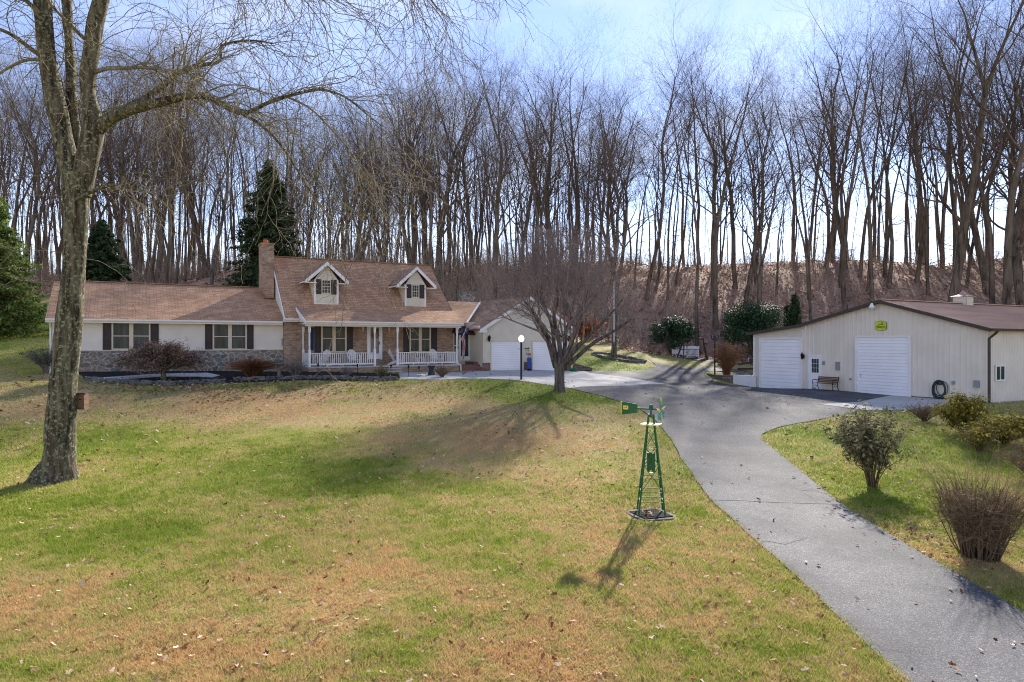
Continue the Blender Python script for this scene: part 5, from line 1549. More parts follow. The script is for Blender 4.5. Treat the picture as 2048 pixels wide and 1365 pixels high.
wc_ = thing('curb_wall', 'low white wall between the block planter and the lean-to', 'wall', (q1[0], q1[1], -3.2)); m.build('wall_panel', 'white', wc_)
shrub('bare_shrub', 'tan leafless shrub growing in the curved block planter', 'shrub', 1463, 752, 1.5, 1.2, 2.7, 90, 18, 'bush_twig', seed=12, r0=.02, tr=.009, base_r=.3, twig_len=.5, pos=(gp(1463, 764)[0], gp(1463, 764)[1] + 1.2, zt_pl - .12), tm='dry_grass')
m = B()
x0, y0, z0 = gp(1476, 742); x1, y1, z1 = x0 + 2.2, y0 + .3, z0
for a, b, c, d in ((0, .55, 1, .9), (0, .15, 1, .15)):
    m.bar((x0 + .0, y0, z0 + b), (x1, y1, z0 + d), .18, .16)
m.bar((x1 - .1, y1, z0 - .2), (x1 - .1, y1, z0 + 1.1), .16)
lg = thing('timber_rails', 'dark timber rails leaning beside the planter at the lean-to corner', 'timber', (x0, y0, z0)); m.build('rails', 'wood_dark', lg)
# bell on a post
X, Y = gp(1463, 764)[0] - 1.25, gp(1463, 764)[1] + 1.3
Z = zt_pl - .12; k = Y / F; X = (1429.5 - 1024) * k; zt = (HOR - 684) * k
bp_ = thing('dinner_bell', 'cast dinner bell in a yoke on top of a wooden post in the planter', 'bell', (X, Y, Z))
B().tube([(X, Y, Z), (X, Y, zt)], [.07, .06], 8).build('post', 'wood_dark', bp_)
m = B(); m.tube([(X - .28, Y, zt + .45), (X - .26, Y, zt + .2), (X, Y, zt + .02), (X + .26, Y, zt + .2), (X + .28, Y, zt + .45)], .035, 6); m.build('yoke', 'black', bp_)
B().lathe((X, Y, zt + .12), [(.25, 0), (.2, .08), (.14, .25), (.1, .36), (.03, .42)], 14).build('bell', 'urn', bp_)
B().tube([(X - .33, Y, zt + .45), (X - .2, Y, zt + .62), (X + .2, Y, zt + .62), (X + .33, Y, zt + .45)], .03, 6).build('crossbar', 'black', bp_)
# porch swing on a timber frame
x0, y0, z0 = gp(1366, 718); x1, _, _ = gp(1420, 718); Y = 68.0; k = Y / F
X0, X1 = (1368 - 1024) * k, (1406 - 1024) * k; Z = g1((X0 + X1) / 2, Y); zt = Z + 2.05
sw = thing('porch_swing', 'dark timber A-frame with a hanging slatted swing seat by the white fence', 'swing', ((X0 + X1) / 2, Y, Z))
m = B(); m.bar((X0 - .1, Y, zt), (X1 + .1, Y, zt), .12, .14); m.build('top_beam', 'wood_dark', sw)
for X_, sx in ((X0, -1), (X1, 1)):
    for sy in (-1, 1):
        B().bar((X_, Y, zt), (X_ + sx * (.25 if sy < 0 else .55), Y + sy * .8, Z - .02), .1).build('leg', 'wood_dark', sw)
    B().bar((X_, Y - .42, Z + 1.0), (X_ + sx * .15, Y + .42, Z + 1.0), .08).build('brace', 'wood_dark', sw)
m = B(); zs = Z + .48; a, b = X0 + .3, X1 - .3
for i in range(5): m.bar((a, Y - .22 + i * .1, zs), (b, Y - .22 + i * .1, zs), .08, .02)
for i in range(12): m.bar((a + (b - a) * i / 11, Y + .22, zs), (a + (b - a) * i / 11, Y + .34, zs + .55), .03)
m.bar((a, Y + .34, zs + .55), (b, Y + .34, zs + .55), .05); m.bar((a, Y - .22, zs + .25), (a, Y + .25, zs + .25), .05); m.bar((b, Y - .22, zs + .25), (b, Y + .25, zs + .25), .05)
m.build('swing_seat', 'wood_dark', sw)
m = B()
for q in (a, b): m.tube([(q, Y - .2, zs), (q, Y, zt)], .012, 4).tube([(q, Y + .3, zs + .3), (q, Y, zt)], .012, 4)
m.build('chain', 'black', sw)
Y = 70.5; k = Y / F; X0, X1 = (1345 - 1024) * k, (1397 - 1024) * k; Z = g1((X0 + X1) / 2, Y)
wf = thing('vinyl_fence', 'short white vinyl privacy fence behind the swing', 'fence', (X0, Y, Z))
for i in range(3):
    x = X0 + (X1 - X0) * i / 2; B().box((x - .06, Y - .06, Z - .1), (x + .06, Y + .06, Z + 1.2)).build('post', 'white', wf)
for i in range(2):
    a = X0 + (X1 - X0) * i / 2 + .062; b = X0 + (X1 - X0) * (i + 1) / 2 - .062
    n = 10; pts = [(a + (b - a) * j / n, Y - .02, Z + 1.12 + .1 * math.sin(math.pi * j / n)) for j in range(n + 1)]
    m = B(); m.ext([(a, Y - .02, Z + .1)] + pts + [(b, Y - .02, Z + .1)], (0, .03, 0))
    for j in range(1, 9): m.box((a + (b - a) * j / 9 - .01, Y - .035, Z + .2), (a + (b - a) * j / 9 + .01, Y - .0205, Z + 1.05))
    m.build('panel', 'white', wf)
# ---------------- ornamental windmill
M['fan_sky_green'] = mat('fan_sky_green', (.12, .34, .30), (.06, .24, .22), 5, .35)  # green blade paint with the sky's reflection mixed into the colour
X, Y, Z = WB
rot = R(-6)
wm = thing('windmill', 'green and yellow ornamental windmill on a tapering lattice tower beside the drive', 'windmill', (X, Y, Z + .04), rz=0, local=True)
k = Y / F; H = (1030 - 833) * k; zp = (1030 - 853) * k * 1.0
hb = .295; ht = .05
def legp(sx, sy, z): 
    t = z / H; r_ = hb + (ht - hb) * t; c, s = math.cos(R(20)), math.sin(R(20)); a, b = sx * r_, sy * r_
    return (a * c - b * s, a * s + b * c, z)
for sx, sy in ((-1, -1), (1, -1), (1, 1), (-1, 1)):
    B().bar(legp(sx, sy, 0), legp(sx, sy, H), .028).build('leg', 'green', wm)
CORN = ((-1, -1), (1, -1), (1, 1), (-1, 1))
m = B()
for z in (.3, .52, .82, 1.12, 1.5):
    for i in range(4): m.bar(legp(*CORN[i], z), legp(*CORN[(i + 1) % 4], z), .014)
for a, b in ((.52, 1.12), (1.12, 1.5), (1.5, 1.9)):
    for i in range(4):
        m.bar(legp(*CORN[i], a), legp(*CORN[(i + 1) % 4], b), .011).bar(legp(*CORN[(i + 1) % 4], a), legp(*CORN[i], b), .011)
m.build('brace', 'green', wm)
B().box((-.21, -.17, zp - .012), (.21, .17, zp + .012)).build('platform', 'pale_yellow', wm)
m = B(); m.box((-.085, -.04, .95), (-.03, .04, 1.38)).box((.03, -.04, .95), (.085, .04, 1.38)).box((-.035, -.02, 1.3), (.035, .03, 1.4)).box((-.015, -.02, .98), (.01, .03, 1.3)); m.build('pump', 'green', wm)
m = B(); m.box((-.05, -.05, 1.47), (.05, .05, 1.485)).tube([(0, 0, .88), (0, 0, .93)], .045, 8); m.build('pump_cap', 'yellow', wm)
B().tube([(0, 0, H - .06), (0, 0, H + .12)], .02, 6).lathe((0, 0, H + .1), [(.05, 0), (.05, .07), (.03, .12)], 8).build('swivel_head', 'green', wm)
zv = H + .12
m = B(); m.bar((-.32, 0, zv), (0, 0, zv), .035, .035); m.build('tail_boom', 'green', wm)
B().ext([(-.32, -.004, zv - .10), (-.32, -.004, zv + .10), (-.70, -.004, zv + .15), (-.70, -.004, zv - .16)], (0, .008, 0)).build('tail_vane', 'green', wm)
m = B(); m.ext([(-.70, -.006, zv + .15), (-.72, -.006, zv + .155), (-.72, -.006, zv - .165), (-.70, -.006, zv - .16)], (0, .012, 0)); m.build('vane_edge', 'yellow', wm)
vb = B().box((-.66, -.012, zv - .035), (-.54, -.0045, zv + .055)).build('vane_badge', 'yellow', wm)
B().ext([(-.6 + a * .16, -.014, zv + .005 + b * .16) for a, b in DEER], (0, .0015, 0)).build('badge_mark', 'green', vb)
B().tube([(0, 0, zv), (.24, 0, zv)], .012, 6).lathe((.2, 0, zv - .02), [(.03, 0), (.03, .04)], 8).build('axle', 'black', wm)
hubx = .23
for i in range(12):
    a = i / 12 * 6.283
    def P_(r_, da, dx=0): return (hubx + dx, r_ * math.cos(a + da), zv + r_ * math.sin(a + da))
    B().ext([P_(.05, -.1, -.01), P_(.05, .1, .01), P_(.27, .21, .035), P_(.27, -.17, -.035)], (.004, 0, 0)).build('fan_blade', 'yellow' if i % 3 == 0 else 'fan_sky_green' if 'fan_sky_green' in M else 'green', wm)
B().tube([(hubx, .17 * math.cos(t / 24 * 6.283), zv + .17 * math.sin(t / 24 * 6.283)) for t in range(25)], .006, 5, False).build('fan_ring', 'metal', wm)
wm.rotation_euler = (0, 0, R(-27))
gs = thing('drain_grate', 'black iron grate on a concrete pad under the windmill', 'grate', (X, Y, Z), local=True)
c = R(20)
m = B(); m.ext([(.47 * math.copysign(abs(math.cos(t)) ** .45, math.cos(t)) * (1 + .05 * math.sin(3 * t)), .47 * math.copysign(abs(math.sin(t)) ** .45, math.sin(t)) * (1 + .05 * math.cos(5 * t)), -.03) for t in [i / 14 * 6.283 for i in range(14)]], (0, 0, .035)); m.build('pad', 'slab_old', gs)
B().ext([(.0 + sx * .36, sy * .36, .006) for sx, sy in CORN], (0, 0, .004)).build('pit', 'mulch', gs)
m = B()
for i in range(24): m.box((-.35 + i * .0302, -.35, .012), (-.338 + i * .0302, .35, .026))
for y_ in (-.35, 0, .34): m.box((-.36, y_, .011), (.36, y_ + .012, .025))
g_ = m.build('grating', 'black', gs); gs.rotation_euler = (0, 0, R(20))
# birdhouse on the big trunk, stump in the field
# ================================================================ trees
NT = np.array
def traced(T, L, Y, sides=10, dY=None):
    """limb through (px, py, width px[, dY]) at about distance Y"""
    pts, rad = [], []
    for q in L:
        y = Y + (q[3] if len(q) > 3 else 0)
        pts.append(((q[0] - 1024) * y / F, y, (HOR - q[1]) * y / F)); rad.append(q[2] * y / F / 2)
    # smooth by subdividing (Catmull-Rom)
    P = [NT(p) for p in pts]; out_p, out_r = [], []
    for i in range(len(P) - 1):
        p0 = P[max(0, i - 1)]; p1 = P[i]; p2 = P[i + 1]; p3 = P[min(len(P) - 1, i + 2)]
        for j in range(5):
            t = j / 5
            out_p.append(.5 * ((2 * p1) + (p2 - p0) * t + (2 * p0 - 5 * p1 + 4 * p2 - p3) * t * t + (3 * p1 - p0 - 3 * p2 + p3) * t ** 3)); out_r.append(rad[i] + (rad[i + 1] - rad[i]) * t)
    out_p.append(P[-1]); out_r.append(rad[-1])
    T.add(out_p, out_r, sides)
    return out_p, out_r
def droop(T, rs, p, d, L, r, lvl, grav=.05, jit=.16, tmax=99):
    """zig-zag pendulous branch with side shoots"""
    st = .14 + .02 * lvl if lvl else .2
    n = max(3, int(L / st)); pts = [NT(p)]; rad = [r]; d = NT(d) / np.linalg.norm(d)
    kids = []
    for i in range(n):
        d = d + rs.normal(0, jit, 3) + NT([0, 0, -grav * (.4 + i / n)])
        d /= np.linalg.norm(d)
        pts.append(pts[-1] + d * st); rad.append(max((.0045, .0058, .007)[lvl], r * (1 - .8 * (i + 1) / n)))
        if lvl > 0 and i > 0 and rs.rand() < (.30 if lvl == 2 else .26):
            s = rs.normal(0, 1, 3); s -= d * s.dot(d); s /= np.linalg.norm(s)
            kids.append((pts[-1], d * .75 + s * .8, L * (.28 + .35 * rs.rand()) * (1 - .4 * i / n), rad[-1] * .6))
    T.add(pts, rad, 5 if r > .012 else 4 if r > .006 else 3)
    for q in kids:
        droop(T, rs, *q[:2], q[2], max(.003, q[3]), lvl - 1, grav * 1.15, jit * 1.1)
# --- the big near tree
ty = 19.0
xb, yb, zb_t = gp(115, 957)
near = thing('near_tree', 'big bare tree with a lichen covered forked trunk in the left foreground', 'tree', (xb, ty, zb_t))
TT = Tubes()
def place_rel(T, name, mt, parent, org, tintf=None):
    V, Fc, Tn = T.arrays(); V = V - NT(org)
    return arr_mesh(name, V, Fc, mt, parent, Tn, True)
stemA = [(117, 962, 82), (118, 950, 69), (119, 925, 59), (121, 880, 54), (124, 800, 51), (129, 740, 48), (135, 690, 47), (141, 620, 46), (148, 540, 40), (152, 450, 42), (153, 400, 46), (156, 350, 58)]
traced(TT, stemA, ty, 26)
pl_, rl_ = traced(TT, [(146, 380, 38), (136, 320, 37), (124, 270, 36), (114, 220, 37), (103, 170, 35), (92, 100, 31), (84, 0, 30), (78, -90, 28), (70, -200, 22, .3), (50, -330, 14, .5), (40, -460, 6, .6)], ty, 16)
pm_, rm_ = traced(TT, [(156, 370, 26, .2), (156, 310, 22, .3), (149, 250, 21, .4), (144, 200, 20, .4), (140, 130, 19, .5), (137, 60, 18, .5), (134, 0, 17, .6), (128, -110, 14, .8), (140, -250, 9, 1.2), (150, -380, 4, 1.5)], ty, 12)
pr_, rr_ = traced(TT, [(160, 390, 42), (172, 330, 42), (185, 270, 42), (184, 230, 34), (177, 190, 27), (176, 150, 30), (184, 100, 31), (190, 50, 31), (202, 0, 30), (212, -80, 27), (236, -190, 22, -.3), (262, -310, 14, -.6), (285, -430, 6, -1)], ty, 16)
# root flare
for a, L_ in ((205, .32), (250, .3), (300, .34), (10, .2), (150, .3), (85, .3)):
    c, s = math.cos(R(a)), math.sin(R(a)); L_ = L_ * .6; z0 = zb_t
    TT.add([NT([xb + c * .12, ty + s * .12, z0 + .5]), NT([xb + c * .34, ty + s * .32, z0 + .16]), NT([xb + c * (.45 + L_ * .4), ty + s * (.42 + L_ * .4), g1(xb + c * .6, ty + s * .6) + .02]), NT([xb + c * (.5 + L_), ty + s * (.5 + L_), g1(xb + c * (.5 + L_), ty + s * (.5 + L_)) - .08])], [.13, .15, .11, .03], 9)
V, Fc, Tn = TT.arrays()
# furrowed, lumpy bark relief
h = (vn(V[:, 0] * 3 + V[:, 2] * .5, V[:, 2] * .9 + V[:, 1] * 3, 2.2) - .5)
ctr = 0.05 * h
V[:, 0] += ctr * np.where(V[:, 0] > np.interp(V[:, 2], [-4, 10], [xb, xb + .8]), 1, -1); V[:, 1] -= ctr
arr_mesh('trunk', V - NT([xb, ty, zb_t]), Fc, 'bark_near', near, Tn, True)
LT = Tubes(); LM = Tubes()
rs = np.random.RandomState(21)
limbs = []
limbs.append(traced(LM, [(182, 275, 30), (205, 250, 27), (232, 232, 25), (262, 220, 22, -.1), (295, 211, 20, -.2), (330, 203, 17, -.3), (362, 196, 15, -.4), (392, 191, 14, -.5), (420, 198, 12, -.6), (448, 213, 11, -.6), (475, 226, 9, -.7), (500, 224, 8, -.8), (535, 207, 7.5, -1), (570, 195, 7, -1.1), (600, 187, 6, -1.2), (640, 180, 5, -1.4), (690, 195, 4, -1.6), (740, 235, 2.5, -1.8)], ty, 10))
limbs.append(traced(LM, [(232, 234, 16, -.1), (262, 212, 14, .2), (292, 197, 13, .4), (322, 176, 12, .6), (352, 151, 11, .8), (378, 138, 9, 1), (405, 131, 8, 1.1), (440, 122, 6, 1.3), (445, 92, 5, 1.4), (500, 82, 4, 1.6), (545, 88, 2.5, 1.8)], ty, 9))
limbs.append(traced(LM, [(485, 229, 7, -.8), (515, 246, 7, -.9), (545, 272, 6, -1), (575, 310, 5, -1.1), (600, 350, 4, -1.2), (628, 395, 3, -1.3)], ty, 7))
limbs.append(traced(LT, [(575, 195, 5, -1.1), (620, 218, 4.5, -1.2), (665, 262, 4, -1.4), (705, 310, 3, -1.6), (735, 370, 2.2, -1.7)], ty, 6))
limbs.append(traced(LT, [(190, 145, 9), (215, 138, 8, -.4), (255, 137, 7, -.7), (300, 136, 6, -1), (350, 145, 5, -1.4), (400, 150, 3, -1.8)], ty, 6))
limbs.append(traced(LM, [(100, 125, 10), (70, 105, 9, -.1), (35, 78, 8, -.2), (5, 62, 7, -.3), (-40, 50, 5, -.4)], ty, 7))
limbs.append(traced(LT, [(112, 128, 8), (80, 120, 7, .4), (50, 122, 6, .7), (20, 135, 5, 1), (-20, 160, 4, 1.2)], ty, 6))
limbs.append(traced(LM, [(152, 400, 8, -.3), (215, 372, 6.5, -.5), (260, 377, 5, -.7), (310, 390, 4, -.9)], ty, 6))
limbs.append(traced(LT, [(170, 80, 8), (150, 60, 7, -.3), (125, 35, 6, -.6), (95, 0, 5, -.9), (70, -60, 4, -1.1)], ty, 6))
# limbs that arch over the lawn from above the frame
for st, e in (((212, -80), [(300, -150, 16, -.6), (400, -170, 13, -1.2), (520, -150, 10, -1.8), (640, -120, 7, -2.2), (760, -70, 4, -2.6), (850, -10, 2.5, -2.8)]),
              ((202, -10), [(250, -60, 12, -.5), (330, -90, 10, -1.4), (430, -80, 8, -2.2), (540, -50, 5, -3), (640, 0, 3, -3.6)]),
              ((236, -190), [(340, -260, 12, .6), (480, -280, 10, 1.2), (640, -250, 8, 1.8), (800, -180, 5, 2.2), (900, -90, 3, 2.5)]),
              ((262, -310), [(380, -360, 10, -1), (520, -360, 8, -2), (660, -310, 6, -3), (780, -220, 4, -3.4)]),
              ((78, -90), [(30, -150, 9, -.4), (-50, -180, 6, -.8), (-150, -150, 4, -1)]), ((92, 40), [(50, 0, 8, -.5), (10, -30, 6, -1), (-40, -50, 4, -1.4)]),
              ((134, 0), [(180, -60, 7, 1), (260, -90, 6, 2), (360, -80, 5, 2.8), (470, -30, 3, 3.2)])):
    limbs.append(traced(LT, [(st[0], st[1], e[0][2] + 3)] + e, ty, 7))
for li, (P, Rr) in enumerate(limbs):
    n = len(P)
    seglen = sum(np.linalg.norm(P[i + 1] - P[i]) for i in range(n - 1))
    cnt = int(seglen * (5.0 if li not in (5, 6, 7, 8, 13) else 3.6))
    for i in range(cnt):
        t = .22 + .78 * rs.rand() ** .8; f = t * (n - 1); i0 = min(n - 2, int(f)); q = P[i0] + (P[i0 + 1] - P[i0]) * (f - i0)
        ax = P[i0 + 1] - P[i0]; ax /= np.linalg.norm(ax); s = rs.normal(0, 1, 3); s -= ax * s.dot(ax); s /= np.linalg.norm(s)
        up = rs.rand() < .35
        d = ax * .7 + s * .8 + NT([.15, 0, .5 if up else .0])
        droop(LT, rs, q, d, (.8 + 1.9 * rs.rand()) * (1.15 if t > .6 else 1), max(.005, Rr[i0] * .32), 2, .085 if up else .055)
    if li not in (5, 6, 7, 8, 13, 14):
        for i in range(int(seglen * 1.7)):
            t = .3 + .7 * rs.rand(); i0 = min(n - 2, int(t * (n - 1)))
            droop(LT, rs, P[i0], [.35 + rs.normal(0, .4), rs.normal(0, .5), .15], 2.4 + 2.6 * rs.rand(), max(.012, Rr[i0] * .28), 2, .10)
    # long whips at the tips
    for i in range(7):
        droop(LT, rs, P[-1 - i], P[-1] - P[-3] + rs.normal(0, .1, 3), 2.0 + 2.4 * rs.rand(), .014, 2, .05)
for P, Rr in ((pl_, rl_), (pm_, rm_), (pr_, rr_)):
    n = len(P)
    for i in range(34):
        f = (.25 + .75 * rs.rand()) * (n - 1); i0 = min(n - 2, int(f)); q = P[i0]
        a = rs.rand() * 6.283
        droop(LT, rs, q, [math.cos(a), math.sin(a), .5], 1.0 + 2.2 * rs.rand(), .016, 2, .05)
for i in range(14):      # shoots low on the trunk
    a = rs.rand() * 6.283; z = 1.2 + 4 * rs.rand(); q = NT([(150 - 1024) * ty / F, ty, z]); 
    droop(LT, rs, q + NT([.28 * math.cos(a), .28 * math.sin(a), 0]), [math.cos(a), math.sin(a) * .6, .1], 1.0 + 1.4 * rs.rand(), .008, 2, .05)
place_rel(LM, 'limbs', 'bark_near', near, (xb, ty, zb_t))
place_rel(LT, 'crown', 'bark_twig', near, (xb, ty, zb_t))
print('near crown', sum(len(v) for v in LT.g.values()))
# weathered wooden box behind the trunk
X, Y, Z = (166.5 - 1024) * 19.3 / F, 19.25, (HOR - 819) * 19.3 / F
bh = thing('bird_house', 'weathered wooden bird house with dark roof fixed to the big foreground trunk', 'bird house', (X, Y, Z), local=True)
B().box((-.12, -.09, .03), (.11, .12, .43)).build('box_body', 'wood', bh)
B().ext([(-.2, -.14, .44), (.16, -.14, .44), (.16, .16, .5), (-.2, .16, .5)], (0, 0, .03)).build('roof', 'wood_dark', bh)
B().box((-.16, -.13, 0), (.15, .14, .029)).build('floor_board', 'wood', bh)
B().lathe((-.0, -.092, .27), [(.001, 0)], 8).tube([(0, -.094, .28), (0, -.09, .28)], .025, 10).build('entry_hole', 'black', bh)
B().box((-.32, -.03, .1), (-.12, .03, .4)).build('bracket', 'wood_dark', bh)
X, Y, Z = gp(72, 606)
st_ = thing('tree_stump', 'short dark tree stump in the field at the far left', 'stump', (X, Y, Z), local=True)
B().tube([(0, 0, -.1), (0, 0, .2), (.03, 0, .6)], [.42, .34, .32], 10).build('stump_wood', 'bark_near', st_)

# --- the yard tree before the garage
X, Y, Z = gp(1119, 783)
yt = thing('yard_tree', 'bare many stemmed ornamental tree with a dense rounded crown by the drive', 'tree', (X, Y, Z - .05))
k = Y / F
YT = Tubes()
def tr2(L, sides=9): return traced(YT, L, Y, sides)
tr2([(1119, 786, 30), (1119, 780, 23), (1119, 765, 20), (1119, 745, 20), (1119, 728, 24)], 14)
stems = [tr2([(1112, 735, 13), (1107, 718, 12, -.1), (1102, 700, 11, -.2), (1096, 682, 10, -.3), (1090, 668, 8, -.4), (1076, 645, 7, -.6), (1066, 625, 5, -.7), (1050, 605, 4, -.8)]),
         tr2([(1115, 735, 12), (1112, 712, 9, .2), (1108, 690, 8, .4), (1106, 665, 7, .6), (1100, 640, 6, .8), (1088, 610, 5, 1), (1072, 580, 3, 1.2)]),
         tr2([(1120, 735, 14), (1120, 712, 10), (1119, 690, 9), (1116, 675, 9), (1110, 655, 7, -.1), (1108, 630, 6, -.2), (1116, 600, 5, -.2), (1112, 560, 3, -.2)]),
         tr2([(1122, 735, 13), (1127, 710, 9, .3), (1130, 690, 8, .5), (1131, 668, 8, .6), (1139, 645, 7, .7), (1146, 620, 5, .8), (1150, 585, 3, .8)]),
         tr2([(1124, 733, 13), (1131, 715, 10, -.3), (1142, 690, 9, -.5), (1150, 665, 8, -.6), (1160, 640, 6, -.7), (1168, 610, 5, -.8), (1176, 580, 3, -.9)]),
         tr2([(1126, 733, 14), (1137, 718, 11, -.5), (1150, 700, 10, -.8), (1170, 680, 8, -1), (1196, 655, 6, -1.2), (1225, 625, 4, -1.4), (1245, 600, 3, -1.5)]),
         tr2([(1127, 737, 13), (1140, 727, 11, .2), (1165, 705, 8, .4), (1190, 685, 7, .5), (1225, 665, 5, .6), (1262, 640, 3, .7)])]
trunk_part = YT; 
V, Fc, Tn = YT.arrays(); arr_mesh('trunk', V - NT([X, Y, Z - .05]), Fc, 'bark_yard', yt, Tn, True)
CT_ = Tubes()
ccen = NT([(1130 - 1024) * k, Y, (HOR - 590) * k]); crad = NT([170 * k, 4.2, 128 * k])
def upgrow(T, rs, p, d, L, r, lvl, jit=.16, sp=.9, bias=None, kidn=(0, 6, 7, 7), inb=None):
    n = max(3, int(L / (.22 if lvl else .12))); n = min(n, 7)
    st = L / n; pts = [NT(p)]; rad = [r]; d = NT(d) / np.linalg.norm(d)
    for i in range(n):
        d = d + rs.normal(0, jit, 3) + (bias if bias is not None else 0); d /= np.linalg.norm(d)
        q = pts[-1] + d * st
        if inb is not None and ((((q - inb[0]) / inb[1]) ** 2).sum() > 1.05): 
            q = pts[-1] + d * st * .2
        pts.append(q); rad.append(max(.0022, r * (1 - .72 * (i + 1) / n)))
    T.add(pts, rad, 6 if r > .03 else 4 if r > .01 else 3)
    if lvl > 0:
        for c in range(kidn[lvl]):
            t = .2 + .8 * rs.rand(); f = t * n; i0 = min(n - 1, int(f)); q = pts[i0] + (pts[i0 + 1] - pts[i0]) * (f - i0)
            ax = pts[i0 + 1] - pts[i0]; ax /= max(1e-6, np.linalg.norm(ax)); s = rs.normal(0, 1, 3); s -= ax * s.dot(ax); s /= np.linalg.norm(s)
            upgrow(T, rs, q, ax * .8 + s * sp, L * (.42 + .35 * rs.rand()), max(.003, rad[i0] * .55), lvl - 1, jit, sp, bias, kidn, inb)
for si, (P, Rr) in enumerate(stems):
    n = len(P)
    for i in range((7, 6, 6, 6, 5, 3, 2)[si]):
        f = (.3 + .7 * rs.rand()) * (n - 1); i0 = min(n - 2, int(f)); ax = P[i0 + 1] - P[i0]; ax /= np.linalg.norm(ax); s = rs.normal(0, 1, 3); s -= ax * s.dot(ax); s /= np.linalg.norm(s)
        upgrow(CT_, rs, P[i0], ax * .8 + s * .85 + NT([0, 0, .45]), 2.8 + 2.3 * rs.rand(), max(.015, Rr[i0] * .6), 3, .12, .75, NT([0, 0, .06]), (0, 6, 7, 6), (ccen, crad))
place_rel(CT_, 'crown', 'bark_yard_twig', yt, (X, Y, Z - .05))
print('yard crown', sum(len(v) for v in CT_.g.values()))

# --- woodland trees: a set of bare trees, then copies
def woodtree(seed, H, r, crown0=.42, forks=1, lean=.03, spread=.5, kn=(0, 3, 5, 6), nl=9):
    rs = np.random.RandomState(seed)
    T = Tubes(); C = Tubes()
    K = 14; p = NT([0, 0, -.6]); d = NT([rs.normal(0, lean * 2), rs.normal(0, lean * 2), 1.0]); pts = [p]; rad = [r * 1.25]
    hT = H * (.62 if forks > 1 else .9)
    for i in range(K):
        d = d + rs.normal(0, .055, 3); d[2] = max(d[2], .85); d /= np.linalg.norm(d); p = p + d * (hT + .6) / K; pts.append(p)
        t = (i + 1) / K; rad.append(r * (1.0 - .05 * i / K if i < 1 else 1) * ((1 - .45 * t) if forks > 1 else (1 - .85 * t)))
    T.add(pts, rad, 9)
    def limb(q, dd, L, rr):
        upgrow(C, rs, q, dd, L, rr, 3, .13, .75, NT([0, 0, .055]), kn)
    for f in range(forks if forks > 1 else 0):
        a = rs.rand() * 6.283 + f * 6.283 / forks; dd = NT([math.cos(a) * .33, math.sin(a) * .33, 1.0]); q = pts[-1]; rr = rad[-1] * .72; P2 = [q]; R2 = [rr]
        for i in range(6):
            dd = dd + rs.normal(0, .07, 3) + NT([0, 0, .06]); dd /= np.linalg.norm(dd); P2.append(P2[-1] + dd * (H - hT) / 6 * .95); R2.append(rr * (1 - .14 * (i + 1)))
        T.add(P2, R2, 7)
        for j in range(5):
            i0 = 1 + j % 5; a2 = rs.rand() * 6.283
            limb(P2[i0], dd * .8 + NT([math.cos(a2) * spread, math.sin(a2) * spread, .3]), (H - hT) * (.35 + .25 * rs.rand()), max(.03, R2[i0] * .55))
    for j in range(nl):
        t = crown0 + (1 - crown0) * (j + rs.rand()) / nl; f = t * K; i0 = min(K - 1, int(f)); q = pts[i0] + (pts[i0 + 1] - pts[i0]) * (f - i0); a2 = rs.rand() * 6.283
        limb(q, NT([math.cos(a2) * spread, math.sin(a2) * spread, .75]), H * (.26 - .12 * (t - crown0)) * (.7 + .6 * rs.rand()), max(.03, rad[i0] * .42))
    for j in range(3 + rs.randint(4)):      # dead stubs low down
        i0 = 2 + rs.randint(5); a2 = rs.rand() * 6.283
        upgrow(C, rs, pts[i0], [math.cos(a2), math.sin(a2), .35], 1.2 + 2 * rs.rand(), .03, 2, .14, .8, None, (0, 2, 3, 0))
    o = thing('bare_tree', 'x', 'tree', (0, 0, 0), local=True)
    T.build('trunk', 'bark_woods', o); C.build('crown', 'bark_crown', o)
    return o
PROT = []
for i, (H_, r_, c0_, fk, sp_) in enumerate([(30, .30, .42, 1, .6), (28, .26, .5, 1, .55), (31, .36, .45, 2, .65), (27, .22, .55, 1, .6), (29, .33, .4, 3, .7), (24, .16, .5, 1, .55), (30, .26, .58, 2, .6), (26, .2, .35, 1, .7), (22, .13, .5, 1, .5), (29, .38, .38, 2, .8)]):
    PROT.append((woodtree(100 + i, H_, r_, c0_, fk, .03, sp_), H_))
used = set()
def plant(i, x, y, H, rz, label, group):
    o, h = PROT[i]
    s = H / h
    z = g1(x, y)
    sc = (s * (.92 + .2 * rnd.random()),) * 2 + (s,)
    if i not in used:
        used.add(i); o.location = (x, y, z); o.rotation_euler = (0, 0, rz); o.scale = sc; o['label'] = label; o['group'] = group
    else:
        r_ = dup(o, (x, y, z), rz, label, group, sc); r_.rotation_euler = (rnd.gauss(0, .035), rnd.gauss(0, .035), rz)
taken = []
def skyline(px):            # tree-top height in the photograph
    return float(np.interp(px, [-600, 0, 150, 300, 500, 650, 780, 850, 950, 1050, 1110, 1180, 1240, 1290, 1340, 1430, 1480, 1550, 1640, 1720, 1800, 1900, 2048, 2700],
                           [60, 60, 90, 110, 130, 190, 210, 110, 130, 180, 115, 150, 165, 190, 120, 100, 160, 175, 110, 40, 20, -60, -60, -60]))
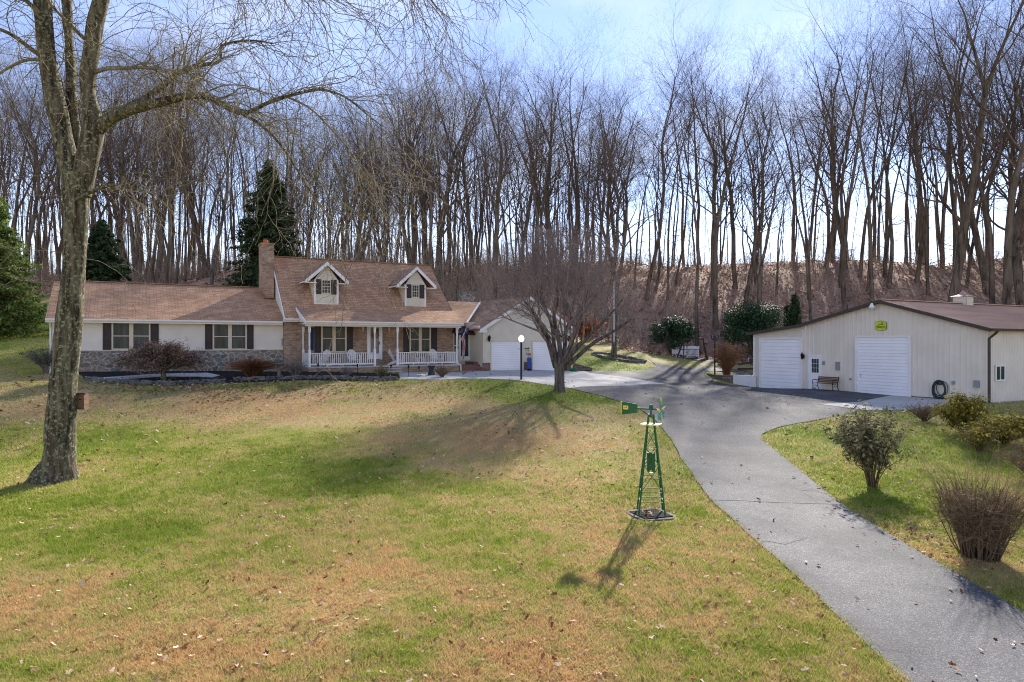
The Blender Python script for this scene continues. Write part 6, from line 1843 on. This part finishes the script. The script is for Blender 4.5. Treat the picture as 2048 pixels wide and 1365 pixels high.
# larger trees one can tell apart: (px, py of the foot, top py, prototype, distance, label)
BIG = [(1292, 600, 105, 6, 86, 'leaning bare tree rising above the flagpole'), (1432, 625, 100, 0, 80, 'tall straight bare tree behind the left big green rhododendron'), (1470, 580, 150, 4, 92, 'bare tree with forked crown behind the dark cone evergreen'),
       (1620, 600, 110, 7, 88, 'bare tree rising just left of the metal building roof peak'), (1745, 590, 20, 3, 84, 'slim leaning bare tree above the metal roof peak'), (1700, 630, 80, 1, 80, 'bare tree with dense twigs above the lean-to roof'),
       (1890, 560, -80, 9, 78, 'broad forked bare tree left of the roof cupola'), (2015, 600, -160, 0, 76, 'thick trunked bare tree right of the roof cupola'), (1975, 560, -60, 4, 88, 'bare tree with wide limbs above the roof cupola'),
       (985, 640, 110, 2, 72, 'leaning dark bare tree rising behind the rear stone chimney'), (1100, 560, 108, 4, 92, 'broad crowned bare tree above the garage peak'), (1140, 555, 120, 0, 95, 'dense bare tree rising behind the yard tree'),
       (880, 590, 105, 9, 78, 'tall spreading bare tree behind the right end of the main roof'), (950, 570, 130, 2, 84, 'straight forked bare tree between the main roof and the garage'),
       (420, 560, 120, 6, 80, 'dark straight bare tree left of the tall spruce'), (330, 560, 110, 0, 78, 'dark bare tree above the middle of the low wing'), (700, 560, 200, 2, 82, 'bare tree rising behind the left dormer'), (830, 560, 120, 7, 88, 'bare tree rising behind the right dormer')]
for px, py, top, pi, Y, lab in BIG:
    x = (px - 1024) * Y / F; z = g1(x, Y)
    plant(pi, x, Y, max(8, (HOR - top) * Y / F - z), rnd.random() * 6.28, lab, 'tall bare trees of the hillside wood'); taken.append((x, Y))
ZONES = [(-9999, 180, 'bare trees behind the left lawn', 'bare woodland tree among those beyond the lawn at the far left'), (180, 560, 'bare trees behind the low wing', 'bare woodland tree in the stand behind the low wing and the spruce'),
         (560, 900, 'bare trees behind the main roof', 'bare woodland tree in the stand behind the dormered roof'), (900, 1240, 'bare trees behind the garage', 'bare woodland tree in the stand behind the house garage'),
         (1240, 1520, 'bare trees above the driveway end', 'bare woodland tree on the slope above the swing and the flagpole'), (1520, 1800, 'bare trees behind the lean-to', 'bare woodland tree on the slope behind the left half of the metal building'), (1800, 9999, 'bare trees behind the cupola', 'bare woodland tree on the slope behind the cupola side of the metal building')]
rs = np.random.RandomState(77)
cnt = 0; tries = 0
def addtree(pxlo, pxhi, Ylo, Yhi, dmin):
    global cnt
    px = pxlo + (pxhi - pxlo) * rs.rand(); Y = Ylo + (Yhi - Ylo) * rs.rand() ** .85; x = (px - 1024) * Y / F
    if any((x - a) ** 2 + (Y - b) ** 2 < dmin * dmin for a, b in taken): return False
    if woodsmask(NT([x]), NT([Y]))[0] < .9: return False
    u_, w_ = x * CA + Y * SA, -x * SA + Y * CA
    if 38 < u_ < 68 and 15 < w_ < 42: return False
    if px > 1240 and rs.rand() < .5: return False
    taken.append((x, Y)); z = g1(x, Y)
    top = skyline(px) + 5 + 130 * rs.rand() ** 1.3
    H = (HOR - top) * Y / F - z
    H = min(max(H, 14), 36)
    i = rs.randint(len(PROT)) if rs.rand() < .45 else [5, 8, 3, 1][rs.randint(4)]
    zn = [q for q in ZONES if q[0] <= px < q[1]][0]
    plant(i, x, Y, H, rs.rand() * 6.28, zn[3], zn[2]); cnt += 1
    return True
while cnt < 275 and tries < 6000:
    tries += 1
    addtree(-260, 2320, 71, 122, 2.2)
print('woodland trees', cnt)

# --- evergreens
def conifer(px, py, top, wid, Y, label, mt, seed, name='spruce', lay=46, dens=1.0, droopf=.35, lsz=.16, cone=1.0):
    rs = np.random.RandomState(seed)
    k = Y / F; x = (px - 1024) * k; z = g1(x, Y) ; H = (HOR - top) * k - z; Rm = wid * k / 2
    o = thing(name, label, 'evergreen tree', (x, Y, z), local=True)
    T = Tubes(); T.add([NT([0, 0, -.4]), NT([0, 0, H * .5]), NT([0, 0, H])], [H * .016 + .08, H * .01 + .04, .02], 8)
    T.build('trunk', 'bark_near', o)
    BT = Tubes(); P, N_ = [], []
    nb = int(lay * 9)
    for i in range(nb):
        t = (i + rs.rand()) / nb; zz = H * (.06 + .93 * t); rr = Rm * ((1 - t) ** cone) * (.72 + .4 * rs.rand()) + .12; a = rs.rand() * 6.283; rr *= .72 + .5 * vn(np.array([a * 1.3]), np.array([zz * .8]), 1.0)[0]
        c = NT([math.cos(a), math.sin(a), 0]); e = c * rr + NT([0, 0, zz - rr * droopf + .3 * rr * rs.rand()]); b = NT([0, 0, zz]); mid = (b + e) / 2 + NT([0, 0, .06 * rr])
        BT.add([b, mid, e], [.03, .02, .008], 3)
        m_ = int(15 * dens * (rr / Rm + .25) * 1.6) + 4
        s = rs.rand(m_) ** .6
        q = b + (e - b) * s[:, None]; sd = NT([-c[1], c[0], 0]); q = q + sd * rs.normal(0, .16 * rr + .03, (m_, 1)) * (1.15 - s[:, None]) + rs.normal(0, .06, (m_, 3)) - NT([0, 0, 1]) * np.abs(rs.normal(0, .12, (m_, 1)))
        P.append(q); N_.append(np.tile(c * .5 + NT([0, 0, .8]), (m_, 1)))
    BT.build('limbs', 'bark_near', o)
    P = np.concatenate(P); N_ = np.concatenate(N_)
    V, Fc, Tn = leaf_cloud(P, N_, lsz, .38, rs, np.clip(.5 + rs.normal(0, .25, len(P)), 0, 1)); arr_mesh('foliage', V, Fc, mt, o, Tn)
    return o
conifer(538, 640, 318, 215, 60, 'tall dark spruce behind the brick chimney', 'evergreen', 1, lay=70, dens=2.0, lsz=.2, cone=.75)
conifer(-20, 640, 375, 215, 52, 'broad bright green evergreen at the left edge of the lawn', 'evergreen_bright', 2, 'cedar', lay=60, dens=2.0, cone=.6, lsz=.17)
conifer(205, 640, 440, 150, 66, 'dark evergreen half hidden behind the big foreground trunk', 'evergreen', 3, 'spruce', lay=46, dens=1.7, cone=.65, lsz=.2)
conifer(-150, 640, 330, 260, 60, 'dark evergreen beyond the bright one at the left edge', 'evergreen', 6, 'cedar', lay=50, dens=1.6, cone=.6, lsz=.2)
conifer(1590, 655, 590, 32, 74, 'narrow dark cone shaped evergreen left of the metal building', 'evergreen', 4, 'arborvitae', lay=30, dens=1.3, cone=.5, lsz=.11, droopf=-.5)
conifer(1574, 655, 612, 18, 76, 'small dark evergreen tucked beside the narrow cone evergreen', 'evergreen', 5, 'arborvitae', lay=18, dens=1.0, cone=.5, lsz=.1, droopf=-.5)
def rhodo(px0, px1, top, base, Y, label, seed, n=9000):
    rs = np.random.RandomState(seed); k = Y / F; x = ((px0 + px1) / 2 - 1024) * k; z = g1(x, Y); Rx = (px1 - px0) / 2 * k; H = (HOR - top) * k - z
    o = thing('rhododendron', label, 'shrub', (x, Y, z), local=True)
    T = Tubes(); lob = []
    for i in range(26):
        a = rs.rand() * 6.283; rr = math.sqrt(rs.rand()) * .72; c = NT([Rx * rr * math.cos(a), Rx * .8 * rr * math.sin(a), H * (.28 + (.52 - .32 * rr) * rs.rand() ** .5 * 1.15)]); lob.append((c, Rx * (.24 + .18 * rs.rand())))
        T.add([NT([0, 0, 0]), c * NT([.4, .4, .5]) + rs.normal(0, .1, 3), c], [.07, .05, .02], 5)
    T.build('branches', 'bark_near', o)
    P, N_ = [], []
    for c, r_ in lob:
        m_ = n // 26; v = rs.normal(0, 1, (m_, 3)); v /= np.linalg.norm(v, axis=1)[:, None]; q = c + v * r_ * (.55 + .5 * rs.rand(m_, 1) ** .5) * NT([1, 1, .85]); P.append(q); N_.append(v + NT([0, 0, .5]))
    P = np.concatenate(P); N_ = np.concatenate(N_); ok = P[:, 2] > .05; P, N_ = P[ok], N_[ok]
    V, Fc, Tn = leaf_cloud(P, N_, .12, .4, rs, np.clip(rs.normal(.45, .28, len(P)), 0, 1)); arr_mesh('foliage', V, Fc, 'rhodo', o, Tn)
rhodo(1290, 1400, 622, 711, 71.5, 'green rhododendron behind the swing and white fence', 31)
rhodo(1436, 1590, 582, 685, 72, 'larger rounded rhododendron left of the lean-to', 32, 14000)

# --- shrubs right of the drive
shrub('leafy_shrub', 'grey green open shrub with dark leaves in the grass right of the drive', 'shrub', 1745, 975, 1.32, 1.05, 2.3, 42, 18, 'bush_twig', 2600, 'bush_leaf', .07, seed=41, r0=.016, tr=.004, base_r=.16, twig_len=.42, leaf_lo=.35)
X, Y, Z = gp(1960, 1118)
def forsythia():
    rs = np.random.RandomState(51); o = thing('bare_shrub', 'dense tan forsythia shrub cut flat with wispy shoots at the right edge', 'shrub', (X, Y, Z), local=True); T = Tubes()
    for i in range(150):
        a = rs.rand() * 6.283; rr = math.sqrt(rs.rand()); b0 = NT([.34 * rr * math.cos(a), .28 * rr * math.sin(a), 0]); h = .95 + .5 * rs.rand(); e = NT([.82 * rr * math.cos(a), .75 * rr * math.sin(a), h])
        pts = [b0, b0 + (e - b0) * NT([.2, .2, .35]) + rs.normal(0, .045, 3), b0 + (e - b0) * NT([.5, .5, .7]) + rs.normal(0, .07, 3), e]
        T.add(pts, [.016, .013, .01, .007], 4, rs.rand() * .5)
        for j in range(20):
            t = .3 + .55 * rs.rand() ; q = pts[2] + (e - pts[2]) * (t - .45) / .55 if t > .5 else pts[1] + (pts[2] - pts[1]) * rs.rand(); d = rs.normal(0, 1, 3); d[2] = d[2] * .35 + .05; d /= np.linalg.norm(d); L = .3 * (.4 + rs.rand())
            q1 = q + d * L * .5 + rs.normal(0, .03, 3); q2 = q1 + (d + rs.normal(0, .5, 3)) * L * .5
            T.add([q, q1, q2], [.005, .004, .002], 3, .3 + .7 * rs.rand())
    for i in range(110):
        a = rs.rand() * 6.283; rr = math.sqrt(rs.rand()); q = NT([.78 * rr * math.cos(a), .7 * rr * math.sin(a), 1.1]); L = .4 + .95 * rs.rand(); d = NT([.55 * math.cos(a) * rr, .5 * math.sin(a) * rr, 1.0]) + rs.normal(0, .12, 3)
        q1 = q + d * L * .5; q2 = q1 + (d + rs.normal(0, .15, 3) + NT([d[0] * .6, d[1] * .6, -.2])) * L * .5; T.add([q, q1, q2], [.005, .004, .0018], 3, .5 + .5 * rs.rand())
    T.build('stems', 'bush_twig', o)
    n = 500; P = NT([0, 0, 1.3]) + rs.normal(0, 1, (n, 3)) * NT([.5, .5, .3]); V, Fc, Tn = leaf_cloud(P, np.tile(NT([0, 0, 1.]), (n, 1)), .02, .4, rs); arr_mesh('foliage', V, Fc, 'azalea', o, Tn)
forsythia()
shrub('leafy_shrub', 'mounded yellow green shrub before the corner of the metal building', 'shrub', 1925, 868, 1.0, .9, 1.6, 60, 22, 'bush_twig', 6000, 'azalea', .055, seed=61, shape='dome', twig_len=.3)
shrub('leafy_shrub', 'low yellow leaved shrub spreading at the right of the yellow green mound', 'shrub', 2010, 890, 1.3, .9, 1.0, 60, 20, 'bush_twig', 4500, 'azalea', .055, seed=62, shape='dome', twig_len=.35)
shrub('leafy_shrub', 'sparse yellow shoots below the yellow green mound', 'shrub', 1960, 905, .9, .7, .9, 36, 12, 'bush_twig', 1200, 'azalea', .05, seed=63, twig_len=.3)
shrub('weed_clump', 'dry reddish weeds between the grey green shrub and the concrete slab', 'weeds', 1850, 845, 1.0, .6, .8, 40, 10, 'bush_twig', 700, 'maple_leaf', .04, seed=64, twig_len=.25)
if 0: shrub('bare_shrub', 'thin bare brown shrub among weeds behind the tan forsythia', 'shrub', 1870, 930, .9, .7, .8, 50, 14, 'bush_twig', 300, 'azalea', .03, seed=65, twig_len=.3)
shrub('bare_shrub', 'bare tan shrub at the right edge above the forsythia', 'shrub', 2060, 960, .9, .8, 1.1, 60, 18, 'bush_twig', 200, 'azalea', .03, seed=66, twig_len=.35)

# ================================================================ masses
# brush on the hillside
rs = np.random.RandomState(90); T = Tubes()
nb = 0
while nb < 2900:
    n = 4000; Yb = 70 + 48 * rs.rand(n); px = -300 + 2700 * rs.rand(n); xb_ = (px - 1024) * Yb / F; ok = woodsmask(xb_, Yb) > .6
    ub_, wb_ = xb_ * CA + Yb * SA, -xb_ * SA + Yb * CA
    ok &= ~((ub_ > 38) & (ub_ < 68) & (wb_ < 40)); ok &= (vn(xb_, Yb, .16) + .3 * rs.rand(n)) > .45; ok &= (xb_ < 5) | (rs.rand(n) < .42)
    xb_, Yb = xb_[ok], Yb[ok]; zb_ = G(xb_, Yb)
    for x, y, z in zip(xb_, Yb, zb_):
        h = 1.0 + 2.3 * rs.rand() ** 1.6 + (rs.rand() < (.22 if x < 6 else .1)) * 3.5 * rs.rand(); t0 = rs.rand()
        for j in range(7):
            a = rs.rand() * 6.283; d = NT([math.cos(a) * .5, math.sin(a) * .5, 1.0]); q0 = NT([x + rs.normal(0, .3), y + rs.normal(0, .3), z - .05]); q1 = q0 + d * h * .5 + rs.normal(0, .12, 3); q2 = q1 + (d + rs.normal(0, .5, 3)) * h * .45
            T.add([q0, q1, q2], [.022, .015, .006], 3, t0 * .6 + .4 * rs.rand())
            for s in range(3):
                q = q1 + (q2 - q1) * rs.rand(); e = q + (rs.normal(0, 1, 3) * NT([1, 1, .5]) + NT([0, 0, .3])) * h * .18; T.add([q, (q + e) / 2 + rs.normal(0, .03, 3), e], [.01, .008, .004], 3, rs.rand())
        nb += 1
        if nb >= 2900: break
o = T.build('undergrowth', 'brush', None); tag(o, 'bare brush and saplings covering the wooded slope', kind='stuff')
# far trees on the crest, a single curtain of thin stems
rs = np.random.RandomState(55); T = Tubes()
for i in range(560):
    px = -500 + 3100 * rs.rand() if rs.rand() < .4 else -100 + 1300 * rs.rand(); Y = 104 + 40 * rs.rand(); x = (px - 1024) * Y / F; z = g1(x, Y) - .5
    top = skyline(px) + 60 + 190 * rs.rand(); H = max(9, min(30, (HOR - top) * Y / F - z)); r0 = .06 + .12 * rs.rand() ** 2
    q = [NT([x, Y, z])]; d = NT([rs.normal(0, .05), 0, 1.])
    for j in range(5):
        d = d + NT([rs.normal(0, .04), rs.normal(0, .04), 0]); q.append(q[-1] + d * H / 5)
    T.add(q, [r0, r0 * .85, r0 * .7, r0 * .5, r0 * .3, .01], 5)
    for j in range(13):
        t = .35 + .63 * rs.rand(); f = t * 5; i0 = min(4, int(f)); p = q[i0] + (q[i0 + 1] - q[i0]) * (f - i0); a = rs.rand() * 6.283; L = H * .2 * (1.25 - t) * (.6 + .8 * rs.rand()) + .6
        e1 = p + NT([math.cos(a) * .5, math.sin(a) * .5, .8]) * L * .5; e2 = e1 + (NT([math.cos(a) * .3, math.sin(a) * .3, .9]) + rs.normal(0, .15, 3)) * L * .5
        T.add([p, e1, e2], [.035, .025, .01], 3)
        for s in range(4):
            p2 = e1 + (e2 - e1) * rs.rand(); e3 = p2 + (NT([0, 0, .7]) + rs.normal(0, .5, 3)) * L * .35; T.add([p2, e3], [.018, .008], 3)
tag(T.build('distant_wood', 'bark_crown', None), 'thin far trees forming a hazy curtain along the ridge', kind='stuff')
# fallen leaves
def leafmesh(P, size, rs, tint):
    n = len(P); a = rs.rand(n) * 6.283; tl = rs.normal(0, .35, (n, 2))
    t = np.c_[np.cos(a), np.sin(a), tl[:, 0]]; b = np.c_[-np.sin(a), np.cos(a), tl[:, 1]]
    s = size[:, None]; c = np.c_[np.zeros(n), np.zeros(n), np.ones(n)] * s * .28
    # a lobed outline, curled up at the rim
    out_ = [(1.0, 0, .35), (.45, .35, .1), (.35, .85, .5), (-.1, .4, .1), (-.7, .45, .4), (-.95, 0, .2), (-.7, -.45, .35), (-.1, -.4, .1), (.35, -.85, .45), (.45, -.35, .1)]
    V = np.stack([P + t * s * u + b * s * v * .8 + c * w * 2 for u, v, w in out_], axis=1).reshape(-1, 3)
    return V, np.arange(n * 10).reshape(n, 10), np.repeat(tint, 10)
rs = np.random.RandomState(12)
n = 9500
Y = 7.5 + 40 * rs.rand(n) ** 1.25; X = (rs.rand(n) - .5) * 1.75 * Y
dn = vn(X, Y, .25); ok = (dn + rs.rand(n) * .6) > .55
X, Y = X[ok], Y[ok]; n = len(X)
X2 = np.concatenate([gp(1930, 1100)[0] + rs.normal(-.6, .7, 260), WB[0] + rs.normal(0, .35, 26), gp(330, 780)[0] + rs.normal(0, 4, 900), gp(650, 772)[0] + rs.normal(0, 5, 900), gp(1760, 975)[0] + rs.normal(.8, 1.2, 90)])
Y2 = np.concatenate([gp(1930, 1100)[1] + rs.normal(.4, .9, 260), WB[1] + rs.normal(0, .3, 26), gp(330, 780)[1] + rs.normal(0, 1.2, 900), gp(650, 776)[1] + rs.normal(0, 1.4, 900), gp(1760, 975)[1] + rs.normal(0, 1, 90)])
X = np.concatenate([X, X2]); Y = np.concatenate([Y, Y2])
u_, w_ = X * CA + Y * SA, -X * SA + Y * CA; ok = ~((w_ > 39.5) & (u_ < 28)) & ~((u_ > 40.5)); 
onroad = inpoly(X, Y, DRIVE) | inpoly(X, Y, CONC) | inpoly(X, Y, SLAB) | inpoly(X, Y, WALK)
ok &= ~(onroad & (rs.rand(len(X)) < .87)); X, Y, onroad = X[ok], Y[ok], onroad[ok]
P = np.c_[X, Y, G(X, Y) + .045]
tint = rs.rand(len(X)) ** .8; size = (.035 + .035 * rs.rand(len(X)) ** 1.5) * np.clip(Y / 18, .85, 1.5)
V, Fc, Tn = leafmesh(P, size, rs, tint)
tag(arr_mesh('fallen_leaves', V, Fc, 'leaves', None, Tn), 'dry brown and tan leaves scattered over lawn and drive', kind='stuff')
n = 26000; Y = 66 + 46 * rs.rand(n); px = -200 + 2450 * rs.rand(n); X = (px - 1024) * Y / F; ok = woodsmask(X, Y) > .15 * rs.rand(n); X, Y = X[ok], Y[ok]; n = len(X)
P = np.c_[X, Y, G(X, Y) + .2]; size = .12 + .16 * rs.rand(n); V, Fc, Tn = leafmesh(P, size, rs, np.clip(.25 + .75 * rs.rand(n), 0, 1)); 
tag(arr_mesh('leaf_litter', V, Fc, 'leaves', None, Tn), 'rust brown leaf litter on the wooded slope', kind='stuff')
# grass
def grassblades(n, Y0, Y1, hgt, wid, seed, pw=1.0):
    rs = np.random.RandomState(seed)
    Y = Y0 * (Y1 / Y0) ** (rs.rand(n) ** pw); X = (rs.rand(n) - .5) * 1.72 * Y
    # clumping
    X += .03 * rs.normal(0, 1, n); Y += .03 * rs.normal(0, 1, n)
    ok = np.ones(n, bool)
    jx, jy = rs.normal(0, .05, n), rs.normal(0, .05, n)
    for pl in (DRIVE, CONC, SLAB, WALK, BED):
        ok &= ~inpoly(X + jx, Y + jy, pl)
    u_, w_ = X * CA + Y * SA, -X * SA + Y * CA
    ok &= ~((w_ > 40.5) & (u_ < 27.1) & (u_ > -4) & (w_ < 50)) & ~((u_ > 40.7) & (w_ > 20) & (w_ < 37)); ok &= np.hypot(X - WB[0], Y - WB[1]) > .6
    ok &= woodsmask(X, Y) < .3
    ok &= ~inpoly(X, Y, Pp)
    X, Y = X[ok], Y[ok]; n = len(X)
    Z = G(X, Y); tn = dry(X, Y)
    cl = np.clip(vn2(X, Y, 8.0) * .6 + vn(X, Y, 2.2) * .6, 0, 1.2)
    h = hgt * (.55 + .7 * rs.rand(n)) * (.6 + .8 * cl) * (1.15 - .45 * tn); w = wid * (.7 + .6 * rs.rand(n)); a = rs.rand(n) * 6.283
    lean = rs.normal(0, .7, (n, 2)) * h[:, None]
    b = np.c_[np.cos(a), np.sin(a), np.zeros(n)] * w[:, None] / 2
    P = np.c_[X, Y, Z + .0]
    V = np.stack([P - b, P + b, P + np.c_[lean, h]], axis=1).reshape(-1, 3)
    tint = np.clip(tn + rs.normal(0, .2, n) + (vn(X, Y, 5.0) - .5) * .55 + (vn2(X, Y, 14.0) - .5) * .35, 0, 1)
    return V, tint.repeat(3)
VV, TTn = [], []
for a in ((520000, 7.6, 15, .07, .012, 1), (260000, 15, 26, .07, .02, 2), (130000, 26, 44, .07, .034, 3), (40000, 44, 68, .09, .06, 4)):
    v, t = grassblades(*a); VV.append(v); TTn.append(t)
V = np.concatenate(VV); T_ = np.concatenate(TTn)
tag(arr_mesh('grass', V, np.arange(len(V)).reshape(-1, 3), 'grass', None, T_), 'short green and straw coloured lawn grass', kind='stuff')
print('done')
